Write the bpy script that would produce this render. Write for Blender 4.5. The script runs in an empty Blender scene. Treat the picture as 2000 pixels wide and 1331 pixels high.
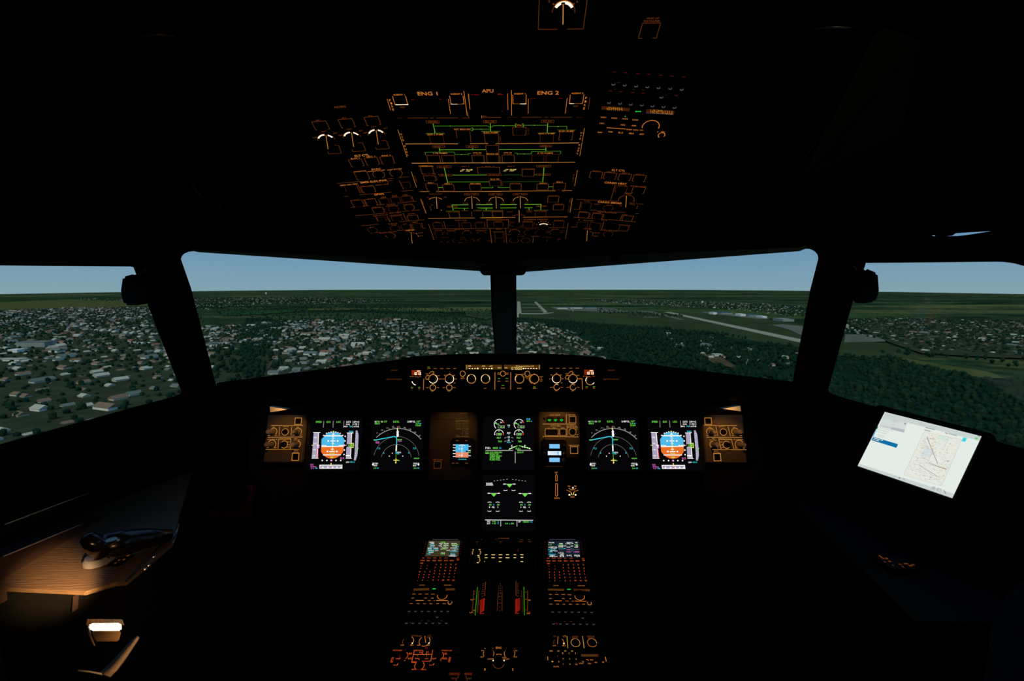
import bpy, bmesh, math, random
import numpy as np
from mathutils import Vector, Matrix
from mathutils.geometry import tessellate_polygon
random.seed(7)
rnd = random.Random(11)
S = bpy.context.scene
COL = S.collection
FPX = 890.0
CAM = Vector((0.05, 0.0, 1.35))
YAW = math.atan(12/890.0); PIT = math.radians(6.4)
FW = Vector((-math.sin(YAW)*math.cos(PIT), math.cos(YAW)*math.cos(PIT), -math.sin(PIT)))
RT = Vector((math.cos(YAW), math.sin(YAW), 0))
UP = RT.cross(FW)

def ray(x, y):
    return FW + RT*((x-1000)/FPX) + UP*((665.5-y)/FPX)
def at(x, y, Z):
    return CAM + ray(x, y)*Z
def proj(p):
    d = Vector(p)-CAM
    z = d.dot(FW)
    return (1000+FPX*d.dot(RT)/z, 665.5-FPX*d.dot(UP)/z, z)

# ------------------------------------------------------------ materials
MATS = {}
def principled(name, col, rough=0.6, metal=0.0, noise=0.0, nscale=40, bump=0.0, spec=0.5):
    m = bpy.data.materials.new(name); m.use_nodes = True
    nt = m.node_tree; b = nt.nodes['Principled BSDF']
    b.inputs['Base Color'].default_value = (*col, 1)
    b.inputs['Roughness'].default_value = rough
    b.inputs['Metallic'].default_value = metal
    b.inputs['Specular IOR Level'].default_value = spec
    if noise or bump:
        tc = nt.nodes.new('ShaderNodeTexCoord')
        n = nt.nodes.new('ShaderNodeTexNoise'); n.inputs['Scale'].default_value = nscale
        n.inputs['Detail'].default_value = 5
        nt.links.new(tc.outputs['Object'], n.inputs['Vector'])
        if noise:
            mx = nt.nodes.new('ShaderNodeMix'); mx.data_type = 'RGBA'
            mx.inputs[6].default_value = (*[c*(1-noise) for c in col], 1)
            mx.inputs[7].default_value = (*[min(1, c*(1+noise)) for c in col], 1)
            nt.links.new(n.outputs['Fac'], mx.inputs[0]); nt.links.new(mx.outputs[2], b.inputs['Base Color'])
        if bump:
            bp = nt.nodes.new('ShaderNodeBump'); bp.inputs['Strength'].default_value = bump
            bp.inputs['Distance'].default_value = 0.002
            nt.links.new(n.outputs['Fac'], bp.inputs['Height']); nt.links.new(bp.outputs['Normal'], b.inputs['Normal'])
    return m
def emit(name, col, s=1.0, sampled=False):
    m = bpy.data.materials.new(name); m.use_nodes = True
    nt = m.node_tree; nt.nodes.clear()
    e = nt.nodes.new('ShaderNodeEmission'); e.inputs[0].default_value = (*col, 1); e.inputs[1].default_value = s
    o = nt.nodes.new('ShaderNodeOutputMaterial'); nt.links.new(e.outputs[0], o.inputs[0])
    if not sampled: m.cycles.emission_sampling = 'NONE'
    return m
M = dict(
    shell=principled('cabin_lining', (.005, .005, .005), .9, noise=.3, nscale=30, spec=.05),
    frame=principled('window_frame_paint', (.16, .17, .12), .7, noise=.2, nscale=25, spec=.2),
    plate=principled('panel_paint', (.075, .062, .045), .55, noise=.12, nscale=60),
    console=principled('console_black', (.005, .005, .005), .7, noise=.2, nscale=30, spec=.08),
    bezel=principled('bezel_black', (.006, .006, .006), .5, noise=.2, nscale=40, spec=.15),
    knob=principled('knob_plastic', (.035, .033, .03), .4, noise=.15, nscale=50),
    knobg=principled('knob_grey', (.22, .2, .17), .45, noise=.15, nscale=80),
    cap=principled('button_black', (.005, .005, .005), .5, noise=.2, nscale=60, spec=.1),
    glare=principled('glareshield_cover', (.004, .004, .004), 1, noise=.3, nscale=80, bump=.4, spec=.0),
    brass=principled('hood_end_trim', (.5, .42, .3), .5, noise=.2, nscale=300),
    leather=principled('side_console_top', (.22, .14, .08), .33, .35, noise=.45, nscale=110, bump=.8),
    ledge=principled('side_ledge', (.022, .010, .008), .6, noise=.2, nscale=30),
    navy=principled('seat_fabric_navy', (.006, .008, .02), .9, noise=.3, nscale=200, bump=.4),
    gloss=principled('tiller_gloss_black', (.008, .006, .005), .22, noise=.2, nscale=20),
    steel=principled('brushed_steel', (.35, .33, .3), .3, 1.0, noise=.2, nscale=60),
    disc=principled('tiller_disc_white', (.22, .22, .24), .5, noise=.08, nscale=60),
    metald=principled('dark_metal', (.03, .03, .032), .4, .6, noise=.2, nscale=60),
    tab=principled('tablet_black', (.006, .006, .007), .3, noise=.1, nscale=20),
)
E = dict(
    o=emit('lit_orange', (1, .30, .045), .56), d=emit('lit_orange_dim', (1, .24, .04), .13), k=emit('lit_orange_faint', (1, .22, .05), .05),
    r=emit('lit_red_dim', (1, .03, .01), .10), R=emit('lit_red', (1, .06, .04), .75), v=emit('lit_vermilion', (1, .13, .02), .6),
    h=emit('lit_hot_white', (1, .78, .5), 2.0), a=emit('lit_amber', (1, .42, .08), .6), y=emit('lit_yellow', (1, .74, .22), .9), e=emit('lit_edge_orange', (1, .36, .03), .5),
    g=emit('lit_green_line', (.13, .50, .015), .42), q=emit('lit_green_dim', (.05, .32, .02), .22), H=emit('lit_green_bright', (.26, .85, .03), .45),
    G=emit('display_green', (.22, 1, .10), .75), U=emit('indicator_green', (.02, .8, .06), .7),
    W=emit('display_white', (1, .97, .93), 1.0), w=emit('display_white_dim', (.9, .85, .75), .4), C=emit('display_cyan', (.04, .75, .95), .85),
    M=emit('display_magenta', (1, .18, .75), .8), Y=emit('display_yellow', (.95, .85, .15), .9), S=emit('display_sky', (.08, .52, .86), .95),
    T=emit('display_earth', (.85, .17, .02), .95), L=emit('display_tape', (.42, .38, .52), .95), K=emit('display_black', (.002, .002, .003), 1),
    P=emit('display_pink_earth', (.9, .30, .17), .9), X=emit('lcd_back_red', (.22, .02, .003), 1), Q=emit('lcd_back_brown', (.07, .025, .004), 1),
    Z=emit('lcd_back_brown_dim', (.05, .012, .003), 1), N=emit('lit_grey', (.5, .5, .6), .16), B=emit('lcd_blue', (.2, .55, .95), 1),
    F=emit('screen_floor', (.0017, .0017, .0024), 1), V=emit('mcdu_olive', (.045, .038, .016), 1), v2=emit('mcdu_blue', (.007, .014, .024), 1),
    gg=emit('pedestal_green', (.06, .6, .0), .35), rr=emit('pedestal_red', (.9, .03, .01), .45),
)
def stretch(m, sc, rot):
    nt = m.node_tree; n = [x for x in nt.nodes if x.type == 'TEX_NOISE'][0]; tc = [x for x in nt.nodes if x.type == 'TEX_COORD'][0]
    mp = nt.nodes.new('ShaderNodeMapping'); mp.inputs['Scale'].default_value = sc; mp.inputs['Rotation'].default_value = rot
    nt.links.new(tc.outputs['Object'], mp.inputs['Vector']); nt.links.new(mp.outputs['Vector'], n.inputs['Vector'])
stretch(M['leather'], (.25, 3.2, 1), (0, 0, -.25))
# ------------------------------------------------------------ objects
def tag(o, label=None, cat=None, group=None, kind=None):
    if label: o['label'] = label
    if cat: o['category'] = cat
    if group: o['group'] = group
    if kind: o['kind'] = kind
    return o
def link(o, parent=None):
    COL.objects.link(o)
    if parent: o.parent = parent
    return o
def empty(name, mat4, label=None, cat=None, group=None):
    o = bpy.data.objects.new(name, None); o.empty_display_size = .02
    o.matrix_world = mat4; COL.objects.link(o)
    return tag(o, label, cat, group)
def meshobj(name, verts, faces, mats, parent=None, fmat=None, smooth=False):
    me = bpy.data.meshes.new(name)
    me.from_pydata([tuple(v) for v in verts], [], faces)
    for m in (mats if isinstance(mats, (list, tuple)) else [mats]): me.materials.append(m)
    if fmat is not None: me.polygons.foreach_set('material_index', fmat)
    if smooth: me.polygons.foreach_set('use_smooth', [True]*len(me.polygons))
    me.update()
    return link(bpy.data.objects.new(name, me), parent)
def bmobj(name, bm, mats, parent=None, smooth=False, bevel=0, segs=2):
    if bevel:
        bmesh.ops.bevel(bm, geom=bm.edges[:], offset=bevel, segments=segs, affect='EDGES', clamp_overlap=True)
    bmesh.ops.recalc_face_normals(bm, faces=bm.faces[:])
    me = bpy.data.meshes.new(name); bm.to_mesh(me); bm.free()
    for m in (mats if isinstance(mats, (list, tuple)) else [mats]): me.materials.append(m)
    if smooth: me.polygons.foreach_set('use_smooth', [True]*len(me.polygons))
    return link(bpy.data.objects.new(name, me), parent)
def addbox(bm, c, s, M4=None):
    r = bmesh.ops.create_cube(bm, size=1)['verts']
    for v in r:
        v.co = Vector((v.co.x*s[0]+c[0], v.co.y*s[1]+c[1], v.co.z*s[2]+c[2]))
        if M4: v.co = M4 @ v.co
    return r
def lathe(bm, prof, n=24, M4=None, close=True):
    rings = []
    for r, z in prof:
        rings.append([bm.verts.new((r*math.cos(2*math.pi*i/n), r*math.sin(2*math.pi*i/n), z)) for i in range(n)])
    for a, b in zip(rings, rings[1:]):
        for i in range(n):
            bm.faces.new((a[i], a[(i+1) % n], b[(i+1) % n], b[i]))
    if close:
        bm.faces.new(rings[0][::-1]); bm.faces.new(rings[-1])
    vs = [v for r in rings for v in r]
    if M4:
        for v in vs: v.co = M4 @ v.co
    return vs
def tube(bm, pts, r, n=10):
    rings = []
    pts = [Vector(p) for p in pts]
    rs = r if isinstance(r, (list, tuple)) else [r]*len(pts)
    ref = Vector((0, 0, 1))
    for i, p in enumerate(pts):
        t = (pts[min(i+1, len(pts)-1)]-pts[max(i-1, 0)]).normalized()
        a = t.cross(ref if abs(t.dot(ref)) < .95 else Vector((1, 0, 0))).normalized(); b = t.cross(a)
        rings.append([bm.verts.new(p+(a*math.cos(2*math.pi*k/n)+b*math.sin(2*math.pi*k/n))*rs[i]) for k in range(n)])
    for a, b in zip(rings, rings[1:]):
        for i in range(n): bm.faces.new((a[i], a[(i+1) % n], b[(i+1) % n], b[i]))
    bm.faces.new(rings[0][::-1]); bm.faces.new(rings[-1])
def prism(bm, poly, d, M4=None, taper=None):
    """poly: list of 3D points, d: extrusion vector"""
    a = [bm.verts.new(Vector(p)) for p in poly]
    b = [bm.verts.new(Vector(p)+Vector(d)) for p in poly]
    n = len(a)
    bm.faces.new(a); bm.faces.new(b[::-1])
    for i in range(n): bm.faces.new((a[i], b[i], b[(i+1) % n], a[(i+1) % n]))
    if M4:
        for v in a+b: v.co = M4 @ v.co

class Plane:
    def __init__(s, o, u, n):
        s.o = Vector(o); s.u = Vector(u).normalized(); s.n = Vector(n).normalized(); s.v = s.n.cross(s.u)
    def hit(s, x, y, off=0):
        r = ray(x, y)
        t = (s.o+s.n*off-CAM).dot(s.n)/r.dot(s.n)
        return CAM+r*t, t
    def uv(s, x, y, off=0):
        p, t = s.hit(x, y, off); d = p-s.o
        return (d.dot(s.u), d.dot(s.v), t)
    def mat(s, u, v, off=0):
        p = s.o+s.u*u+s.v*v+s.n*off
        m = Matrix((s.u, s.v, s.n)).transposed().to_4x4(); m.translation = p
        return m
# planes of the cockpit, metres
rad = math.radians
PL_OH = Plane(at(954, 190, .854), (1, 0, 0), (0, -math.sin(rad(25.5)), -math.cos(rad(25.5))))
def wing(side, deg):
    ax = Vector((0, math.cos(rad(25.5)), -math.sin(rad(25.5))))
    h = PL_OH.o+PL_OH.u*(side*.195)
    a = rad(deg)
    u = Vector((math.cos(a), 0, 0)) + PL_OH.n*(math.sin(a)*side)
    n = u.cross(PL_OH.v); 
    if n.dot(PL_OH.n) < 0: n = -n
    return Plane(h, u, n)
PL_WL = wing(-1, 6.3); PL_WR = wing(1, 5.0)
PL_MAIN = Plane(at(655, 868, 1.41), (1, 0, 0), (0, -math.cos(rad(17)), math.sin(rad(17))))
PL_FCU = Plane(at(982, 740, 1.27), (1, 0, 0), (0, -math.cos(rad(8)), math.sin(rad(8))))
PL_PED = Plane(at(983, 1070, 1.40), (1, 0, 0), (0, -math.sin(rad(9.2)), math.cos(rad(9.2))))

# ------------------------------------------------------------ lettering
_tc = {}
def textmesh(s):
    if s in _tc: return _tc[s]
    cu = bpy.data.curves.new('t', 'FONT'); cu.body = s; cu.size = 1; cu.resolution_u = 2; cu.offset = .012
    ob = bpy.data.objects.new('t', cu); COL.objects.link(ob)
    me = bpy.data.meshes.new_from_object(ob)
    vs = [(v.co.x, v.co.y) for v in me.vertices]; fs = [tuple(p.vertices) for p in me.polygons]
    bpy.data.objects.remove(ob); bpy.data.curves.remove(cu); bpy.data.meshes.remove(me)
    if not vs: vs = [(0, 0), (.5, 0), (.5, .7)]; fs = []
    x0 = min(v[0] for v in vs); x1 = max(v[0] for v in vs)
    _tc[s] = ([(v[0]-x0, v[1]) for v in vs], fs, x1-x0)
    return _tc[s]
_h = textmesh('H')[0]; CAPH = max(v[1] for v in _h)
SEG = {'0': 'abcdef', '1': 'bc', '2': 'abged', '3': 'abgcd', '4': 'fgbc', '5': 'afgcd', '6': 'afgedc', '7': 'abc', '8': 'abcdefg', '9': 'abcdfg', '-': 'g', 'H': 'fegbc', 'P': 'abfeg', ' ': '', 'U': 'bcdef', 'd': 'bcdeg'}

KN = {}
def knobmesh(r, h, mat):
    k = (round(r, 4), round(h, 4), mat.name)
    if k not in KN:
        bm = bmesh.new()
        lathe(bm, [(r*1.08, 0), (r*1.08, h*.15), (r, h*.22), (r*.95, h*.85), (r*.82, h)], 20)
        # flutes
        for i in range(10):
            a = i*math.pi/5
            addbox(bm, (r*.97*math.cos(a), r*.97*math.sin(a), h*.5), (r*.12, r*.12, h*.6))
        bmesh.ops.recalc_face_normals(bm, faces=bm.faces[:])
        me = bpy.data.meshes.new('knob'); bm.to_mesh(me); bm.free(); me.materials.append(mat); KN[k] = me
    return KN[k]
def capmesh(w, h, d, mat):
    k = ('c', round(w, 4), round(h, 4), round(d, 4), mat.name)
    if k not in KN:
        bm = bmesh.new(); addbox(bm, (0, 0, d/2), (w, h, d))
        bmesh.ops.bevel(bm, geom=bm.edges[:], offset=min(w, h)*.12, segments=2, affect='EDGES')
        me = bpy.data.meshes.new('button'); bm.to_mesh(me); bm.free(); me.materials.append(mat); KN[k] = me
    return KN[k]

class Unit:
    def __init__(s, name, label, cat, plane, group=None, th=.02, mat='plate', raise_=0.0, bevel=.0025):
        s.name, s.label, s.cat, s.pl, s.group = name, label, cat, plane, group
        s.th, s.m, s.off, s.bev = th, mat, raise_, bevel
        s.V = []; s.F = []; s.FM = []; s.mats = []; s.parts = []; s.zz = (0, 0, 1); s.idx = 0; s.rect = None; s.th_px = 1.0
        s.legend_name = 'legend'
    def z(s, x0, y0, k): s.zz = (x0, y0, k); return s
    def px(s, x, y): return (s.zz[0]+x/s.zz[2], s.zz[1]+y/s.zz[2])
    def uv(s, x, y, off=None):
        X, Y = s.px(x, y); return s.pl.uv(X, Y, s.off if off is None else off)
    def mi(s, c):
        m = E[c] if isinstance(c, str) else c
        if m not in s.mats: s.mats.append(m)
        return s.mats.index(m)
    def lay(s):
        s.idx += 1; return s.off+.0004+.000012*s.idx
    def add(s, pts, faces, c, n=None):
        n = s.lay() if n is None else n
        b = len(s.V); s.V += [(p[0], p[1], n) for p in pts]
        mi = s.mi(c)
        for f in faces: s.F.append(tuple(b+i for i in f)); s.FM.append(mi)
    def scale(s, x, y):
        a = s.uv(x, y); k = s.zz[2]
        b = s.uv(x, y-.5*k); c = s.uv(x, y+.5*k)
        return a, a[2]/FPX, abs(b[1]-c[1])   # centre, m per source px across, m per source px up
    def t(s, x, y, h, txt, c='o', w=None, rot=0):
        (u, v, _), su, sv = s.scale(x, y); k = s.zz[2]
        if txt == '': return s
        vs, fs, wid = textmesh(txt)
        H = h/k*sv
        sy = H/CAPH
        sx = (w/k*su/wid) if w else sy*1.1
        W = wid*sx
        s.add([(u-W/2+a*sx, v-H/2+b*sy) for a, b in vs], fs, c)
        return s
    def tv(s, xs, h, txt, c='o'):
        for (x, y), ch in zip(xs, txt): s.t(x, y, h, ch, c, w=h*.8)
        return s
    def L(s, c, th, *p):
        k = s.zz[2]
        pts = [p[i:i+2] for i in range(0, len(p), 2)]
        n = s.lay()
        for a, b in zip(pts, pts[1:]):
            A = s.uv(*a); B = s.uv(*b)
            su = A[2]/FPX*th/2
            d = Vector((B[0]-A[0], B[1]-A[1]))
            if d.length < 1e-7: continue
            d.normalize(); e = Vector((-d.y, d.x))*su
            # a line across the image is foreshortened: widen it
            f = 1.0
            s.add([(A[0]-e.x, A[1]-e.y*f), (B[0]-e.x, B[1]-e.y*f), (B[0]+e.x, B[1]+e.y*f), (A[0]+e.x, A[1]+e.y*f)], [(0, 1, 2, 3)], c, n)
        return s
    def r(s, x, y, w, h, c):
        (u, v, _), su, sv = s.scale(x, y); k = s.zz[2]; a = w/k*su/2; b = h/k*sv/2
        s.add([(u-a, v-b), (u+a, v-b), (u+a, v+b), (u-a, v+b)], [(0, 1, 2, 3)], c); return s
    def poly(s, c, *p):
        pts = [s.uv(*p[i:i+2])[:2] for i in range(0, len(p), 2)]
        s.add(pts, [tuple(range(len(pts)))], c); return s
    def box(s, x, y, w, h, c='d', th=1.0, cap=True, depth=.003, name='push_button', top=True):
        (u, v, _), su, sv = s.scale(x, y); k = s.zz[2]; a = w/k*su/2; b = h/k*sv/2; t = th*su
        o = [(u-a, v-b), (u+a, v-b), (u+a, v+b), (u-a, v+b)]; i = [(u-a+t, v-b+t), (u+a-t, v-b+t), (u+a-t, v+b-t), (u-a+t, v+b-t)]
        fs = [(0, 1, 5, 4), (1, 2, 6, 5), (3, 0, 4, 7)] + ([(2, 3, 7, 6)] if top else [])
        s.add(o+i, fs, c)
        if cap and min(a, b) > .003: s.parts.append((name, capmesh(2*a-3.2*t, 2*b-3.2*t, depth if isinstance(c, str) else .00038, M['cap']), u, v, s.off, None))
        return s
    def arc(s, x, y, r, a0, a1, c='o', th=1.0, n=None, fr=1.0):
        (u, v, _), su, sv = s.scale(x, y); k = s.zz[2]; R = r/k*su; t = th*su/2
        n = n or max(6, int(abs(a1-a0)/12))
        P = []
        for i in range(n+1):
            q = math.radians(a0+(a1-a0)*i/n)
            P += [((u+(R-t)*math.cos(q)), v+(R-t)*math.sin(q)*fr), ((u+(R+t)*math.cos(q)), v+(R+t)*math.sin(q)*fr)]
        s.add(P, [(2*i, 2*i+1, 2*i+3, 2*i+2) for i in range(n)], c); return s
    def dot(s, x, y, r, c='o'):
        (u, v, _), su, sv = s.scale(x, y); R = r/s.zz[2]*su
        s.add([(u+R*math.cos(i*math.pi/5), v+R*math.sin(i*math.pi/5)) for i in range(10)], [tuple(range(10))], c); return s
    def dots(s, x, y, r, a0, a1, n, c='w', dr=1.2):
        (u, v, _), su, sv = s.scale(x, y); R = r/s.zz[2]*su; l = dr*su/2
        for i in range(n):
            q = math.radians(a0+(a1-a0)*i/(n-1)); cx, cy = u+R*math.cos(q), v+R*math.sin(q)
            s.add([(cx-l, cy-l*.8), (cx+l, cy-l*.8), (cx+l, cy+l*.8), (cx-l, cy+l*.8)], [(0, 1, 2, 3)], c)
        return s
    def seg(s, x, y, w, h, txt, c='W', sl=0.0):
        (u, v, _), su, sv = s.scale(x, y); k = s.zz[2]
        W = w/k*su; H = h/k*sv; n = len(txt); cw = W/n; t = H*.13
        for i, ch in enumerate(txt):
            x0 = u-W/2+cw*i+cw*.12; x1 = x0+cw*.72; y0 = v-H/2; y1 = v+H/2; ym = v
            R = dict(a=(x0, y1-t, x1, y1), g=(x0, ym-t/2, x1, ym+t/2), d=(x0, y0, x1, y0+t), f=(x0, ym, x0+t, y1), e=(x0, y0, x0+t, ym), b=(x1-t, ym, x1, y1), c=(x1-t, y0, x1, ym))
            for q in SEG.get(ch, ''):
                a = R[q]; sh = lambda Y: (Y-v)*sl
                s.add([(a[0]+sh(a[1]), a[1]), (a[2]+sh(a[1]), a[1]), (a[2]+sh(a[3]), a[3]), (a[0]+sh(a[3]), a[3])], [(0, 1, 2, 3)], c)
        return s
    def knob(s, x, y, r, h=.012, mat='knob', ptr=None, pc='a', name='knob', child='pointer'):
        """round knob, r in zoom px across; ptr = (x2,y2) pointer line end as lit mark on the knob"""
        (u, v, _), su, sv = s.scale(x, y); R = r/s.zz[2]*su
        ch = None
        if ptr:
            off = s.off+h+.0006
            A = s.uv(ptr[0], ptr[1], off); B = s.uv(ptr[2], ptr[3], off)
            cc = s.uv((ptr[0]+ptr[2])/2, (ptr[1]+ptr[3])/2, off)
            ch = (child, A, B, off, pc)
            u, v = cc[0], cc[1]
            s.parts.append((name, ('bar', R, h, A, B, mat), u, v, s.off, ch)); return s
        s.parts.append((name, knobmesh(R, h, M[mat]), u, v, s.off, ch)); return s
    def plate(s, x0, y0, x1, y1, zoom=True):
        f = s.uv if zoom else (lambda a, b: s.pl.uv(a, b, s.off))
        ym = (y0+y1)/2; xm = (x0+x1)/2
        s.rect = (f(x0, ym)[0], f(xm, y1)[1], f(x1, ym)[0], f(xm, y0)[1]); return s
    def rectuv(s, u0, v0, u1, v1): s.rect = (u0, v0, u1, v1); return s
    def done(s):
        if s.rect is None:
            us = [v[0] for v in s.V]; vs = [v[1] for v in s.V]
            s.rect = (min(us)-.004, min(vs)-.004, max(us)+.004, max(vs)+.004)
        u0, v0, u1, v1 = s.rect; cu, cv = (u0+u1)/2, (v0+v1)/2
        root = empty(s.name, s.pl.mat(cu, cv), s.label, s.cat, s.group)
        s.root = root; s.c = (cu, cv)
        bm = bmesh.new(); addbox(bm, (0, 0, s.off-s.th/2), (u1-u0, v1-v0, s.th))
        bmobj('plate' if s.legend_name == 'legend' else 'bezel', bm, M[s.m], root, bevel=s.bev, segs=2)
        if s.V:
            meshobj(s.legend_name, [(a-cu, b-cv, c) for a, b, c in s.V], s.F, s.mats, root, s.FM)
        for name, me, u, v, off, ch in s.parts:
            if isinstance(me, tuple):
                _, R, h, A, B, mat = me
                d = Vector((B[0]-A[0], B[1]-A[1])); ln = d.length; ang = math.atan2(d.y, d.x)
                bm = bmesh.new(); lathe(bm, [(R, 0), (R*.97, h*.25), (R*.9, h*.3)], 24)
                rot = Matrix.Rotation(ang, 4, 'Z')
                bw = max(.003, R*.22)
                prism(bm, [(-ln/2*1.02, -bw, h*.25), (ln/2*1.02, -bw, h*.25), (ln/2*1.02, bw, h*.25), (-ln/2*1.02, bw, h*.25)], (0, 0, h*.75), rot)
                k = bmobj(name, bm, M[mat], root); k.location = (u-cu, v-cv, off)
                w = .0006
                q = [rot @ Vector(p) for p in ((-ln/2, -w, h+.0006), (ln/2, -w, h+.0006), (ln/2, w, h+.0006), (-ln/2, w, h+.0006))]
                meshobj('pointer', q, [(0, 1, 2, 3)], E[ch[4]], k)
            else:
                k = bpy.data.objects.new(name, me); link(k, root); k.location = (u-cu, v-cv, off)
        return root
# ================================================================ OVERHEAD PANELS
def vb(pl, x, y): return pl.uv(x, y, 0)[1]
def oh(name, label, yt, yb, u0=-.191, u1=.191, pl=PL_OH, x=965, cat='control panel', g='overhead control panels'):
    U = Unit(name, label, cat, pl, g, th=.012, mat='console')
    U.rectuv(u0, vb(pl, x, yb)+.0006, u1, vb(pl, x, yt)-.0006)
    return U
ZA = (580, 160, 5); ZB = (900, 160, 4.3478); ZC = (640, 310, 5.8824); ZD = (940, 310, 5.5556); ZE = (1000, 0, 4.7525)
# fire
U = oh('fire_panel', 'engine fire panel across the top of the overhead, lettered ENG 1, APU and ENG 2', 168, 232)
U.z(*ZA)
U.t(1275, 113, 34, 'ENG 1', 'o', 195).t(995, 124, 14, 'AGENT 1', 'o', 112).t(1030, 248, 13, 'TEST', 'd', 55).t(1555, 117, 14, 'AGENT 2', 'o', 115).t(1863, 86, 33, 'APU', 'o', 112)
U.box(1008, 178, 132, 86, 'o', 1.1, top=False).box(1562, 175, 135, 84, 'o', 1.1, top=False)
U.L('h', 1.2, 962, 221, 1086, 220).L('h', 1.2, 1502, 215, 1570, 215).L('a', 1.1, 1570, 215, 1632, 214)
U.tv([(908, 178), (921, 208), (931, 238), (940, 268)], 20, 'FIRE')
U.L('o', .9, 880, 165, 915, 275).L('o', .9, 1478, 165, 1500, 310).L('o', 1, 1630, 85, 1663, 330).L('o', 1, 1673, 115, 1690, 265).L('d', .9, 1665, 285, 1680, 355).L('o', .9, 1798, 285, 1807, 352)
for a, b in ((980, 1035), (1080, 1280), (1300, 1335), (1362, 1572), (1612, 1680)): U.L('d' if a != 980 else 'k', .9, a, 351, b, 350)
U.t(1832, 330, 12, 'AG', 'd', 34).L('d', .9, 1820, 345, 1992, 345)
for x, y in ((1710, 122), (1745, 122), (1765, 124)): U.r(x, y, 22, 8, 'r')
for x, y in ((1130, 172), (1155, 172), (1400, 168)): U.r(x, y, 20, 7, 'r')
U.r(1978, 118, 26, 9, 'R')
U.z(*ZB)
U.L('o', .9, 65, 98, 78, 228).L('o', .9, 397, 95, 400, 235).L('o', 1, 430, 68, 432, 283).L('o', .9, 573, 140, 572, 268).L('o', .9, 903, 135, 887, 266).L('d', .9, 1097, 130, 1082, 228)
U.t(500, 98, 12, 'AGENT 1', 'o', 98).t(742, 90, 30, 'ENG 2', 'o', 182).t(990, 94, 12, 'AGENT 2', 'o', 102).t(974, 204, 11, 'TEST', 'd', 48)
U.box(498, 145, 117, 80, 'o', 1.1, top=False).box(982, 144, 118, 78, 'o', 1.1, top=False)
U.L('h', 1.1, 925, 182, 962, 181).L('h', 1.2, 505, 184, 556, 184)
U.tv([(1064, 134), (1058, 163), (1053, 193), (1047, 222)], 18, 'FIRE')
for a, b in ((190, 340), (390, 480), (515, 690), (712, 742), (765, 942), (980, 1028)): U.L('d' if a not in (980, 390) else 'k', .9, a, 298, b, 297)
for x, y in ((598, 140), (625, 140), (835, 138), (855, 140), (310, 232), (345, 246), (120, 103)): U.r(x, y, 20, 6, 'r')
U.r(1000-660, 102, 40, 7, 'R' if 0 else 'r')
for px_, nm in ((836, 0), (952, 1), (1070, 2)):
    u, v, _ = PL_OH.uv(px_, 205)
    bmk = ('guard', u, v)
    U.parts.append(('fire_button_guard', capmesh(.052, .036, .012, M['cap']), u, v, 0, None))
U.done()
# hydraulic
U = oh('hydraulic_panel', 'hydraulic panel under the fire panel, green lines joining ENG 1 PUMP to ENG 2 PUMP', 234, 279.5)
U.z(*ZA)
def boxed(U, x, y, w, h, s, c='d', wt=None):
    U.t(x, y, h*.62, s, c, wt or w*.72); U.box(x, y, w, h, c, .7, cap=False)
boxed(U, 1325, 390, 130, 26, 'GREEN'); boxed(U, 1884, 388, 128, 26, 'BLUE')
U.L('H', 1.3, 1330, 408, 1350, 500).L('g', 1, 1345, 430, 1862, 428, 1875, 440, 1905, 440, 1918, 426, 2000, 426).L('H', 1.3, 1888, 405, 1892, 482)
U.L('g', 1, 1885, 461, 1718, 461).L('H', .9, 1700, 449, 1717, 449, 1717, 474, 1700, 474)
U.t(1615, 461, 13, 'RAT MAN ON', 'o', 160).L('d', .9, 1553, 475, 1563, 548).L('d', .9, 1688, 475, 1700, 588).L('k', .8, 1558, 475, 1690, 475)
U.t(1352, 513, 13, 'ENG 1 PUMP', 'o', 155).L('g', .9, 1262, 508, 1262, 501, 1440, 500, 1440, 506).box(1366, 558, 138, 80, 'k')
U.t(1893, 493, 13, 'ELEC PUMP', 'o', 146).L('g', .9, 1805, 488, 1805, 481, 1982, 481, 1982, 486).box(1902, 546, 142, 88, 'd')
U.dot(1497, 429, 5, 'H').dot(1795, 461, 5, 'H')
U.tv([(1020, 510), (1029, 538), (1038, 566)], 17, 'HYD', 'o').L('e', .8, 985, 465, 1035, 610)
U.z(*ZB)
U.L('g', 1, 278, 370, 462, 370).L('g', 1, 530, 368, 900, 367) if 0 else None
U.L('g', 1, 278, 370, 464, 370).L('g', 1, 530, 367, 735, 366).L('g', 1, 735, 377, 900, 375, 900, 403)
U.L('H', 1, 474, 355, 464, 355, 464, 380, 474, 380).L('H', 1, 520, 354, 530, 354, 530, 380, 520, 380).t(496, 367, 11, 'PTU', 'o', 38)
boxed(U, 737, 333, 110, 24, 'YELLOW'); U.L('H', 1.3, 738, 348, 733, 430)
U.t(730, 437, 12, 'ENG 2 PUMP', 'o', 135).L('q', .9, 655, 438, 655, 431, 805, 429, 805, 434).t(898, 416, 12, 'ELEC PUMP', 'o', 130).L('q', .9, 820, 410, 822, 405, 975, 405, 975, 409)
U.box(498, 416, 116, 70, 'd').box(730, 478, 116, 74, 'k').box(892, 457, 116, 72, 'd').dot(364, 370, 5, 'H').dot(626, 366, 5, 'H').dot(825, 376, 5, 'H')
U.tv([(573, 396), (574, 409), (574, 422), (575, 436)], 9, 'AUTO', 'd').tv([(336, 468), (337, 481), (338, 494), (339, 507)], 9, 'AUTO', 'd')
U.tv([(1024, 430), (1019, 455), (1014, 480)], 15, 'HYD', 'o').L('e', .8, 1050, 390, 1031, 505)
U.done()
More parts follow.
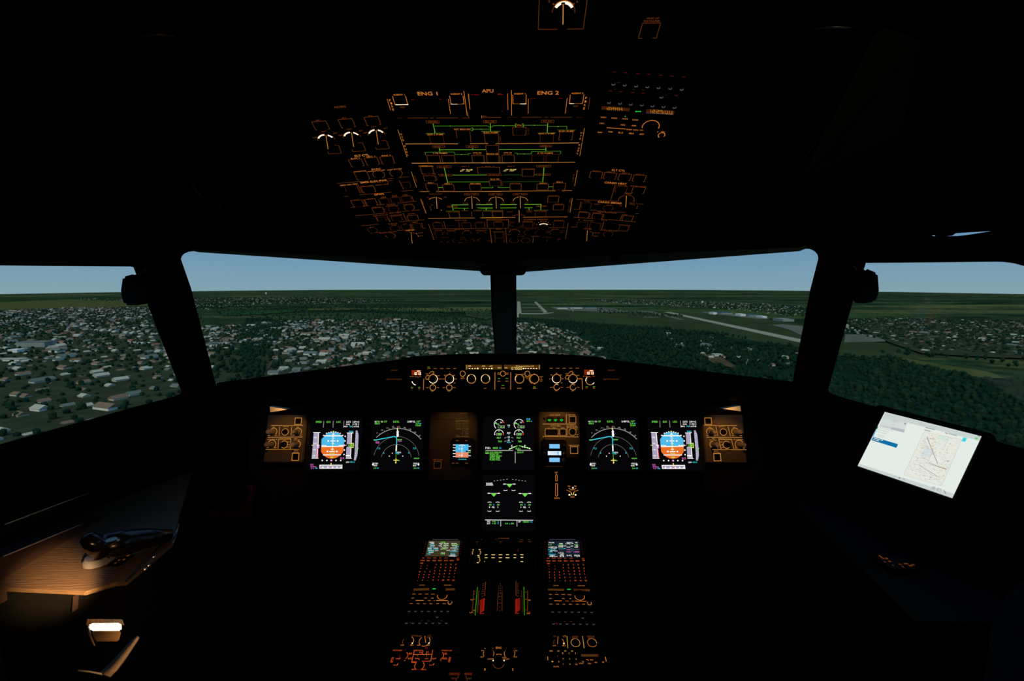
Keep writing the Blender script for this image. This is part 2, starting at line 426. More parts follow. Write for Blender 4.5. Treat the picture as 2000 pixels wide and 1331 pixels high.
# fuel
U = oh('fuel_panel', 'fuel panel between bright orange lines, with tank pump buttons and green lines', 280, 316.4)
U.z(*ZA)
U.L('a', 1.3, 1058, 605, 1572, 604).L('a', 1.2, 1690, 603, 1866, 602)
boxed(U, 1384, 631, 122, 22, 'ENG 1'); boxed(U, 1710, 631, 118, 22, 'APU')
U.L('H', 1.3, 1388, 644, 1395, 680).L('H', 1.1, 1395, 662, 1845, 661).L('H', 1, 1715, 644, 1716, 660).L('g', .9, 1258, 715, 1250, 686, 1535, 684, 1545, 714).L('g', 1, 1545, 708, 1672, 707).L('g', .9, 1674, 716, 1672, 698, 1700, 697)
U.t(1400, 696, 12, 'L TK PUMPS', 'o', 138).box(1336, 752, 130, 74, 'd').box(1480, 752, 128, 72, 'd').box(1769, 750, 122, 68, 'd').box(1914, 748, 124, 74, 'd')
U.t(1762, 692, 10, 'CTR TK', 'o', 84).t(1762, 706, 9, 'L XFR', 'd', 76).t(1912, 702, 11, 'MODE SEL', 'o', 122).box(1908, 655, 128, 74, 'd')
U.tv([(1056, 626), (1065, 655), (1073, 683), (1081, 710)], 16, 'FUEL', 'o').L('e', .8, 1036, 615, 1075, 735).dot(1608, 707, 5, 'H')
U.z(*ZB)
U.L('a', 1.2, 296, 524, 1003, 516).L('H', 1.1, 325, 573, 722, 572).L('H', 1.2, 722, 555, 722, 587)
boxed(U, 722, 542, 100, 18, 'ENG 2'); U.L('g', .9, 598, 612, 601, 590, 850, 587, 846, 612).L('g', 1, 480, 610, 598, 610).L('g', .9, 480, 618, 480, 602, 455, 602)
U.t(718, 603, 11, 'R TK PUMPS', 'o', 130).box(654, 648, 108, 62, 'k').box(778, 645, 110, 62, 'k').box(403, 650, 106, 64, 'd').t(400, 600, 9, 'CTR TK', 'o', 72).t(400, 612, 8, 'R XFR', 'd', 64)
U.tv([(334, 630), (335, 642), (336, 654), (337, 666)], 9, 'AUTO', 'd').tv([(1007, 535), (1002, 560), (997, 582), (992, 604)], 14, 'FUEL', 'o').L('e', .8, 1030, 512, 1010, 626).dot(538, 610, 5, 'H')
U.done()
# electrical
U = oh('electrical_panel', 'electrical panel with two glowing battery voltages and tall green bus lines', 317, 373)
U.z(*ZC)
U.L('a', 1.2, 965, 52, 2000, 45)
U.t(1130, 83, 12, 'COMMERCIAL', 'o', 172).box(1142, 130, 145, 80, 'd').t(1160, 175, 12, 'GALY & CAB', 'd', 160).box(1172, 224, 140, 60, 'd').tv([(1247, 200), (1250, 213), (1254, 226), (1258, 239)], 11, 'AUTO', 'd')
boxed(U, 1337, 92, 165, 24, 'DC BUS 1'); boxed(U, 1356, 187, 162, 22, 'AC BUS 1'); boxed(U, 1911, 185, 172, 22, 'AC ESS BUS')
U.L('H', 1.4, 1340, 106, 1378, 274).L('H', 1.3, 1438, 187, 1822, 186).L('g', 1.1, 1378, 266, 1855, 265).L('H', 1.1, 1272, 330, 1320, 330).L('q', 1.2, 1770, 328, 1898, 328, 1898, 315).L('q', 1.2, 2000, 326, 1958, 326, 1956, 315)
U.t(1582, 87, 11, 'BAT 1', 'd', 78).seg(1590, 132, 128, 24, '272', 'y', .9).t(1656, 126, 12, 'V', 'y', 22).box(1850, 132, 262, 76, 'd').t(1845, 87, 11, '1  BAT  2', 'd', 136)
U.t(1922, 233, 12, 'BUS TIE', 'o', 98).box(1925, 277, 138, 66, 'd').t(1186, 276, 12, 'IDG 1', 'o', 68).box(1200, 323, 142, 78, 'd').t(1383, 285, 12, 'GEN 1', 'o', 80).box(1388, 328, 134, 68, 'd').t(1695, 284, 12, 'APU GEN', 'o', 118).box(1698, 326, 134, 68, 'd')
U.tv([(1000, 200), (1008, 221), (1017, 242), (1025, 264)], 15, 'ELEC', 'd').L('e', .8, 960, 145, 1020, 325)
U.z(*ZD)
U.L('a', 1.2, 0, 44, 1018, 34)
U.t(322, 80, 10, 'BAT 2', 'd', 74).seg(308, 121, 120, 22, '278', 'y', .9).t(372, 115, 12, 'V', 'y', 20)
boxed(U, 678, 78, 156, 22, 'DC BUS 2'); boxed(U, 675, 169, 150, 22, 'AC BUS 2')
U.L('H', 1.4, 680, 92, 667, 250).L('q', 1.2, 240, 173, 440, 172).L('g', 1, 572, 171, 600, 170).L('q', 1.2, 240, 247, 660, 243).L('H', 1.1, 730, 302, 778, 301).L('g', 1, 183, 300, 185, 310, 305, 309).L('g', 1, 125, 300, 127, 312, 0, 313)
U.t(508, 108, 12, 'AC ESS FEED', 'd', 152).box(508, 150, 134, 76, 'd').t(670, 262, 12, 'GEN 2', 'o', 76).box(665, 302, 128, 66, 'd').t(850, 250, 12, 'IDG 2', 'o', 66).box(846, 296, 138, 76, 'd').t(370, 264, 12, 'EXT PWR', 'd', 112).box(372, 303, 128, 70, 'd')
U.tv([(229, 245), (230, 258), (231, 271), (232, 284)], 10, 'AUTO', 'd').tv([(1005, 173), (1001, 194), (997, 216), (992, 239)], 14, 'ELEC', 'd').L('e', .8, 1043, 120, 1012, 292)
U.done()
# air conditioning
U = oh('air_conditioning_panel', 'air conditioning panel with four fan-shaped rotary knobs above paired thick green lines', 374, 424.8)
U.z(*ZC)
for a, b in ((1060, 1170), (1245, 2000)): U.L('e', 1, a, 378, b, 377)
U.t(1240, 406, 11, 'PACK FLOW', 'd', 148).arc(1250, 505, 95, 40, 140, 'o', 1.2).t(1150, 446, 11, 'LO', 'd', 28).t(1348, 442, 11, 'HI', 'd', 26)
U.knob(1250, 500, 60, .004, 'cap', (1247, 440, 1257, 575), 'a')
U.t(1200, 532, 10, 'CKPT', 'd', 30).L('d', .9, 1175, 545, 1190, 598).dot(1305, 592, 6, 'a')
for x, n, w in ((1652, 'COCKPIT', 168), (1930, 'FWD CABIN', 160)):
    boxed(U, x, 408, w, 20, n)
    U.arc(x+8, 492, 84, 5, 175, 'e', 1.1)
U.knob(1658, 500, 60, .004, 'cap', (1655, 430, 1660, 575), 'a').knob(1935, 500, 60, .004, 'cap', (1932, 430, 1938, 573), 'a').dot(1655, 424, 6, 'H').dot(1932, 424, 6, 'H')
U.L('H', 1.5, 1425, 530, 1618, 528).L('H', 1.5, 1705, 527, 1893, 526).L('g', 1.2, 1450, 568, 1620, 568).L('H', 1.3, 1725, 565, 1897, 565).L('H', 1.2, 1430, 528, 1442, 594).L('H', 1.3, 1570, 568, 1573, 590).L('H', 1.3, 1820, 566, 1822, 588).L('q', 1, 1705, 550, 1725, 566)
U.t(1582, 511, 10, 'COLD', 'd', 62).t(1735, 509, 10, 'HOT', 'd', 44).t(1852, 509, 10, 'COLD', 'd', 62); boxed(U, 1432, 549, 118, 18, 'ENG 1')
U.t(1440, 606, 10, 'ENG 1 BLEED', 'd', 152).L('q', 1, 1358, 598, 1525, 596).box(1455, 642, 122, 66, 'd').t(1577, 596, 10, 'START', 'd', 76).t(1720, 597, 10, 'X BLEED', 'd', 96).t(1850, 602, 10, 'APU BLEED', 'd', 118).L('q', 1, 1700, 586, 1890, 590)
U.L('d', .9, 1652, 605, 1658, 665).L('d', .9, 1780, 610, 1784, 665).box(1945, 636, 106, 62, 'k').t(1945, 602, 10, 'HOT AIR', 'd', 90)
U.tv([(1088, 478), (1094, 498), (1100, 518)], 13, 'AIR', 'd').tv([(1114, 560), (1119, 579), (1125, 598), (1131, 617)], 13, 'COND', 'd').L('e', .8, 1068, 460, 1130, 626)
U.z(*ZD)
U.L('e', 1, 0, 353, 805, 346).L('e', 1, 875, 345, 983, 343)
boxed(U, 422, 383, 158, 18, 'AFT CABIN')
U.arc(163, 462, 80, 5, 175, 'e', 1.1) if 0 else None
U.arc(424, 462, 80, 5, 175, 'e', 1.1).knob(424, 465, 56, .004, 'cap', (421, 405, 426, 540), 'a').dot(423, 398, 6, 'H').dot(421, 412, 7, 'h')
U.L('H', 1.5, 0, 497, 122, 496).L('H', 1.5, 207, 496, 383, 495).L('H', 1.5, 468, 494, 652, 492).L('H', 1.3, 0, 534, 125, 533).L('H', 1.3, 207, 532, 383, 531).L('H', 1.3, 468, 531, 555, 530).L('H', 1.2, 648, 492, 645, 552).L('H', 1.3, 51, 534, 53, 556).L('H', 1.3, 516, 531, 517, 550).dot(648, 500, 6, 'H')
U.t(82, 481, 9, 'COLD', 'd', 56).t(238, 479, 9, 'HOT', 'd', 40).t(341, 479, 9, 'COLD', 'd', 56).t(492, 478, 9, 'HOT', 'd', 40).dot(365, 512, 4, 'd')
U.box(781, 436, 124, 66, 'd').t(783, 400, 11, 'HOT AIR', 'd', 96).t(843, 490, 11, 'RAM AIR', 'd', 84).box(838, 524, 118, 58, 'd'); boxed(U, 650, 512, 108, 15, 'ENG 2')
U.t(645, 562, 10, 'ENG 2 BLEED', 'd', 146).L('q', 1, 570, 556, 728, 553).box(644, 597, 120, 56, 'k').t(517, 556, 9, 'START', 'd', 64).t(520, 572, 10, 'OPEN', 'd', 60).t(312, 572, 9, 'SHUT', 'd', 60).L('q', 1, 15, 560, 238, 557).t(180, 566, 10, 'ENG BLEED', 'd', 118)
U.arc(412, 660, 96, 50, 130, 'd', 1.1).knob(411, 632, 30, .004, 'cap', (410, 562, 412, 694), 'a').box(177, 600, 116, 62, 'd')
U.tv([(965, 435), (962, 452), (960, 469)], 12, 'AIR', 'd').tv([(952, 510), (949, 530), (947, 550), (944, 570)], 12, 'COND', 'd').L('e', .8, 988, 425, 963, 580)
U.done()
# anti ice + cabin pressure
U = oh('anti_ice_and_cabin_pressure_panel', 'anti ice and cabin pressure panel with one brightly lit white knob ring', 425.4, 446)
U.z(*ZC)
U.L('e', 1.1, 1155, 685, 1690, 681).L('e', 1.1, 1752, 680, 2000, 679)
U.t(1525, 708, 13, 'ANTI ICE', 'd', 140).t(1258, 731, 10, 'WING', 'd', 62).box(1266, 764, 116, 56, 'k').L('d', .9, 1333, 720, 1355, 800).L('k', 1, 1500, 715, 1518, 795).t(1592, 729, 9, 'ENG 1', 'k', 70).box(1595, 764, 112, 56, 'k').t(1745, 727, 9, 'ENG 2', 'k', 70).box(1750, 764, 112, 56, 'k')
U.z(*ZD)
U.L('e', 1.1, 0, 640, 370, 636).L('e', 1.1, 452, 635, 935, 630)
U.t(175, 663, 12, 'PROBE/WINDOW', 'd', 225).t(185, 681, 11, 'HEAT', 'd', 84).L('d', .9, 68, 745, 59, 661, 80, 660).L('d', .9, 275, 660, 296, 660, 297, 746).box(186, 712, 108, 44, 'k').box(18, 708, 46, 44, 'k')
U.t(590, 659, 12, 'CABIN PRESS', 'd', 268).t(335, 684, 8, 'MAN V/S', 'k', 70).arc(345, 714, 34, 60, 300, 'k', 1).t(505, 681, 10, 'MODE SEL', 'd', 106).box(506, 712, 112, 48, 'k').tv([(577, 694), (577, 708), (577, 722)], 10, 'UP-', 'd')
U.t(674, 672, 8, 'LDG', 'd', 30)
U.knob(674, 735, 46, .007, 'cap').arc(674, 738, 57, 42, 138, 'h', 2.2, 14).arc(674, 738, 72, 40, 140, 'd', .8)
for a in (25, 50, 70, 110, 130, 155): U.dot(674+80*math.cos(rad(a)), 738-62*math.sin(rad(a)), 4, 'a')
U.box(840, 708, 118, 62, 'k').t(840, 668, 9, 'DITCHING', 'd', 100).t(432, 730, 6, 'OPEN', 'd', 30)
U.done()
# exterior lights
U = oh('exterior_lights_panel', 'exterior and interior light switch panel along the forward edge of the overhead', 446.6, 478)
U.z(*ZC)
U.L('d', 1, 1205, 805, 2000, 800).t(1515, 812, 12, 'EXT LT', 'd', 110)
for x, w, n in ((1275, 84, 'STROBE'), (1420, 96, 'BEACON'), (1598, 56, 'WING'), (1766, 130, 'NAV & LOGO')): U.t(x, 823, 9, n, 'd', w)
for x, y, r, a0, a1 in ((1275, 862, 46, 110, 250), (1345, 862, 30, 60, 300), (1428, 862, 54, 30, 200), (1600, 860, 54, 0, 200), (1770, 860, 50, 0, 180), (1345, 945, 42, 180, 360), (1480, 940, 45, 100, 300), (1560, 940, 34, 0, 180), (1650, 940, 36, -90, 90), (1770, 940, 44, 90, 270)):
    U.arc(x, y, r, a0, a1, 'k', 1).knob(x, y, r*.55, .006, 'cap', name='toggle_switch')
U.t(1352, 903, 8, 'RWY TURN OFF', 'k', 86).t(1550, 903, 8, 'LAND', 'k', 60).t(1550, 964, 8, 'RETRACT', 'k', 90).t(1246, 906, 7, 'OFF', 'k', 36).t(1852, 938, 8, 'NOSE', 'k', 40).t(1855, 952, 8, 'T.O', 'k', 36)
U.L('d', 1, 1868, 805, 1885, 968).L('d', 1.1, 1160, 750, 1222, 935)
U.z(*ZD)
U.L('d', .9, 0, 755, 295, 753).L('k', .9, 380, 750, 640, 749).L('d', .9, 705, 748, 910, 747)
U.t(188, 763, 12, 'APU', 'd', 62).L('d', .9, 125, 792, 250, 791).box(195, 824, 104, 56, 'k').box(200, 884, 104, 50, 'k').L('d', 1, 95, 757, 112, 918).L('d', 1, 263, 757, 276, 918)
U.t(560, 760, 10, 'INT LT', 'k', 150).t(345, 762, 8, 'STBY COMPASS', 'k', 110).arc(360, 800, 58, 0, 180, 'd', 1).arc(510, 800, 48, 80, 300, 'k', 1).arc(618, 800, 30, 90, 270, 'k', 1).arc(785, 796, 42, 90, 270, 'k', 1).t(800, 765, 8, 'SIGNS', 'd', 74)
U.arc(355, 885, 50, 120, 400, 'k', 1).arc(480, 885, 48, 0, 360, 'k', 1).arc(738, 882, 28, 90, 270, 'k', 1).L('d', 1, 564, 852, 560, 912)
for x, y, n in ((875, 778, 'ON'), (872, 790, 'AUTO'), (868, 802, 'OFF'), (842, 866, 'ARM'), (840, 880, 'OFF'), (720, 785, 'DIM'), (720, 800, 'BRT'), (300, 822, 'OFF'), (415, 820, 'BRT')): U.t(x, y, 7, n, 'k', 40)
U.t(430, 840, 8, 'DOME', 'k', 80).t(590, 842, 9, 'ANN LT', 'd', 90).t(720, 850, 8, 'NO SMOKING', 'k', 100)
for x in (360, 510, 618, 785): U.knob(x, 802, 24, .006, 'cap', name='toggle_switch')
for x in (355, 480, 738): U.knob(x, 885, 22, .006, 'cap', name='toggle_switch')
U.L('d', 1, 943, 695, 913, 870)
U.done()
# ---- left wing
def ohl(name, label, yt, yb, x=735, u0=-.178, u1=-.004): return oh(name, label, yt, yb, u0, u1, PL_WL, x)
def ohr(name, label, yt, yb, x=1205, u0=.004, u1=.178): return oh(name, label, yt, yb, u0, u1, PL_WR, x)
U = ohl('inertial_reference_panel', 'inertial reference panel lettered ADIRS with three bright white knob arcs', 198, 300, 690, -.185, -.004)
U.z(*ZA)
U.t(418, 243, 20, 'ADIRS', 'd', 118)
for x, y, l, n in ((233, 425, 206, 'IR1'), (487, 403, 460, 'IR3'), (738, 381, 716, 'IR2')):
    U.box(x, y, 140, 88, 'd').t(l, y-52, 11, n, 'd', 38)
for (x, y) in ((292, 572), (542, 548), (782, 524)):
    U.arc(x, y, 84, 5, 172, 'd', 1).arc(x, y+2, 76, 28, 150, 'h', 2.6, 16)
    U.t(x-115, y-29, 12, 'OFF', 'd', 44).t(x-30, y-89, 11, 'NAV', 'd', 48).t(x+82, y-72, 12, 'ATT', 'd', 40)
    U.knob(x, y+8, 50, .004, 'cap', (x-9, y-52, x+12, y+88), 'e')
for (x, y) in ((370, 660), (606, 638), (838, 616)):
    U.L('d', .8, x-8, y-45, x+35, y-44, x+66, y+34, x-60, y+42, x-68, y+20)
U.done()
U = ohl('flight_control_panel', 'left overhead flight control panel lettered FLT CTL, below the ADIRS knobs', 300.6, 326)
U.z(*ZA)
U.t(635, 718, 20, 'FLT CTL', 'a', 140)
for x, y, n in ((580, 790, 'ELAC 1'), (733, 774, 'SEC 1'), (882, 762, 'FAC 1')): U.box(x, y, 126, 76, 'd').t(x-12, y-44, 12, n, 'o', 82)
U.done()
U = ohl('evacuation_panel', 'evacuation signal panel lettered EVAC with a round horn button', 326.6, 350)
U.z(*ZC)
U.t(558, 119, 18, 'EVAC', 'o', 104).t(372, 145, 12, 'COMMAND', 'o', 142).box(393, 192, 148, 100, 'd').t(560, 139, 11, 'HORN SHUT OFF', 'o', 195).t(765, 122, 11, 'CAPT & PURS', 'o', 165)
U.arc(587, 182, 66, 0, 360, 'd', 1.1, 30).knob(587, 182, 52, .005, 'cap', name='round_button').arc(786, 165, 70, -60, 240, 'd', 1.1, 30).knob(786, 172, 34, .014, 'cap', name='toggle_switch').t(822, 211, 10, 'CAPT', 'd', 34)
U.done()
U = ohl('emergency_power_panel', 'emergency electrical power panel lettered EMER ELEC PWR', 350.6, 376)
U.z(*ZC)
U.L('d', 1, 105, 283, 370, 262).L('d', 1, 690, 232, 935, 205)
U.t(530, 260, 20, 'EMER ELEC PWR', 'o', 305).t(245, 298, 12, 'EMER GEN TEST', 'o', 200).L('d', 1, 330, 300, 375, 396).L('d', 1, 346, 296, 398, 393).L('k', .9, 195, 325, 215, 376)
U.t(448, 315, 12, 'GEN 1 LINE', 'd', 142).box(468, 352, 150, 76, 'd').t(608, 268, 9, 'RAT &', 'd', 60).t(625, 297, 11, 'EMER GEN', 'd', 145).t(720, 253, 11, 'AUTO', 'd', 52).L('d', .9, 688, 262, 692, 295)
U.L('d', 1, 820, 250, 872, 350).tv([(856, 310), (862, 325), (868, 340)], 12, 'MAN', 'd').box(900, 300, 100, 66, 'k')
U.done()
U = ohl('ground_proximity_panel', 'ground proximity warning panel lettered GPWS with TERR and SYS buttons', 376.6, 401.6)
U.z(*ZC)
U.L('d', 1, 365, 415, 730, 385).L('d', 1, 850, 373, 985, 361).L('d', 1, 190, 434, 235, 431)
U.t(590, 409, 20, 'GPWS', 'o', 112)
for x, y, w, n in ((345, 512, 130, 'TERR'), (500, 500, 125, 'SYS')): U.box(x, y, w, 78, 'd').t(x-12, y-38, 11, n, 'd', 62)
U.t(640, 438, 11, 'G/S', 'd', 50).r(640, 449, 66, 5, 'd').t(768, 422, 11, 'FLAP', 'd', 62).r(768, 436, 66, 5, 'd').t(892, 412, 11, 'LDG', 'd', 46).t(900, 424, 10, 'FLAP 3', 'd', 90)
for p in ((408, 465, 445, 540), (585, 465, 605, 520), (965, 430, 986, 487)): U.L('d', .9, *p)
for x, y in ((650, 485), (780, 472), (905, 460)): U.box(x, y, 112, 60, 'k')
U.done()
U = ohl('recorder_panel', 'voice recorder panel lettered RCDR with two round buttons', 402.2, 417.6)
U.z(*ZC)
U.L('d', 1, 260, 560, 650, 524).L('d', 1, 800, 510, 1025, 489)
U.t(730, 526, 15, 'RCDR', 'd', 96).t(560, 556, 11, 'GND CTL', 'd', 100).box(580, 590, 128, 60, 'd').t(740, 542, 10, 'CVR ERASE', 'd', 140).arc(757, 577, 58, 0, 360, 'k', 1, 24).t(925, 525, 10, 'CVR TEST', 'd', 118).arc(938, 560, 58, 0, 360, 'd', 1, 24).tv([(650, 575), (655, 588), (660, 601)], 11, 'ON-', 'd')
U.knob(757, 577, 44, .005, 'cap', name='round_button').knob(938, 560, 44, .005, 'cap', name='round_button')
U.done()
U = ohl('oxygen_panel', 'oxygen panel on the left of the overhead, lettered OXYGEN with MASK MAN ON', 418.2, 436.6)
U.z(*ZC)
U.L('d', 1, 315, 656, 690, 622).L('d', 1, 860, 606, 1060, 587)
U.t(775, 619, 16, 'OXYGEN', 'd', 140).t(607, 649, 11, 'MASK MAN ON', 'd', 168).L('d', .9, 548, 658, 576, 716).L('d', .9, 676, 655, 716, 726).t(785, 649, 12, 'PASSENGER', 'd', 142).L('d', 1, 868, 628, 904, 708).t(965, 632, 10, 'CREW SUPPLY', 'd', 88).box(978, 678, 124, 58, 'd').box(795, 685, 120, 52, 'k').tv([(708, 690), (714, 704), (720, 717)], 10, 'SYS', 'd').box(620, 690, 100, 46, 'k')
U.done()
U = ohl('calls_panel', 'crew calls panel lettered CALLS with a row of round call buttons', 437.2, 452.4)
U.z(*ZC)
U.L('d', 1, 385, 772, 585, 753).L('d', 1, 820, 724, 1110, 703)
U.t(748, 747, 15, 'CALLS', 'd', 102)
for x, y, n in ((515, 820, 'MECH'), (773, 797, 'FWD'), (897, 784, 'AFT')): U.arc(x, y, 54, 130, 400, 'k', 1, 20).t(x-10, y-31, 10, n, 'd', 52).knob(x, y, 38, .005, 'cap', name='round_button')
U.t(1005, 730, 11, 'EMER', 'd', 60).L('d', .9, 948, 745, 972, 808).L('d', .9, 1080, 738, 1096, 798, 1130, 797).box(1022, 770, 100, 50, 'k')
U.done()
U = ohl('wiper_panel', 'left wiper and rain repellent panel at the forward left corner of the overhead', 453, 476, 770)
U.z(*ZC)
U.L('d', 1, 490, 856, 600, 845).L('d', 1, 800, 826, 1000, 812)
U.t(700, 845, 14, 'RAIN RPLNT', 'd', 200).arc(722, 884, 54, -200, 80, 'd', 1, 24).knob(722, 884, 40, .005, 'cap', name='round_button').t(945, 822, 13, 'WIPER', 'o', 104).t(1066, 852, 10, 'SLOW', 'd', 60).t(1072, 886, 10, 'FAST', 'd', 58)
U.L('d', .9, 930, 842, 1020, 860, 1042, 889).dot(1022, 860, 6, 'a').dot(1040, 890, 6, 'a').knob(962, 910, 34, .004, 'cap', (957, 845, 972, 975), 'e')
U.done()
# ---- right wing
U = ohr('flight_control_panel', 'right overhead flight control panel with four buttons ELAC 2 to FAC 2', 327, 354)
U.z(*ZD)
U.t(1490, 127, 20, 'FLT CTL', 'o', 142)
for x, y, n in ((1246, 176, 'ELAC 2'), (1397, 186, 'SEC 2'), (1557, 200, 'SEC 3'), (1714, 212, 'FAC 2')): U.box(x, y, 136, 72, 'd').t(x+10, y-42, 12, n, 'd', 84)
U.done()
U = ohr('cargo_heat_panel', 'cargo heat panel lettered CARGO HEAT with one fan-shaped rotary knob', 354.6, 391)
U.z(*ZD)
U.t(1458, 265, 20, 'CARGO HEAT', 'o', 240).t(1532, 292, 11, 'HOT AIR', 'd', 96).box(1518, 330, 126, 64, 'k').t(1702, 299, 12, 'AFT ISOL VALVE', 'd', 168).box(1706, 341, 138, 72, 'd').L('d', 1.1, 1453, 285, 1403, 455)
boxed(U, 1592, 378, 74, 15, 'AFT'); U.arc(1573, 448, 84, -15, 195, 'd', 1.1, 22).knob(1573, 455, 56, .004, 'cap', (1575, 405, 1568, 530), 'a').dot(1575, 404, 6, 'h').t(1462, 462, 9, 'COLD', 'd', 56).t(1636, 481, 9, 'HOT', 'd', 50)
U.done()
U = ohr('cargo_smoke_panel', 'cargo smoke panel lettered CARGO SMOKE with a round test button', 391.6, 409.4)
U.z(*ZD)
U.L('d', 1, 1030, 440, 1440, 460).L('d', 1, 1680, 490, 1757, 493).t(1393, 476, 18, 'CARGO SMOKE', 'o', 255).L('d', 1, 1082, 465, 1065, 546).L('d', .9, 1005, 545, 1078, 549).t(1148, 459, 10, 'FWD', 'd', 60).t(1252, 493, 10, 'DISCH', 'd', 54).t(1512, 513, 9, 'AFT', 'd', 30)
U.arc(1377, 535, 52, 0, 360, 'k', 1.1, 24).t(1385, 504, 10, 'TEST', 'd', 56).knob(1377, 537, 38, .005, 'cap', name='round_button').L('d', 1, 1700, 508, 1684, 545).t(1640, 494, 9, 'DISCH', 'd', 60).box(1140, 505, 110, 56, 'k')
U.done()
U = ohr('ventilation_panel', 'ventilation panel lettered VENTILATION with blower and extract buttons', 410, 428.4)
U.z(*ZD)
U.L('d', 1, 1180, 557, 1262, 563).L('d', 1, 1462, 578, 1560, 583).L('d', .9, 1670, 595, 1710, 597).t(1362, 580, 18, 'VENTILATION', 'd', 208).box(1112, 611, 116, 58, 'd').t(1110, 576, 9, 'BLOWER', 'd', 90).box(1260, 624, 116, 58, 'd').t(1255, 588, 9, 'EXTRACT', 'd', 84).L('d', 1.1, 1530, 605, 1505, 670).box(1588, 646, 114, 58, 'd').t(1560, 608, 9, 'CAB FANS', 'd', 50)
U.tv([(1183, 600), (1181, 613), (1179, 626)], 10, 'OVR', 'd').tv([(1333, 606), (1331, 620), (1329, 634)], 10, 'OVR', 'd')
U.done()
U = ohr('engine_start_panel', 'engine manual start panel lettered ENG, above the right wiper switch', 429, 449)
U.z(*ZD)
U.L('d', 1.1, 1000, 635, 1290, 655).L('d', 1.1, 1375, 660, 1675, 685).t(1334, 664, 14, 'ENG', 'd', 66).t(1165, 672, 11, 'MAN START', 'd', 110).t(1060, 664, 8, '1', 'd', 14).box(1096, 716, 118, 60, 'k').box(1236, 726, 118, 62, 'k').L('d', 1.1, 1330, 680, 1308, 762).L('d', 1, 1490, 715, 1622, 725).L('d', .9, 975, 742, 1030, 742).box(1548, 752, 108, 50, 'k')
U.done()
U = ohr('wiper_panel', 'right wiper and rain repellent panel at the forward right corner of the overhead', 449.6, 474, 1175, .004, .17)
U.z(*ZD)
U.L('d', 1, 1455, 782, 1585, 786, 1600, 738).t(1155, 762, 12, 'WIPER', 'd', 90).t(1385, 778, 13, 'RAIN RPLNT', 'd', 185).arc(1377, 817, 52, 0, 360, 'k', 1, 24).knob(1377, 817, 38, .005, 'cap', name='round_button').t(1256, 806, 10, 'SLOW', 'd', 56).t(1245, 840, 10, 'FAST', 'd', 52).L('d', .9, 1175, 782, 1212, 806, 1206, 838).dot(1214, 806, 6, 'd').knob(1148, 835, 32, .004, 'cap', (1152, 780, 1143, 898), 'e')
U.done()
U = ohr('radio_management_panel', 'upper right overhead radio panel, green arrow between its two amber digit windows', 201, 274, 1245, .004, .192)
U.z(*ZB)
U.poly('Z', 1200, 205, 1437, 222, 1430, 248, 1192, 232).poly('Z', 1578, 232, 1818, 246, 1808, 274, 1572, 260).L('N', .8, 1572, 263, 1808, 277)
U.seg(1305, 226, 140, 28, 'dHHH', 'e', -.35).seg(1692, 251, 215, 28, '1225UU', 'e', -.35)
U.L('U', 2, 1484, 249, 1526, 248).poly('U', 1522, 240, 1532, 248, 1522, 256).poly('U', 1490, 240, 1480, 248, 1490, 256).dot(1398, 290, 5, 'U')
for x, y, n in ((1210, 298, 'VHF1'), (1302, 305, 'VHF2'), (1393, 311, 'VHF3'), (1483, 319, 'LOAD')): U.t(x, y, 11, n, 'o', 48).box(x, y+22, 52, 18, M['cap'], .5)
for x, y, n in ((1198, 349, 'HF1'), (1377, 362, 'HF2'), (1468, 368, 'AM')): U.t(x, y, 11, n, 'o', 36).box(x, y+18, 46, 14, M['cap'], .5)
for x, y, n in ((1183, 425, 'NAV'), (1272, 421, 'VOR'), (1358, 427, 'ILS'), (1449, 434, 'MLS'), (1535, 440, 'ADF')): U.t(x, y, 12, n, 'o', 38).box(x, y+20, 46, 14, M['cap'], .5)
U.L('o', 1.2, 1240, 385, 1400, 396).t(1458, 403, 10, 'STBY NAV', 'o', 104).L('o', 1.2, 1520, 405, 1548, 407)
U.arc(1612, 378, 70, -10, 195, 'o', 1.4, 24).knob(1612, 382, 52, .014, 'cap').arc(1705, 448, 27, -60, 230, 'o', 1.3, 14).t(1672, 420, 11, '1', 'o', 5).t(1716, 421, 11, 'ON', 'o', 28).t(1688, 464, 10, 'OFF', 'o', 24).knob(1705, 448, 16, .01, 'cap', name='toggle_switch')
U.rect = (.004, U.rect[1], .192, U.rect[3]); U.done()
U = ohr('audio_control_panel', 'overhead audio panel with rows of small grey-lit knobs and dim red lettering', 130, 200, 1265, .004, .205)
U.z(*ZE)
for x, y in ((950, 667), (1055, 675), (1168, 683), (1270, 690), (1380, 697), (1485, 705), (1595, 713), (915, 843), (1010, 850), (1120, 857), (1218, 863), (1523, 886)): U.r(x, y, 30, 6, 'r')
for x, y in ((985, 765), (1130, 826), (1215, 832), (1430, 880), (955, 825)): U.r(x, y, 22, 4, 'k')
K7 = [(942, 775), (1047, 783), (1153, 792), (1258, 799), (1363, 806), (1470, 813), (1577, 822), (1388, 895), (902, 945), (1003, 953), (1104, 961), (1206, 968), (1306, 976), (1408, 983), (1510, 990)]
for x, y in K7: U.knob(x, y, 15, .009, 'cap')
U.off += .0096; U.idx = 0
for x, y in K7: U.arc(x, y+2, 15, 190, 350, 'N', 1.3, 10).arc(x, y, 12, 200, 400, 'N', .5, 10)
U.off -= .0096
U.rect = (.004, U.rect[1], .205, U.rect[3]); U.done()
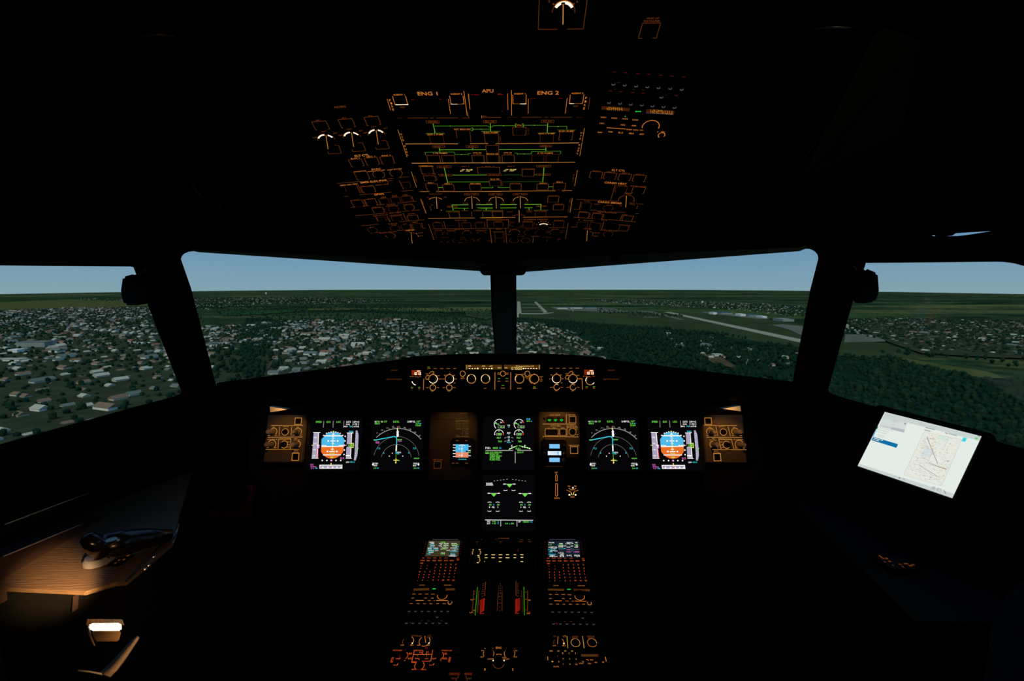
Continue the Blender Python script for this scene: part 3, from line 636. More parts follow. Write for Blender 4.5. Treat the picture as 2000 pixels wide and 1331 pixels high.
# ---- aft overhead
U = oh('dome_light_dial_panel', 'square panel cut by the top edge of the photo with one brightly lit rotary dial', -40, 60, .02, .115, PL_OH, 1100)
U.z(*ZE)
U.L('d', 1, 257, -100, 243, 271, 420, 270).L('d', 1, 512, 268, 662, 266, 705, -60)
U.arc(478, 110, 104, -5, 185, 'd', 1, 26).arc(478, 112, 86, 30, 150, 'h', 5, 24).arc(478, 112, 103, 38, 142, 'o', 1.6, 20).L('d', 2, 345, 0, 347, 22).L('d', 2, 605, 5, 603, 22).dot(385, 36, 9, 'd').dot(572, 34, 9, 'd')
U.knob(478, 125, 60, .004, 'cap', (475, 40, 473, 230), 'a')
U.done()
U = oh('datalink_panel', 'small panel near the top right with one square button lettered GND HF DATALINK', 18, 90, .19, .285, PL_OH, 1270)
U.z(*ZE)
U.t(1308, 168, 13, 'GND HF', 'd', 118).t(1300, 193, 16, 'DATALINK', 'd', 150)
U.L('d', 1, 1380, 212, 1212, 214, 1173, 352, 1208, 354).L('d', 1, 1380, 214, 1340, 352, 1305, 352)
U.parts.append(('push_button', capmesh(.022, .02, .004, M['cap']), *U.uv(1278, 283)[:2], 0, None))
U.done()
# ================================================================ GLARESHIELD UNITS
ZF = (780, 700, 9.5238); ZG = (970, 700, 9.5238); ZH = (740, 690, 4)
def efis(side, name, label):
    U = Unit(name, label, 'control panel', PL_FCU, 'navigation display control panels', th=.05, mat='console')
    if side == 'L':
        U.z(*ZF)
        U.box(317, 270, 178, 94, 'X', 8, cap=False); U.r(317, 270, 175, 92, 'X'); U.seg(332, 288, 150, 48, '1013', 'h').t(358, 240, 22, 'QNH', 'h', 62)
        U.t(210, 340, 16, 'IN', 'o', 22).t(252, 343, 14, 'HG', 'o', 34).L('o', .8, 290, 348, 350, 352, 362, 380).t(388, 341, 14, 'HPA', 'o', 40)
        U.arc(318, 418, 82, 190, 262, 'h', 1.2).knob(318, 415, 62, .014, 'cap')
        for x, n in ((236, 'FD'), (370, 'LS')): U.t(x, 538, 14, '---', 'U', 46).r(x, 538, 44, 9, 'H').t(x, 566, 15, n, 'o', 36).box(x, 552, 80, 60, M['cap'], .6)
        U.L('o', 1, 455, 385, 448, 590).r(548, 166, 44, 9, 'H')
        for x, n in ((548, 'CSTR'), (667, 'WPT'), (788, 'VORD'), (909, 'NDB'), (1032, 'ARPT')): U.t(x, 193, 14, n, 'o', 62)
        U.arc(628, 385, 80, -145, 200, 'a', 1, 40).arc(628, 385, 80, -150, 60, 'h', .8, 30).knob(628, 385, 62, .016, 'cap')
        U.arc(932, 385, 80, 0, 360, 'a', 1, 40).arc(932, 385, 80, -150, 45, 'h', .8, 30).knob(932, 385, 62, .016, 'cap')
        U.L('e', .9, 548, 395, 500, 393, 486, 370, 515, 318, 560, 322).L('e', .9, 555, 290, 575, 262, 610, 247, 640, 250, 636, 300).t(520, 292, 14, 'ROSE', 'o', 50).t(535, 328, 13, 'VOR', 'o', 40).t(525, 389, 13, 'LS', 'o', 28).t(632, 284, 14, 'NAV', 'o', 50).t(727, 326, 14, 'ARC', 'o', 50).t(752, 387, 14, 'PLAN', 'o', 72)
        for x, y, n in ((845, 318, '20'), (936, 286, '40'), (1018, 318, '80'), (1050, 387, '160'), (1026, 462, '320'), (820, 387, '10')): U.t(x, y, 14, n, 'o', 32)
        for x in (623, 930): U.arc(x, 547, 53, 0, 360, 'a', 1, 30).knob(x, 547, 34, .012, 'cap', name='toggle_switch').t(x-8, 615, 14, 'OFF', 'o', 48).t(x-100, 547, 14, 'ADF', 'o', 50).t(x+95, 547, 14, 'VOR', 'o', 50).L('o', .9, x, 478, x, 492)
        U.plate(185, 130, 1090, 650)
    else:
        U.z(*ZG)
        U.box(1718, 262, 178, 94, 'X', 8, cap=False); U.r(1718, 262, 175, 92, 'X'); U.seg(1735, 280, 150, 48, '1013', 'h').t(1760, 233, 22, 'QNH', 'h', 62)
        U.t(1625, 333, 16, 'IN', 'o', 22).t(1665, 336, 14, 'HG', 'o', 34).L('o', .8, 1690, 345, 1750, 342).t(1805, 335, 14, 'HPA', 'o', 46)
        U.arc(1740, 412, 82, 130, 300, 'a', 1, 24).arc(1740, 412, 82, 140, 190, 'h', 1.1).arc(1740, 412, 82, 300, 330, 'h', 1.1).knob(1740, 412, 62, .014, 'cap')
        for x, n in ((1676, 'LS'), (1810, 'FD')): U.r(x, 532, 44, 9, 'H').t(x, 560, 15, n, 'o', 36).box(x, 546, 80, 60, M['cap'], .6)
        U.L('o', 1, 1500, 382, 1588, 380, 1597, 585)
        for x, n in ((1015, 'ARPT'), (1137, 'NDB'), (1255, 'VORD'), (1378, 'WPT'), (1500, 'CSTR')): U.t(x, 188, 14, n, 'o', 62)
        for x in (1115, 1418): U.arc(x, 382, 80, 0, 360, 'a', 1, 40).knob(x, 382, 62, .016, 'cap')
        U.arc(1115, 382, 80, 150, 300, 'h', .8, 24).arc(1418, 382, 80, 215, 345, 'h', .9, 24)
        U.L('e', .9, 1338, 388, 1290, 388, 1275, 365, 1300, 312, 1345, 318).L('e', .9, 1340, 285, 1360, 255, 1400, 243, 1416, 246, 1414, 296).t(1305, 288, 14, 'ROSE', 'o', 50).t(1325, 322, 13, 'VOR', 'o', 40).t(1418, 280, 14, 'NAV', 'o', 50).t(1512, 320, 14, 'ARC', 'o', 50).t(1535, 383, 14, 'PLAN', 'o', 60)
        for x, y, n in ((1020, 312, '20'), (1112, 281, '40'), (1194, 312, '80'), (1228, 383, '160'), (1206, 458, '320'), (998, 384, '10')): U.t(x, y, 14, n, 'o', 32)
        for x in (1115, 1420): U.arc(x, 540, 53, 50, 350, 'a', 1, 30).knob(x, 540, 34, .012, 'cap', name='toggle_switch').t(x-5, 610, 14, 'OFF', 'o', 48).t(x-98, 542, 14, 'ADF', 'o', 50).t(x+95, 542, 14, 'VOR', 'o', 50).L('o', .9, x, 470, x, 486)
        U.plate(965, 130, 1870, 650)
    U.done()
efis('L', 'navigation_control_panel', 'left barometer and navigation display panel on the glareshield, its red window reading 1013')
efis('R', 'navigation_control_panel', 'right barometer and navigation display panel on the glareshield, its red window reading 1013')
U = Unit('autopilot_control_panel', 'autopilot panel in the middle of the glareshield with wide amber window showing 07000', 'control panel', PL_FCU, None, th=.05, mat='console')
U.z(*ZF)
U.r(1570, 168, 680, 88, 'Q')
U.r(1252, 168, 22, 80, emit('lcd_edge_amber', (.35, .28, .06), .6)).t(1308, 148, 20, 'SPD', 'y', 56).t(1568, 148, 20, 'HDG', 'y', 62).t(1705, 148, 20, 'LAT', 'y', 56).t(1862, 180, 20, 'HDG', 'y', 62)
for x in (1306, 1357, 1408, 1568, 1619, 1670): U.r(x, 192, 22, 11, 'h')
U.dot(1458, 192, 16, 'y').dot(1720, 192, 16, 'y').dot(1458, 192, 8, 'h').dot(1720, 192, 8, 'h')
U.arc(1178, 288, 49, 0, 360, 'a', .9, 34).knob(1178, 288, 36, .004, 'cap', name='push_button').t(1178, 352, 12, 'SPD', 'o', 46).t(1178, 377, 14, 'MACH', 'o', 74)
for x in (1340, 1602): U.arc(x, 385, 82, 0, 360, 'a', 1.1, 44).knob(x, 385, 60, .018, 'cap').arc(x, 385, 78, 120, 210, 'h', .5, 20).arc(x, 385, 78, -10, 60, 'h', .5, 20)
U.L('o', 1.1, 1779, 262, 1776, 585).t(1597, 561, 14, 'LOC', 'o', 46)
U.z(*ZG)
U.r(50, 168, 96, 88, 'Q').r(470, 166, 670, 86, 'Q').r(796, 168, 20, 80, emit('lcd_edge_amber_right', (.4, .33, .1), .7)).t(52, 180, 20, 'HDG', 'y', 64).t(172, 180, 20, 'V/S', 'y', 56).t(378, 146, 18, 'ALT', 'y', 50).L('y', .7, 405, 150, 480, 152).t(530, 150, 18, 'LVL/CH', 'y', 100).L('y', .7, 585, 150, 628, 150).t(664, 148, 18, 'V/S', 'y', 56)
U.seg(374, 192, 200, 48, '07000', 'y').dot(500, 192, 16, 'y').dot(500, 192, 8, 'h')
for x in (540, 586, 638, 690, 740): U.r(x, 191, 26, 10, 'h')
U.arc(117, 288, 47, 0, 360, 'a', .9, 34).knob(117, 288, 34, .004, 'cap', name='push_button')
for x, y, n in ((42, 275, 'HDG'), (42, 300, 'TRK'), (195, 275, 'V/S'), (195, 300, 'FPA'), (42, 428, 'AP1'), (190, 428, 'AP2')): U.t(x, y, 14, n, 'o', 52)
for x, y in ((43, 378), (191, 378), (118, 507), (702, 534)): U.r(x, y, 46, 9, 'H')
for x, y, w, h in ((43, 402, 78, 80), (191, 402, 78, 80), (118, 532, 84, 80), (702, 552, 80, 60), (422, 560, 100, 50)): U.box(x, y, w, h, M['cap'], .6)
U.t(117, 557, 15, 'A/THR', 'o', 78).L('o', 1.1, 263, 262, 261, 585).t(366, 299, 14, '100', 'o', 38).t(484, 299, 14, '1000', 'o', 50)
U.arc(425, 385, 82, 0, 360, 'a', 1.1, 44).arc(425, 385, 78, 130, 200, 'h', .5, 14).knob(425, 385, 60, .018, 'cap').arc(702, 385, 82, 0, 360, 'a', 1.1, 44).arc(702, 385, 98, 120, 240, 'e', .9, 20).knob(702, 385, 60, .018, 'cap').arc(570, 288, 47, 0, 360, 'a', .9, 34).knob(570, 288, 34, .004, 'cap', name='push_button')
U.t(562, 352, 13, 'METRIC', 'o', 76).t(568, 377, 13, 'ALT', 'o', 48).t(702, 291, 12, 'UP', 'o', 30).t(705, 482, 14, 'DN', 'o', 34).t(828, 346, 14, 'PUSH', 'o', 64).t(828, 373, 13, 'TO', 'o', 28).t(828, 400, 13, 'LEVEL', 'o', 62).t(828, 427, 13, 'OFF', 'o', 44).t(422, 561, 15, 'EXPED', 'o', 82).t(702, 561, 15, 'APPR', 'o', 66)
pL = PL_FCU.uv(896, 740); pR = PL_FCU.uv(1068, 740)
U.rectuv(pL[0], PL_FCU.uv(980, 769)[1], pR[0], PL_FCU.uv(980, 711)[1])
U.done()
U.z(*ZH)
for sd, x, lb in (('L', 120, 'left'), ('R', 1815, 'right')):
    U = Unit('side_stick_priority_panel', lb+' end panel of the glareshield with two faint lines of warning lettering', 'warning panel', PL_FCU, 'warning panels on the glareshield', th=.04, mat='console')
    U.z(*ZH); U.t(x, 135, 8, 'CHRONO', 'd', 54).t(x, 205, 8, 'SIDE STICK PRIORITY', 'd', 124)
    U.box(x, 135, 66, 20, M['cap'], .6, name='push_button').box(x, 205, 140, 24, M['cap'], .6, name='warning_light')
    U.plate(x-80, 105, x+80, 235); U.done()

# ================================================================ MAIN PANEL DISPLAYS
DU = 'display units on the main instrument panel'
def display(name, label, cx, cy, g=DU):
    U = Unit(name, label, 'display', PL_MAIN, g, th=.035, mat='bezel', raise_=.008, bevel=.004)
    U.legend_name = 'screen_image'
    u, v, _ = PL_MAIN.uv(cx, cy, U.off)
    U.rectuv(u-.0915, v-.0915, u+.0915, v+.0915)
    U.z(0, 0, 1)
    a = .0795
    U.add([(u-a, v-a), (u+a, v-a), (u+a, v+a), (u-a, v+a)], [(0, 1, 2, 3)], 'F')
    return U
def pfd(cx, cy, label):
    # drawn in the left unit's place; shifted for the right one
    U = display('primary_flight_display', label, 655, 867.5)
    U.z(595, 805, 11.0917)
    for x, n in ((308, 'SPEED'), (518, 'G/S'), (737, 'LOC')): U.t(x, 217, 36, n, 'G', 30+len(n)*20)
    for a, b in (((418, 195), (405, 340)), ((622, 195), (615, 340)), ((852, 195), (848, 340)), ((1046, 195), (1040, 340))): U.L('w', .9, *a, *b)
    U.t(950, 217, 36, 'CAT3', 'W', 100).t(942, 270, 30, 'DUAL', 'W', 86).t(893, 318, 28, 'MDA', 'W', 84).t(998, 318, 28, '750', 'C', 62).t(1122, 217, 36, 'AP1+2', 'W', 126).t(1122, 268, 34, '1 FD 2', 'W', 118).t(1120, 318, 30, 'A/THR', 'W', 120)
    # attitude
    import itertools
    U.poly('S', 368, 596, 430, 525, 475, 480, 540, 448, 620, 436, 700, 448, 765, 480, 812, 525, 862, 596, 850, 752, 362, 752)
    U.poly('T', 362, 752, 850, 752, 838, 862, 790, 925, 730, 972, 665, 1003, 590, 1012, 515, 1003, 450, 972, 400, 925, 357, 862)
    for x, y in ((415, 512), (478, 465), (525, 452), (575, 438), (678, 438), (722, 452), (770, 465), (826, 512)): U.r(x, y, 24, 24, 'W')
    U.poly('Y', 610, 416, 645, 416, 645, 438, 628, 446, 610, 438).poly('W', 595, 500, 628, 452, 655, 500)
    U.L('W', 2, 428, 520, 812, 520).L('W', 1.3, 590, 570, 652, 570).L('W', 1.6, 562, 630, 672, 630).L('W', 1.3, 590, 688, 640, 688).L('W', 1.2, 600, 540, 634, 540).L('W', 1.2, 596, 604, 630, 604).L('W', 1.2, 592, 660, 632, 660)
    for x, y in ((515, 630), (718, 630), (496, 858), (700, 858)): U.r(x, y, 34, 34, 'W')
    U.L('W', .8, 634, 500, 604, 744) if 0 else None
    U.L('W', 1.6, 366, 752, 850, 746).L('W', 1.4, 366, 728, 470, 728, 468, 756).L('W', 1.4, 845, 728, 745, 728, 742, 756).L('Y', .8, 390, 722, 462, 722).L('Y', .8, 750, 722, 845, 722)
    U.L('Y', 1.6, 606, 758, 600, 856).L('W', 1.6, 566, 806, 636, 806).L('W', 1.8, 538, 857, 660, 857).L('G', 1.2, 538, 896, 654, 896).L('Y', .9, 538, 893, 654, 893).L('W', 1.9, 402, 932, 786, 932).L('Y', 2, 612, 688, 608, 735).t(592, 981, 34, '2500', 'G', 82).t(592, 985, 26, '50', 'Y', 60)
    # speed tape
    U.poly('L', 200, 445, 306, 445, 280, 1005, 158, 1005).L('W', 1.2, 190, 446, 345, 448).L('W', 1.2, 155, 1003, 300, 1003).L('W', 1.4, 306, 448, 290, 790).L('R', 2, 292, 800, 288, 990).L('W', 1, 283, 800, 276, 1000)
    for y, x, n in ((555, 232, '180'), (685, 225, '160'), (816, 212, '140'), (948, 200, '120')): U.t(x, y, 30, n, 'W', 68)
    U.L('Y', 1.2, 155, 724, 200, 724).L('W', 1.4, 262, 725, 325, 725).poly('M', 292, 762, 310, 735, 326, 735, 322, 788, 308, 788).poly('L', 300, 762, 312, 748, 310, 776)
    # altitude tape
    U.poly('L', 928, 460, 1026, 460, 998, 1008, 896, 1008).L('W', 1.3, 918, 460, 1058, 456).L('W', 1.4, 1022, 460, 996, 1008).L('W', 1.2, 893, 1003, 1022, 1006).t(1008, 428, 32, '7000', 'C', 96).L('W', 2.2, 895, 948, 985, 948)
    U.poly('K', 912, 700, 1012, 700, 1012, 756, 900, 756).box(1036, 728, 60, 106, 'Y', 1, cap=False).r(1034, 728, 42, 90, 'G').t(975, 728, 34, '10', 'G', 60).t(1035, 728, 60, '20', 'K', 38).L('Y', 1, 960, 696, 1010, 696).L('Y', 1, 955, 756, 1010, 756).poly('M', 840, 724, 866, 700, 890, 724, 866, 750).poly('W', 852, 724, 866, 712, 880, 724, 866, 738).L('Y', 1, 886, 724, 912, 722)
    for x, y in ((882, 530), (877, 630), (864, 826), (855, 925), (386, 1052), (486, 1052), (684, 1052), (784, 1052)): U.dot(x, y, 16, 'W')
    U.poly('L', 1112, 402, 1146, 402, 1172, 500, 1160, 760, 1146, 940, 1108, 1055, 1070, 1048, 1086, 900, 1100, 600).L('G', 1.2, 1166, 782, 1132, 845).t(1136, 864, 28, '05', 'G', 34).r(1098, 724, 20, 8, 'Y')
    for y in (470, 520, 560, 650, 900, 950, 1000): U.r(1132-(y-450)*.06, y, 20, 8, 'W')
    U.t(820, 1005, 40, 'ILS', 'M', 84).t(935, 1088, 30, 'QNH', 'W', 72).t(1040, 1088, 32, '1013', 'C', 90)
    U.poly('M', 554, 1052, 583, 1026, 612, 1052, 583, 1078).poly('W', 570, 1052, 583, 1040, 596, 1052, 583, 1064)
    U.poly('W', 326, 1146, 822, 1146, 820, 1230, 326, 1230).poly('L', 342, 1160, 812, 1160, 810, 1218, 340, 1218)
    for x in (402, 508, 612, 704, 790): U.dot(x, 1200, 17, 'W')
    U.L('Y', 1.8, 578, 1108, 578, 1176).r(575, 1203, 26, 26, 'M')
    U.t(165, 1142, 30, 'BUD', 'M', 66).t(172, 1185, 30, '109.50', 'M', 78).t(172, 1220, 22, '2.6', 'M', 66).t(240, 1190, 18, 'BD', 'M', 50).t(257, 1220, 24, 'NM', 'C', 50)
    r = U.done(); r.matrix_world = PL_MAIN.mat(*PL_MAIN.uv(cx, cy, .008)[:2]); return r
pfd(655, 867.5, 'left primary flight display with blue and orange attitude ball, beside the left lighting switches')
pfd(1317.5, 867.5, 'right primary flight display with blue and orange attitude ball, beside the right lighting switches')
def nd(cx, cy, label, left):
    U = display('navigation_display', label, 776, 867.5)
    U.z(715, 805, 11.0917)
    U.t(206, 212, 28, 'GS', 'W', 42).t(265, 210, 36, '136', 'G', 64).t(342, 212, 28, 'TAS', 'W', 50).t(422, 210, 36, '137', 'G', 62).t(244, 254, 32, '005/3', 'G', 108).t(654, 210, 38, 'ILS13L', 'G', 132).t(984, 210, 36, 'LHBP13L', 'W', 172).t(1140, 208, 34, '127\u00b0', 'G', 88).t(1105, 252, 32, '2.4', 'G', 60).t(1170, 252, 26, 'NM', 'C', 44).t(1132, 294, 34, '15:03', 'G', 108)
    cx0, cy0, R = 655, 1030+15, 672
    U.arc(cx0+12, cy0, R, 41, 135, 'w', 1.1, 60)
    for i, n in enumerate(('8', '9', '10', '11', '12', '13', '14', '15', '16', '17')):
        a = 134-i*9.9+2
        if i == 0: continue
        U.arc(cx0+12, cy0, R+14, a-.25, a+.25, 'w', 3, 6)
        X = cx0+12+(R+52)*math.cos(rad(a)); Y = cy0-(R+52)*math.sin(rad(a))
        U.t(X, Y, 34 if n in ('12', '15') else 26, n, 'w', 20*len(n))
        U.arc(cx0+12, cy0, R+7, a-5.2, a-4.8, 'w', 1.4, 6)
    U.dots(cx0, cy0-2, 498, 12, 168, 76, 'w', .75).dots(cx0, cy0-2, 330, 12, 168, 54, 'w', .75)
    U.L('r' if 0 else 'R', 1.1, 682, 312, 681, 345).poly('Y', 674, 345, 690, 345, 696, 385, 670, 385).poly('W', 688, 375, 718, 440, 704, 450, 714, 495, 704, 540, 668, 540, 664, 495, 672, 450, 662, 440)
    U.L('C', 1.6, 178, 608, 235, 606, 610, 533, 650, 540, 668, 575, 666, 720).L('W', 2.4, 662, 720, 656, 850).L('C', 1.6, 656, 850, 656, 900).L('g', 1.6, 655, 900, 652, 1015).L('Y', 1.6, 652, 1010, 650, 1085).L('Y', 1.6, 598, 1048, 700, 1046).poly('Y', 630, 1098, 666, 1098, 648, 1122).L('Y', 1.6, 635, 1090, 663, 1090)
    U.t(210, 610, 26, 'D127', 'G', 76).t(736, 604, 30, 'BP747', 'G', 96).t(715, 1055, 26, 'TP', 'G', 36)
    if left: U.t(250, 662, 44, '7000', 'M', 86).t(734, 634, 22, '2500', 'M', 84)
    U.t(278, 790, 34, '7.5', 'C', 62).t(1048, 790, 34, '7.5', 'C', 62).t(388, 888, 32, '5', 'C', 26).t(930, 886, 32, '5', 'C', 26).L('C', 1.4, 640, 892, 680, 892).t(724, 878, 30, 'RW13L', 'W', 84).t(702, 908, 24, '500', 'C', 50)
    for x, y in ((572, 895), (508, 958), (802, 957)): U.dot(x, y, 11, 'W')
    for x, s in ((213, 1), (1070, -1)):
        U.t(x, 1118, 34, 'VOR1' if s > 0 else 'VOR2', 'W', 96).t(x-(2 if s > 0 else 14), 1162, 30, 'BUD', 'W', 72)
        U.arc(155 if s > 0 else 1140, 1138, 14, 0, 360, 'W', 1, 12).L('W', 1, 155 if s > 0 else 1140, 1100, 155 if s > 0 else 1140, 1165)
    U.t(195, 1216, 30, '2.4', 'G', 50).t(258, 1216, 24, 'NM', 'C', 44).t(1066, 1216, 30, '2.6', 'G', 60).t(1134, 1216, 24, 'NM', 'C', 44).t(1100, 1006, 26, '000/00', 'G', 118)
    r = U.done(); r.matrix_world = PL_MAIN.mat(*PL_MAIN.uv(cx, cy, .008)[:2]); return r
nd(776, 867.5, 'left navigation display, compass arc with two magenta notes by the cyan track', True)
nd(1197.5, 867.5, 'right navigation display, compass arc whose cyan track has no magenta notes', False)
# engine display
U = display('engine_display', 'engine and checklist display in the middle of the main panel, with four small dials', 993.5, 865.5)
U.z(930, 805, 11.0923)
for x in (500, 930):
    U.arc(x, 272, 108, 18, 230, 'W', 1.1, 30).arc(x-2, 272, 106, 18, 38, 'R', 1.8, 6).L('G', 1.4, x-118, 240, x-2, 272).t(x+44, 228, 30, '10', 'W', 40).t(x-70, 238, 24, '5', 'W', 24).poly('C', x-12, 168, x+12, 168, x, 146)
    U.box(x+44, 325, 148, 56, 'w', .8, cap=False).t(x+58, 326, 34, '45.6', 'G', 84)
    U.arc(x-6, 488, 98, 5, 180, 'W', 1.1, 26).r(x+88, 478, 22, 46, 'R').r(x-98, 490, 24, 16, 'W').L('G', 1.4, x-6, 388, x-6, 430).box(x-6, 484, 118, 48, 'w', .9, cap=False).r(x+10, 484, 80, 38, 'G').t(x+10, 484, 26, '503', 'K', 66)
    U.t(x-10, 563, 38, '70.7', 'G', 90).t(x+14, 640, 38, '760', 'G', 78)
for y, n, w, s in ((293, 'N1', 46, '%'), (455, 'EGT', 72, '\u00b0C'), (548, 'N2', 46, '%'), (622, 'FF', 44, 'KG/H')):
    U.t(707, y, 34, n, 'W', w).t(708, y+38, 26, s, 'C', 84 if len(s) > 2 else 26)
for y in (560, 635): U.L('w', 1, 610, y+10, 655, y-8).L('w', 1, 765, y-8, 806, y+10)
U.t(1130, 158, 38, 'CLB', 'C', 84).t(1132, 202, 30, '83.2', 'G', 74).t(1198, 204, 24, '%', 'C', 26)
U.poly('G', 700, 805, 880, 730, 900, 730, 900, 738, 720, 818, 705, 822).poly('G', 925, 725, 1170, 780, 1176, 805, 1150, 800, 925, 738).t(772, 738, 36, 'S', 'W', 32).t(1058, 738, 36, 'F', 'W', 32).t(912, 800, 42, 'FULL', 'G', 108)
for x, y in ((730, 800), (775, 782), (820, 765), (1005, 760), (1055, 770), (1105, 778), (1160, 795)): U.dot(x, y, 12, 'W')
U.L('w', 1.4, 198, 836, 800, 836).L('w', 1.4, 890, 834, 1208, 834).L('w', 1.6, 846, 860, 846, 1110)
U.t(245, 780, 38, 'FOB', 'W', 88).t(312, 780, 34, ':', 'W', 14).t(413, 780, 38, '4600', 'G', 108).t(522, 782, 28, 'KG', 'C', 44)
U.t(238, 880, 34, 'LDG', 'G', 72).L('G', 1, 200, 902, 276, 902)
for i, n in enumerate(('LDG GEAR DN', 'SIGNS ON', 'CABIN READY', 'SPLRS ARM', 'FLAPS FULL')):
    w = (262, 190, 262, 215, 232)[i]; U.t(294+w/2, 878+i*39.5, 34, n, 'G', w)
U.t(958, 878, 34, 'LDG LT', 'G', 140)
U.done()
# system display
U = display('system_display', 'wheel page display below the engine display, with three green gear triangles', 994, 982)
U.z(820, 780, 5.1182)
for i in range(5): U.L('w', 1, 738+i*31.5, 819-i*4, 752+i*31.5, 818-i*4).L('w', 1, 922+i*31.5, 803+i*4.2, 936+i*31.5, 804+i*4.2)
U.t(697, 847, 22, 'WHEEL', 'W', 72).L('W', .9, 660, 861, 732, 861)
for x, y in ((896, 850), (740, 942), (1051, 944)):
    U.L('w', 1, x-62, y, x+62, y).poly('G', x-32, y, x+32, y, x, y+34).L('W', 1.4, x-62, y, x-38, y).L('W', 1.4, x+36, y, x+60, y)
def cup(x, y, s): 
    U.arc(x, y+s*30, 38, 240 if s < 0 else 60, 300 if s < 0 else 120, 'W', 1, 10)
for x in (856, 937): cup(x, 906, -1)
for x in (697, 778, 1011, 1092): cup(x, 1036+3, 1); cup(x, 1113, -1)
for x in (740, 1052): U.t(x-36, 1056, 15, '50', 'G', 24).t(x+44, 1056, 15, '50', 'G', 24).t(x-3, 1056, 14, '\u00b0C', 'C', 14).t(x-4, 1081, 15, 'REL', 'W', 28)
for x, n in ((697, '1'), (780, '2'), (1010, '3'), (1092, '4')): U.t(x, 1081, 14, n, 'W', 8)
U.L('W', 1, 652, 1208, 1132, 1211).L('w', 1.5, 809, 1212, 809, 1272).L('w', 1.5, 971, 1213, 971, 1274)
for y, a, b in ((1224, 'TAT', '+15'), (1244, 'SAT', '+12')): U.t(688, y, 15, a, 'W', 36).t(740, y, 15, b, 'G', 36).t(781, y, 15, '\u00b0C', 'C', 16)
U.t(867, 1244, 15, '14', 'G', 24).t(898, 1246, 10, 'H', 'C', 10).t(926, 1244, 15, '50', 'G', 24).t(996, 1226, 15, 'GW', 'W', 26).t(1061, 1227, 15, '58600', 'G', 60).t(1114, 1228, 12, 'KG', 'C', 22)
U.done()
# ------------- switch panels at the ends
def switches(side, label):
    U = Unit('lighting_switch_panel', label, 'control panel', PL_MAIN, 'flood-lit switch panels at both ends of the instrument panel', th=.02, mat='plate')
    U.z(500, 790, 10.2364)
    e = emit('engraving_lit_'+side, (1, .40, .07), .5)
    s = 1
    mx = (lambda x: x) if side == 'left' else (lambda x: 1126-x+9)
    def L(*p): U.L(e, 1, *[mx(c) if i % 2 == 0 else c for i, c in enumerate(p)])
    L(300, 427, 945, 424); L(232, 662, 930, 655); L(195, 903, 860, 900); L(474, 445, 462, 635); L(714, 445, 704, 632); L(452, 695, 440, 885); L(700, 690, 686, 890); L(452, 695, 700, 690)
    for (x, y, n, w) in ((355, 460, 'FO', 50), (600, 450, 'PFD/ND XFR', 110), (838, 457, 'PFD', 40), (258, 626, 'OFF', 50), (407, 626, 'BRT', 48), (752, 620, 'OFF', 50), (905, 620, 'BRT', 52), (330, 703, 'LOUD SPEAKER', 205), (580, 703, 'CONSOLE/FLOOR', 235), (798, 687, 'MISC', 60), (818, 714, 'INST PNL', 138), (238, 869, 'OFF', 46), (388, 869, 'MAX', 54), (655, 753, 'BRT', 52), (660, 808, 'DIM', 46), (650, 858, 'OFF', 50), (796, 932, 'GPWS', 74), (796, 966, 'G/S', 118)):
        U.t(mx(x), y, 17, n, e, w)
    for x, y, r, a0, a1 in ((352, 548, 70, -50, 160), (838, 550, 74, -30, 200), (318, 800, 82, -40, 160), (830, 800, 62, -60, 90)):
        if side == 'right': a0, a1 = 180-a1, 180-a0
        U.arc(mx(x), y, r, a0, a1, e, 1.2, 24)
    U.arc(mx(585), 555, 64, 0, 360, e, 1.1, 30).arc(mx(565), 805, 70, 0, 360, e, 1.1, 30)
    U.knob(mx(350), 548, 46, .034, 'knobg').knob(mx(838), 550, 40, .032, 'knobg').knob(mx(838), 550, 58, .010, 'knobg').knob(mx(318), 800, 46, .034, 'knobg').knob(mx(830), 800, 50, .034, 'knobg').knob(mx(585), 555, 52, .006, 'cap', name='round_button').knob(mx(565), 805, 50, .016, 'cap', name='rotary_switch')
    U.box(mx(845), 340, 140, 142, e, 1.2).box(mx(790), 1052, 146, 156, e, 1.2)
    U.off = 0
    xs = [mx(185), mx(985)]
    U.plate(min(xs), 215, max(xs), 1168)
    r = U.done()
    return r
switches('left', 'left lighting and loudspeaker switch panel, lit orange, outboard of the left flight display')
r = switches('right', 'right lighting and loudspeaker switch panel, lit orange, outboard of the right flight display')
u, v, _ = PL_MAIN.uv(1415, 857.5); r.matrix_world = PL_MAIN.mat(u, v)
# placard panel with standby instrument
Z2 = (820, 780, 5.1182)
U = Unit('placard_panel', 'brown panel left of the engine display with a speed limit placard', 'panel', PL_MAIN, None, th=.02, mat='plate')
U.z(*Z2)
e = emit('engraving_placard', (1, .45, .1), .12)
U.box(325, 167, 350, 76, M['bezel'], .8, cap=False).t(435, 143, 8, '40 A2 27', e, 76)
for x in (172, 478): U.dot(x, 167, 6, M['bezel'])
for y, a, b in ((226, 'MAX', 'SPEED'), (248, 'VLE', '280/.67'), (270, 'VLO EXT', '250/.60'), (290, 'VLO RET', '220/.54'), (300, 'VFE', '1  230')): U.t(385, y, 9, a, e, 52).t(455, y, 9, b, e, 66)
for y, a, b in ((314, '', '1+F 215'), (330, '', '2  200'), (346, '', '3  185'), (366, 'FULL', '177')): U.t(385, y, 8, a, e, 36).t(455, y, 9, b, e, 62)
U.L(e, .8, 360, 212, 490, 212).L(e, .8, 360, 376, 490, 376).box(177, 658, 76, 72, 'd', 1).t(178, 608, 13, 'TERR ON ND', 'd', 100)
U.plate(90, 130, 575, 820); U.done()
U = Unit('standby_instrument', 'small square standby instrument with pale blue and salmon screen, left of the engine display', 'instrument', PL_MAIN, None, th=.03, mat='bezel', raise_=.014, bevel=.006)
U.z(*Z2)
U.r(420, 530, 196, 190, 'F')
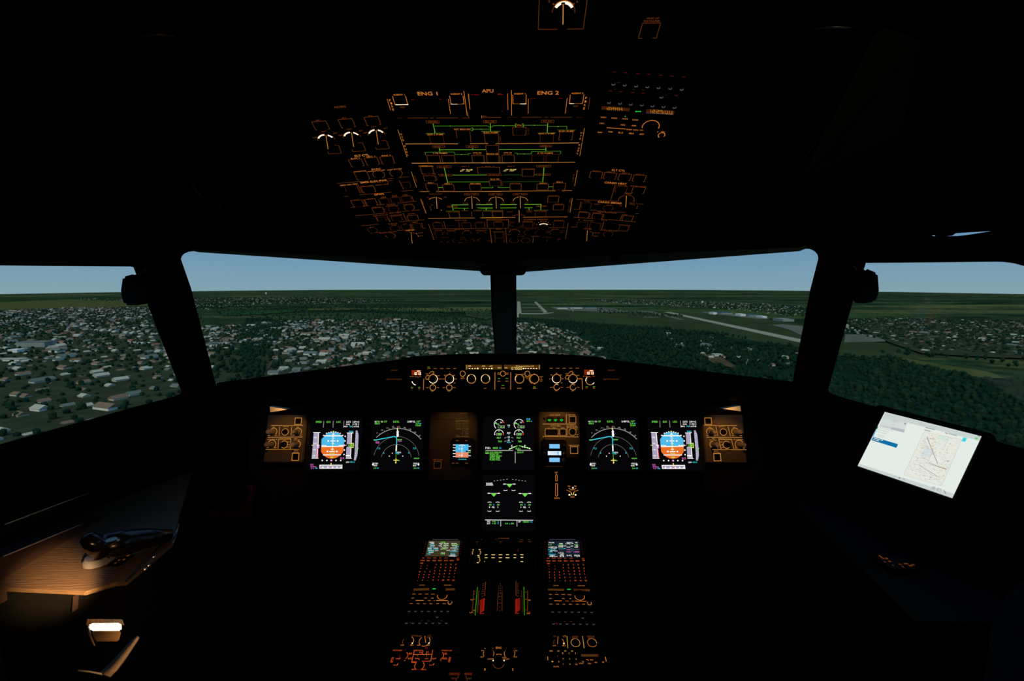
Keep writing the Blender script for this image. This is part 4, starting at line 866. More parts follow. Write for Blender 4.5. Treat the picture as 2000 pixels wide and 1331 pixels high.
U.legend_name = 'legend_and_screen'
U.legend_name = 'legend'
U.r(422, 492, 128, 78, 'S').r(422, 558, 126, 52, 'P').L('W', 1, 422, 455, 422, 580).t(410, 497, 12, '10', 'W', 40).t(410, 562, 12, '10', 'W', 40).arc(422, 520, 60, 60, 120, 'W', 1)
for y in (459, 487, 515, 545, 574): U.r(344, y, 26, 7, 'W')
for y in (473, 515, 566): U.r(498, y, 22, 6, 'W')
U.r(470, 522, 22, 14, 'K').t(497, 514, 10, '10', 'Y', 24).t(497, 533, 10, '60', 'G', 26).t(427, 602, 10, '1013/29.92', 'C', 82)
for x, y in ((376, 415), (464, 415), (332, 640), (373, 640), (466, 640)): U.r(x, y, 26, 9, 'd')
U.knob(508, 610, 20, .014, 'knob')
U.plate(300, 392, 545, 655); U.done()
# landing gear + clock panel
U = Unit('landing_gear_indicator_panel', 'landing gear and auto brake panel right of the engine display with three green arrows', 'control panel', PL_MAIN, None, th=.02, mat='plate')
U.z(*Z2)
e = emit('engraving_gear', (1, .42, .09), .38)
U.t(1352, 159, 15, 'LDG GEAR', e, 104).t(1517, 158, 14, 'BRK FAN', e, 72).t(1358, 267, 15, 'AUTO BRK', e, 104).t(1522, 267, 15, 'A/SKID &', e, 90).t(1526, 283, 14, 'N/W STRG', e, 100).t(1286, 288, 8, 'LO', e, 22).t(1345, 288, 8, 'MED', e, 34).t(1430, 288, 8, 'MAX', e, 34).t(1566, 301, 9, 'ON', e, 20).t(1571, 357, 10, 'OFF', e, 26)
U.r(1356, 205, 182, 62, M['cap'])
for x in (1295, 1355, 1416):
    U.L('U', 1.2, x-15, 206, x+15, 206, x, 222, x-15, 206); U.r(x, 187, 26, 16, emit('unlit_red', (.02, .004, .002), 1) if x == 1295 else E['Z'])
U.box(1526, 205, 72, 70, e, 1).L(e, 1.2, 1465, 152, 1465, 245).L(e, 1.2, 1228, 250, 1560, 250).L(e, 1.2, 1228, 374, 1586, 378).L(e, 1, 1472, 258, 1472, 365)
U.box(1318, 332, 136, 74, e, 1.1, cap=True).box(1430, 332, 70, 72, e, 1.1).arc(1526, 328, 36, 0, 360, e, 1.1, 24).knob(1526, 328, 30, .016, 'cap', name='toggle_switch').knob(1245, 198, 12, .003, 'cap', name='screw').box(1542, 510, 78, 74, e, 1.1).t(1540, 464, 13, 'TERR ON ND', e, 106)
U.plate(1190, 130, 1600, 592); U.done()
U = Unit('panel_clock', 'digital clock with three pale blue windows below the landing gear lights', 'clock', PL_MAIN, None, th=.03, mat='bezel', raise_=.014, bevel=.006)
U.z(*Z2)
for y, w in ((472, 104), (541, 134), (608, 104)):
    U.r(1346, y, w, 42, 'B')
U.r(1346, 541, 130, 38, emit('lcd_white_blue', (.85, .9, 1), 1)).r(1382, 541, 14, 34, 'B').seg(1335, 541, 84, 24, '1450', emit('lcd_digit_grey', (.35, .5, .7), 1)).t(1347, 541, 22, '', 'B')
U.knob(1440, 608, 17, .012, 'knobg').knob(1440, 541, 12, .01, 'knobg').knob(1245, 536, 12, .01, 'knobg').knob(1245, 460, 12, .01, 'knob').knob(1440, 460, 12, .01, 'knob')
U.L('d', 1, 1255, 400, 1450, 400).L('k', 1, 1255, 674, 1430, 674)
U.plate(1222, 396, 1468, 676); U.done()
# gear lever and brake gauge under
U = Unit('landing_gear_lever', 'landing gear lever with orange UP and DOWN arrows, right of the wheel page display', 'lever', PL_MAIN, None, th=.02, mat='console')
U.z(*Z2)
U.t(1364, 735, 15, 'UP', 'o', 26).L('o', .9, 1357, 818, 1357, 775, 1353, 775, 1365, 750, 1377, 775, 1374, 775, 1374, 818, 1357, 818).L('o', 1, 1357, 845, 1357, 955, 1353, 955, 1368, 974, 1382, 955, 1377, 955, 1376, 845, 1357, 845).t(1370, 990, 15, 'DOWN', 'o', 54)
U.plate(1285, 722, 1420, 1005); r = U.done()
bm = bmesh.new(); tube(bm, [(-.022, 0, 0), (-.022, -.01, .03), (-.022, -.015, .05)], .005, 10); bmobj('lever_arm', bm, M['metald'], r, smooth=True)
bm = bmesh.new(); lathe(bm, [(.006, -.008), (.017, -.006), (.019, 0), (.017, .006), (.006, .008)], 24, Matrix.Translation((-.022, -.016, .055)) @ Matrix.Rotation(rad(90), 4, 'Y')); bmobj('lever_wheel', bm, M['cap'], r, smooth=True)
U = Unit('brake_pressure_gauge', 'small brake pressure gauge with orange and yellow scales, right of the gear arrows', 'gauge', PL_MAIN, None, th=.02, mat='bezel')
U.z(*Z2)
U.r(1492, 871, 24, 7, 'o').r(1554, 871, 24, 7, 'o').L('o', 1, 1495, 895, 1488, 892).arc(1525, 862, 44, 215, 325, 'o', 1.2, 12).dot(1530, 886, 7, 'h').L('h', 1.3, 1527, 880, 1533, 896)
U.L('o', 1.1, 1478, 915, 1505, 925, 1518, 945).L('o', 1.1, 1573, 915, 1545, 925, 1533, 945).L('Y', 1.2, 1512, 935, 1520, 960).L('Y', 1.2, 1540, 935, 1532, 960).r(1495, 957, 16, 12, 'h').r(1556, 957, 16, 12, 'h').t(1525, 978, 12, 'BRAKES', 'o', 40).dot(1470, 912, 4, 'o').dot(1580, 912, 4, 'o')
U.plate(1445, 850, 1610, 1000); U.done()
# ================================================================ PEDESTAL
ZP = (780, 1030, 6.3364); ZQ = (980, 1030, 6.3364); ZR = (740, 1220, 4.1667); ZM = (820, 1045, 20); ZN = (1055, 1045, 20)
CU = .184
def vp(y): return PL_PED.uv(983, y, 0)[1]
def ped(name, label, yt, yb, u0, u1, g=None, mat='console', raise_=0.0):
    U = Unit(name, label, 'control panel', PL_PED, g, th=.05, mat=mat, raise_=raise_)
    U.rectuv(u0, vp(yb)+.0006, u1, vp(yt)-.0006); return U
# local column: left unit centre -CU, right +CU
for side in (0, 1):
    Z = (ZP, ZQ)[side]; ZS = (ZM, ZN)[side]; uc = (-CU, CU)[side]; nm = ('left', 'right')[side]
    U = ped('flight_management_keyboard', ('left keyboard computer on the pedestal with an olive text screen', 'right keyboard computer on the pedestal with a dark blue text screen')[side], 1050, 1147, uc-.073, uc+.073, 'keyboard computers on the pedestal')
    # screen
    U.z(*ZS)
    if side == 0:
        U.poly('V', 345, 235, 1570, 235, 1505, 855, 200, 855)
        rows = [(470, 305, 190, 40, 'W', 'DEST'), (490, 352, 150, 36, 'W', 'APPR'), (462, 392, 190, 40, 'C', '<LHBP'), (495, 438, 190, 34, 'W', 'TRANS'), (470, 480, 150, 44, 'C', 'ILS'), (395, 530, 150, 34, 'W', 'MAG'), (620, 530, 200, 34, 'W', 'WIND'), (390, 572, 160, 46, 'C', '340'), (620, 572, 190, 46, 'C', '/005'), (430, 620, 240, 36, 'W', 'TRANS FL'), (660, 625, 140, 34, 'W', 'ALT'), (425, 665, 240, 44, 'C', '10000'), (435, 712, 190, 32, 'W', 'VAPP'), (350, 760, 140, 44, 'C', '136'),
                (905, 300, 185, 40, 'G', 'APPR'), (830, 352, 150, 36, 'W', 'FLP'), (1040, 350, 190, 36, 'W', 'RETR'), (1010, 385, 150, 44, 'G', '139'), (845, 395, 60, 40, 'W', 'F='), (790, 440, 110, 34, 'W', 'SLT'), (1030, 436, 200, 34, 'W', 'RETR'), (990, 478, 110, 44, 'G', '176'), (850, 475, 60, 40, 'W', 'S='), (985, 525, 240, 32, 'W', 'CLEAN'), (970, 570, 140, 44, 'G', '201'), (850, 572, 90, 40, 'W', 'O='), (900, 720, 150, 36, 'W', 'VLS'), (895, 762, 150, 46, 'G', '131'),
                (1345, 352, 220, 36, 'W', 'FINAL'), (1370, 392, 270, 46, 'G', 'ILS13L'), (1360, 440, 190, 34, 'W', 'BARO'), (1440, 480, 150, 44, 'C', '750'), (1330, 528, 260, 34, 'W', 'RADIO'), (1420, 572, 120, 44, 'C', '[ ]'), (1115, 620, 150, 34, 'W', 'LDG'), (1325, 618, 190, 34, 'W', 'CONF'), (1330, 670, 290, 40, 'C', 'CONF3*'), (1300, 760, 190, 46, 'C', 'FULL'), (1290, 808, 200, 36, 'W', 'NEXT'), (1290, 848, 300, 36, 'W', 'PHASE>')]
    else:
        U.poly('v2', 300, 235, 1530, 235, 1580, 890, 300, 890)
        rows = [(440, 318, 205, 40, 'W', 'FROM'), (380, 400, 140, 44, 'G', 'T-P'), (500, 492, 340, 44, 'W', 'LHBP13L'), (530, 540, 240, 34, 'W', 'C127'), (390, 585, 140, 46, 'C', 'ILS'), (540, 580, 130, 46, 'C', '13L'), (530, 635, 280, 34, 'W', '(SPD)'), (405, 675, 140, 46, 'C', 'VIA'), (430, 770, 200, 44, 'C', 'HOLD'), (600, 770, 60, 44, 'C', 'L'), (480, 815, 190, 36, 'W', 'DEST'), (480, 858, 220, 42, 'W', 'LHBP13'), (635, 858, 70, 34, 'W', '31'),
                (810, 355, 150, 36, 'W', 'TIME'), (800, 405, 190, 46, 'G', '1502'), (800, 448, 180, 36, 'W', '1502'), (960, 445, 140, 34, 'W', '132\u00b0'), (800, 490, 170, 34, 'W', '1504'), (810, 540, 180, 46, 'C', '----'), (950, 540, 80, 38, 'C', 'NM'), (820, 585, 190, 24, 'w', '-----'), (820, 672, 190, 24, 'w', '-----'), (820, 722, 200, 36, 'W', 'UTC'), (860, 770, 140, 40, 'W', 'DIST'), (850, 815, 150, 40, 'W', '1504'), (850, 860, 180, 40, 'W', '5.2'),
                (1150, 318, 230, 38, 'W', 'SPD/ALT'), (1090, 360, 190, 38, 'W', '139/'), (1260, 350, 80, 34, 'W', '04'), (1160, 402, 40, 30, 'G', '/'), (1110, 495, 140, 40, 'W', '139/'), (1240, 455, 90, 40, 'W', '150'), (1100, 590, 160, 40, 'M', '*136'), (1225, 545, 40, 34, 'C', 'o'), (1110, 682, 170, 40, 'M', '*136/'), (1240, 632, 40, 34, 'C', 'o'), (1135, 822, 200, 44, 'W', '0.4T'), (1220, 862, 40, 32, 'W', 'v'),
                (1410, 318, 100, 36, 'W', 'ABD'), (1405, 405, 140, 46, 'G', '1290'), (1420, 448, 90, 34, 'W', '770'), (1415, 495, 150, 42, 'W', '547'), (1385, 582, 230, 30, 'w', '------'), (1415, 682, 210, 42, 'M', '14000'), (1440, 822, 210, 46, 'W', 'EFOB'), (1470, 862, 130, 30, 'W', '3.1')]
    for x, y, w, h, c, n in rows: U.t(x, y, h, n, c, w)
    U.L('N', 1.2, 500 if side == 0 else 370, 195, 1500 if side == 0 else 1360, 195)
    lk = ([(100, 236), (72, 322), (45, 415), (25, 506), (10, 600), (0, 692)], [(1765, 238), (1758, 328), (1745, 420), (1728, 512), (1715, 602), (1705, 692)], [(240, 290), (220, 378), (196, 470), (172, 562), (150, 655), (128, 752)], [(1632, 298), (1615, 388), (1603, 478), (1590, 570), (1576, 662), (1560, 758)]) if side == 0 else \
         ([(60, 246), (60, 338), (64, 428), (70, 520), (74, 612), (82, 706)], [(1735, 252), (1745, 345), (1765, 435), (1782, 526), (1800, 620), (1818, 712)], [(192, 300), (198, 388), (204, 480), (210, 574), (218, 666), (226, 764)], [(1585, 306), (1602, 396), (1618, 486), (1632, 578), (1646, 672), (1664, 768)])
    for q, l in enumerate(lk):
        for i, (x, y) in enumerate(l):
            if q < 2:
                U.L('r' if i % 2 == 0 else 'd', 1.3, x-36, y+4, x+36, y-3)
                U.parts.append(('line_key', capmesh(.0095, .006, .002, M['cap']), *U.uv(x+(30 if q == 0 else -30), y+4)[:2], 0, None))
            else: U.L('r', 1.2, x-16, y-14, x+16, y+14)
    U.z(*Z)
    ox, oy = (0, 0) if side == 0 else (275, 5)
    def sx(x, y): return x if side == 0 else x-0
    if side == 0:
        fr = [(297, 387, 28, 'DIR'), (367, 387, 46, 'PROG'), (438, 387, 42, 'PERF'), (508, 387, 28, 'INIT'), (580, 387, 42, 'DATA'), (725, 391, 32, 'BRT'), (288, 419, 52, 'F-PLN'), (359, 420, 38, 'RAD'), (433, 420, 44, 'FUEL'), (503, 420, 46, 'SEC'), (577, 420, 46, 'ATC'), (650, 420, 46, 'MCDU'), (277, 452, 42, 'AIR'), (724, 412, 26, 'DIM')]
        tabs = [(268, 486), (346, 484), (265, 519), (338, 519)]
        K = [[(458, 468), (517, 467), (577, 467), (640, 467), (702, 467)], [(446, 506), (512, 506), (573, 506), (634, 506), (698, 510)], [(440, 545), (501, 545), (566, 545), (629, 545), (690, 546)], [(432, 583), (496, 584), (558, 584), (621, 583), (684, 585)], [(424, 624), (488, 624), (551, 623), (615, 625), (678, 626)], [(417, 664), (481, 665), (543, 665), (607, 663), (669, 666)]]
        NK = [[(253, 560), (315, 560), (378, 560)], [(243, 596), (306, 596), (368, 596)], [(236, 630), (298, 630), (361, 630)], [(226, 665), (288, 665), (351, 666)]]
    else:
        fr = [(574, 391, 30, 'DIR'), (645, 391, 46, 'PROG'), (716, 391, 42, 'PERF'), (788, 391, 28, 'INIT'), (861, 392, 42, 'DATA'), (1008, 396, 32, 'BRT'), (576, 424, 50, 'F-PLN'), (647, 424, 38, 'RAD'), (719, 424, 44, 'FUEL'), (792, 425, 46, 'SEC'), (866, 426, 46, 'ATC'), (938, 425, 46, 'MCDU'), (578, 456, 42, 'AIR'), (1012, 417, 28, 'DIM')]
        tabs = [(582, 490), (656, 488), (584, 524), (659, 523)]
        K = [[(764, 472), (824, 472), (885, 472), (947, 472), (1010, 473)], [(764, 511), (828, 511), (890, 511), (953, 512), (1016, 513)], [(770, 550), (830, 550), (897, 551), (960, 550), (1021, 551)], [(774, 588), (838, 589), (901, 589), (966, 589), (1027, 589)], [(781, 629), (845, 629), (909, 630), (972, 631), (1035, 632)], [(786, 671), (848, 671), (912, 670), (977, 671), (1041, 670)]]
        NK = [[(589, 565), (651, 566), (713, 566)], [(588, 601), (652, 601), (714, 601)], [(592, 634), (655, 636), (718, 636)], [(593, 672), (656, 671), (720, 672)]]
    for x, y, w, n in fr:
        U.t(x, y, 11 if y < 400 else 15, n, 'v', w); U.parts.append(('function_key', capmesh(.0118, .0085, .0018, M['cap']), *U.uv(x, y)[:2], -.0016, None))
    for (x, y), n in zip(tabs, ('<', '^', '>', 'v')): U.t(x, y, 10, n, 'v', 16)
    for rr, ch in zip(K, ('ABCDE', 'FGHIJ', 'KLMNO', 'PQRST', 'UVWXY', ('Z', '/', 'SP', 'OVFY', 'CLR'))):
        for (x, y), c in zip(rr, ch):
            U.t(x, y, 15, c, 'v', 13 if len(c) == 1 else 28); U.parts.append(('letter_key', capmesh(.0105, .0105, .0018, M['cap']), *U.uv(x, y)[:2], -.0016, None))
    for rr, ch in zip(NK, ('123', '456', '789', '.0-')):
        for (x, y), c in zip(rr, ch):
            U.t(x, y, 15, c, 'v', 11); U.parts.append(('number_key', capmesh(.0095, .0095, .0018, M['cap']), *U.uv(x, y)[:2], -.0016, None))
    U.done()
    # radio
    U = ped('radio_management_panel', ('left', 'right')[side]+' pedestal radio panel under the keyboard, green arrow between two dim windows', 1147.6, 1186, uc-.073, uc+.073, 'radio panels on the pedestal')
    U.z(*Z)
    o = (lambda x, y: (x, y)) if side == 0 else (lambda x, y: (x+(422+ (y-830)*.21), y+6))
    def P(x, y): return o(x, y)
    if side == 0:
        U.t(280, 722, 9, 'ACTIVE', 'o', 64).t(596, 722, 9, 'STBY/CRS', 'o', 86).poly('Q', 178, 765, 370, 757, 366, 785, 175, 790).poly('Q', 575, 762, 686, 760, 686, 787, 570, 788).L('U', 2.2, 410, 767, 450, 767).dot(183, 804, 4, 'gg')
        lab = [(180, 832, 'VHF1', 40), (257, 832, 'VHF2', 42), (338, 832, 'VHF3', 42), (415, 833, 'LOAD', 42), (167, 882, 'HF1', 30), (325, 882, 'HF2', 34), (408, 882, 'AM', 30), (148, 950, 'NAV', 38), (232, 950, 'VOR', 38), (312, 951, 'ILS', 28), (393, 950, 'MLS', 34), (474, 951, 'ADF', 34), (556, 951, 'BFO', 36)]
        for x, y, n, w in lab: U.t(x, y, 10, n, 'o', w)
        U.L('o', 1.2, 202, 911, 345, 912).t(398, 913, 10, 'STBY NAV', 'o', 88).L('o', 1.2, 457, 912, 600, 913).arc(531, 852, 60, 170, 372, 'o', 1.1, 24).knob(531, 852, 44, .014, 'cap').arc(627, 937, 25, 140, 400, 'o', 1.1, 14).t(640, 912, 9, 'ON', 'd', 12).t(622, 962, 9, 'OFF', 'o', 32).knob(627, 937, 14, .01, 'cap', name='toggle_switch')
    else:
        U.t(668, 727, 9, 'ACTIVE', 'o', 64).t(984, 729, 9, 'STBY/CRS', 'o', 86).poly('Q', 572, 765, 772, 768, 768, 792, 572, 788).poly('Z', 888, 766, 1040, 770, 1090, 770, 1090, 797, 888, 792).poly('Q', 1035, 772, 1088, 774, 1088, 797, 1035, 795).L('U', 2.2, 811, 772, 852, 773).dot(676, 810, 4, 'gg')
        lab = [(601, 837, 'VHF1', 38), (680, 837, 'VHF2', 42), (760, 838, 'VHF3', 46), (838, 840, 'LOAD', 46), (603, 887, 'HF1', 34), (763, 888, 'HF2', 32), (846, 889, 'AM', 26), (608, 957, 'NAV', 38), (691, 957, 'VOR', 38), (770, 958, 'ILS', 28), (853, 958, 'MLS', 34), (935, 959, 'ADF', 34), (1016, 959, 'BFO', 34)]
        for x, y, n, w in lab: U.t(x, y, 10, n, 'o', w)
        U.L('o', 1.2, 650, 916, 792, 917).t(848, 920, 10, 'STBY NAV', 'o', 90).L('o', 1.2, 905, 919, 1048, 922).arc(964, 860, 60, 170, 372, 'o', 1.1, 24).knob(964, 860, 44, .014, 'cap').arc(1085, 945, 25, 140, 400, 'o', 1.1, 14).t(1072, 920, 9, 'ON', 'd', 12).t(1086, 970, 9, 'OFF', 'o', 34).knob(1085, 945, 14, .01, 'cap', name='toggle_switch')
    for x, y, n, w in lab: U.parts.append(('push_button', capmesh(.0095, .006, .0015, M['cap']), *U.uv(x, y+24)[:2], 0, None))
    U.done()
    U = ped('audio_control_panel', ('left', 'right')[side]+' pedestal audio panel under the radio panel, rows of grey-lit knobs', 1186.6, 1232, uc-.073, uc+.073, 'audio panels on the pedestal')
    U.z(*Z)
    KS = [(123+i*79.8, 1040) for i in range(7)]+[(468, 1112)]+[(88+i*82, 1187) for i in range(7)] if side == 0 else [(629+i*80.5, 1048+i*.6) for i in range(7)]+[(1001, 1122)]+[(641+i*82.5, 1194+i) for i in range(7)]
    for x, y in KS: U.knob(x, y, 14, .009, 'cap')
    U.off = .0096
    for i, (x, y) in enumerate(KS):
        U.arc(x, y, 13, 185, 355, 'N', 1.2, 10)
    U.off = 0
    dx = 0 if side == 0 else 520
    for x, y, w in ((265, 1165, 36), (350, 1165, 50), (525, 1162, 26)): U.r(x+dx, y+(6 if side else 0), w, 8, 'k')
    if side: U.r(681, 1200, 24, 20, 'r')
    else: U.r(138, 1188, 10, 16, 'k')
    U.done()
# bottom row
cl, cr = (-CU-.073, -CU+.073), (CU-.073, CU+.073)
U = ped('flood_light_panel', 'pedestal panel with two half-ring light dimmer knobs, below the left audio panel', 1232.6, 1264, *cl)
U.z(*ZR)
U.arc(238, 140, 44, 120, 230, 'd', 1).arc(238, 140, 44, -40, 70, 'a', 1).knob(238, 140, 30, .012, 'cap').dot(272, 155, 5, 'h').t(268, 98, 14, 'LT', 'd', 22).t(292, 94, 10, 'INTEG', 'd', 40).t(190, 172, 8, 'OFF', 'o', 28).t(270, 172, 8, 'BRT', 'o', 28)
U.arc(372, 140, 44, 130, 230, 'o', 1).arc(372, 140, 44, 250, 410, 'a', 1).dot(383, 155, 5, 'h').dot(408, 155, 5, 'h').t(330, 98, 12, 'FLOOD', 'd', 36).t(412, 94, 12, 'LT', 'd', 24).t(414, 107, 8, 'MAIN PNL', 'd', 46).t(324, 172, 8, 'OFF', 'o', 28).t(404, 172, 8, 'BRT', 'o', 28).knob(372, 138, 28, .006, 'cap', (374, 95, 381, 152), 'o')
U.done()
U = ped('weather_radar_panel', 'red-orange outlined weather radar panel at the lower left of the pedestal', 1264.6, 1322, cl[0]-.006, cl[1])
U.z(*ZR)
U.t(165, 214, 9, 'WX/TURB/MAP', 'v', 104).t(328, 215, 10, 'MULTISCAN', 'v', 66).t(552, 215, 9, 'PWS/GND CLTR', 'v', 86).L('v', 1.2, 290, 210, 266, 312, 310, 313).L('v', 1.2, 438, 210, 422, 302, 350, 303).L('v', 1.2, 282, 249, 436, 247).arc(372, 233, 18, 140, 400, 'v', 1.2, 12).t(338, 233, 9, 'SYS', 'v', 22).t(402, 227, 8, '1', 'v', 6).t(402, 241, 8, '2', 'v', 8)
U.arc(202, 258, 34, -50, 60, 'v', 1.2, 12).arc(202, 258, 34, 160, 250, 'r', 1, 8).t(257, 241, 16, 'MAN', 'v', 24).t(254, 280, 15, 'AUTO', 'v', 34).t(210, 297, 12, '4', 'v', 8).t(108, 291, 42, 'GCS', 'v', 20).t(154, 282, 8, 'MODE', 'v', 34).L('v', 1, 160, 285, 176, 275).t(130, 334, 8, 'MAX', 'v', 22).L('v', 1.6, 145, 338, 157, 322).dot(316, 258, 4, 'gg').dot(390, 258, 4, 'gg')
U.t(312, 282, 9, 'PWS', 'v', 34).t(388, 282, 9, 'AUTO', 'v', 28).L('v', 1.4, 326, 284, 330, 300).arc(330, 340, 38, 130, 240, 'v', 1.3, 12).arc(330, 340, 38, -60, 50, 'v', 1.3, 12).arc(330, 340, 34, 240, 300, 'r', 1, 8).t(282, 370, 9, 'MIN', 'v', 28).t(370, 371, 9, 'MAX', 'v', 32).t(290, 308, 10, 'GAIN', 'v', 38)
U.arc(493, 258, 34, -70, 60, 'v', 1.2, 12).t(545, 241, 16, 'ALL', 'v', 24).t(538, 282, 15, 'PATH', 'v', 34).t(575, 290, 42, 'ABV', 'v', 18).t(445, 283, 9, 'TILT', 'v', 30).L('v', 1, 452, 285, 468, 277).t(420, 336, 8, 'DN', 'v', 20).L('v', 1.6, 438, 336, 450, 322).t(504, 298, 10, '5', 'v', 8).r(388, 195, 14, 22, 'r')
for x, y in ((202, 258), (330, 342), (493, 258)): U.knob(x, y, 24, .012, 'cap')
U.rect = (cl[0]-.006, U.rect[1], -.10, U.rect[3])
U.done()
U = ped('cockpit_lighting_panel', 'lower right pedestal panel with AIDS and DFDR round buttons', 1232.6, 1266, *cr)
U.z(*ZR)
U.t(1432, 99, 12, 'FLOOD', 'd', 24).t(1512, 99, 12, 'LT', 'o', 22).arc(1465, 150, 42, 140, 200, 'd', 1).arc(1465, 150, 42, -40, 50, 'o', 1).dot(1453, 161, 5, 'h').dot(1506, 158, 6, 'h').t(1428, 176, 8, 'OFF', 'o', 28).t(1507, 176, 8, 'BRT', 'o', 28).knob(1465, 146, 28, .006, 'cap', (1458, 98, 1454, 160), 'o').L('a', 1.1, 1530, 98, 1537, 196).L('a', 1.1, 1657, 98, 1671, 196)
U.t(1596, 103, 15, 'AIDS', 'd', 50).t(1598, 116, 9, 'PRINT', 'd', 44).arc(1600, 152, 36, 0, 360, 'a', .9, 28).knob(1600, 152, 26, .005, 'cap', name='round_button').t(1726, 103, 15, 'DFDR', 'd', 58).t(1727, 116, 9, 'EVENT', 'd', 46).arc(1735, 152, 37, 20, 330, 'o', .9, 26).arc(1735, 152, 37, -10, 60, 'a', 1, 10).knob(1735, 152, 26, .005, 'cap', name='round_button')
U.done()
U = ped('transponder_panel', 'transponder keypad panel at the lower right of the pedestal with a dim red window', 1266.6, 1312, cr[0]-.004, cr[1]+.004)
U.z(*ZR)
for x, y, w, n in ((1402, 219, 30, 'STBY'), (1461, 219, 18, 'ALT'), (1516, 219, 16, 'ON'), (1572, 220, 18, 'OFF'), (1412, 305, 14, '1'), (1464, 305, 10, '2'), (1607, 328, 22, 'CLR'), (1648, 320, 38, 'STBY'), (1661, 306, 14, 'TA'), (1713, 321, 28, 'TA/RA'), (1731, 292, 28, 'THRT'), (1767, 311, 22, 'ALL'), (1826, 310, 14, 'BLW'), (1442, 347, 46, 'ATC RPTG')): U.t(x, y, 10, n, 'a' if w < 20 else 'o', w)
for i, (x, y) in enumerate(((1495, 238), (1547, 238), (1600, 238), (1499, 283), (1552, 284), (1605, 285), (1500, 327), (1555, 327))): U.t(x, y, 11, str(i+1), 'a', 6); U.parts.append(('number_key', capmesh(.009, .009, .002, M['cap']), *U.uv(x, y)[:2], -.0018, None))
U.r(1716, 256, 140, 20, 'Q').r(1783, 258, 12, 16, 'r').L('o', 1.4, 1373, 265, 1375, 295).L('o', 1.4, 1843, 268, 1850, 305).L('o', 1, 1686, 290, 1700, 288, 1706, 300).dot(1420, 260, 4, 'o').dot(1455, 260, 4, 'd').knob(1430, 262, 16, .008, 'cap').knob(1700, 262-40, 18, .01, 'cap')
U.done()
# centre stack
U = ped('warning_display_control_panel', 'centre pedestal panel with two rows of short yellow bars between the two keyboards', 1050, 1108, -.099, .099)
U.z(*ZP)
U.t(1292, 142, 10, 'DOWNLOAD', 'd', 140).dot(1196, 152, 5, 'd').t(960, 185, 9, 'OFF', 'd', 36).t(1256, 185, 9, 'BRT', 'd', 30).dot(962, 203, 4, 'd').dot(1250, 203, 4, 'd').L('k', 1.2, 1012, 148, 1014, 164)
U.arc(955, 320, 52, 140, 215, 'a', 1.4).arc(955, 320, 52, -35, 40, 'a', 1.4).arc(942, 412, 55, 140, 215, 'a', 1.4).arc(942, 412, 55, -35, 40, 'a', 1.4).knob(950, 322, 32, .012, 'cap').knob(942, 412, 32, .012, 'cap')
for x, y, w in ((914, 283, 16), (992, 282, 22), (978, 354, 24), (900, 374, 16), (984, 374, 24), (905, 444, 26), (970, 444, 26)): U.r(x, y, w, 8, 'y')
for x, y, w in ((1074, 346, 32), (1162, 346, 44), (1252, 346, 44), (1338, 346, 38), (1073, 383, 34), (1160, 383, 40), (1250, 383, 40), (1338, 384, 46), (1069, 431, 32), (1246, 431, 30)): U.r(x, y, w, 9, 'y')
U.z(*ZQ)
for x, y, w in ((70, 346, 36), (162, 346, 30), (248, 346, 38), (71, 383, 48), (162, 383, 32), (249, 379, 30), (249, 432, 32)): U.r(x, y, w, 9, 'y')
for x, y, w in ((40, 142, 110), (246, 162, 40), (236, 185, 50), (338, 162, 28), (345, 185, 34)): U.r(x, y, w, 5, 'd')
U.r(203, 290, 10, 34, 'r')
for i in range(7):
    for j in range(2): U.parts.append(('push_button', capmesh(.0145, .010, .003, M['cap']), -.055+i*.0225, vp(1086+j*9)+.003, -.0026, None))
U.done()
def scale_strip(name, label, x0, y0, x1, y1, g=None):
    return None
U = ped('thrust_lever_quadrant', 'thrust lever quadrant in the centre of the pedestal with green bars and red hatched scales', 1108.6, 1212, -.099, .099)
U.z(*ZP)
U.L('gg', 1.6, 966, 745, 938, 1095).L('d', 1.2, 921, 785, 902, 1060).L('d', 1.2, 984, 788, 966, 1060).L('d', 1.2, 1069, 680, 1055, 858)
for x, y, n, w in ((935, 800, '0', 16), (930, 830, '5', 16), (897, 903, 'GS', 34), (928, 898, '1', 12), (926, 1035, '10', 20), (888, 1062, 'UP', 40), (918, 1065, '0', 14)): U.t(x, y, 14, n, 'd' if w < 20 else 'o', w)
for y, w in ((706, 20), (730, 14), (752, 12), (776, 14), (797, 22), (822, 22), (858, 10)): U.r(1038-(y-700)*.06, y, w, 7, 'd')
for i in range(11): U.L('rr', 1.1, 996+(i%1), 905+i*16+8, 1058-i*.8, 885+i*14)
U.L('rr', 1.4, 1050, 890, 1040, 1045).r(1022, 1075, 50, 7, 'rr')
U.L('d', .9, 1222, 822, 1213, 1042).L('d', .9, 1273, 822, 1270, 1042).L('d', .9, 1222, 822, 1273, 822).L('d', .9, 1218, 865, 1272, 865).L('r', .9, 1216, 945, 1271, 945).L('k', .9, 1230, 730, 1224, 815).L('k', .9, 1270, 730, 1272, 815)
for y in (708, 732, 762, 790, 862, 903, 946, 995, 1040): U.r(1250-(y-700)*.02, y, 12, 7, 'd')
U.z(*ZQ)
U.L('gg', 1.6, 274, 745, 280, 1095).L('d', 1.2, 318, 790, 320, 1075).L('d', 1.2, 176, 675, 178, 858).L('k', 1.2, 245, 790, 258, 1060)
for x, y, n, w in ((296, 810, '0', 14), (300, 900, '1', 16), (340, 908, 'GS', 34), (300, 1030, '10', 20), (330, 1075, 'UP', 46), (345, 1055, '0', 14)): U.t(x, y, 14, n, 'o' if w > 20 else 'd', w)
for y in (706, 730, 750, 772, 797, 822, 858): U.r(200, y, 20 if y > 780 else 12, 7, 'd')
for i in range(11): U.L('rr', 1.1, 166, 905+i*16+8, 226, 885+i*14)
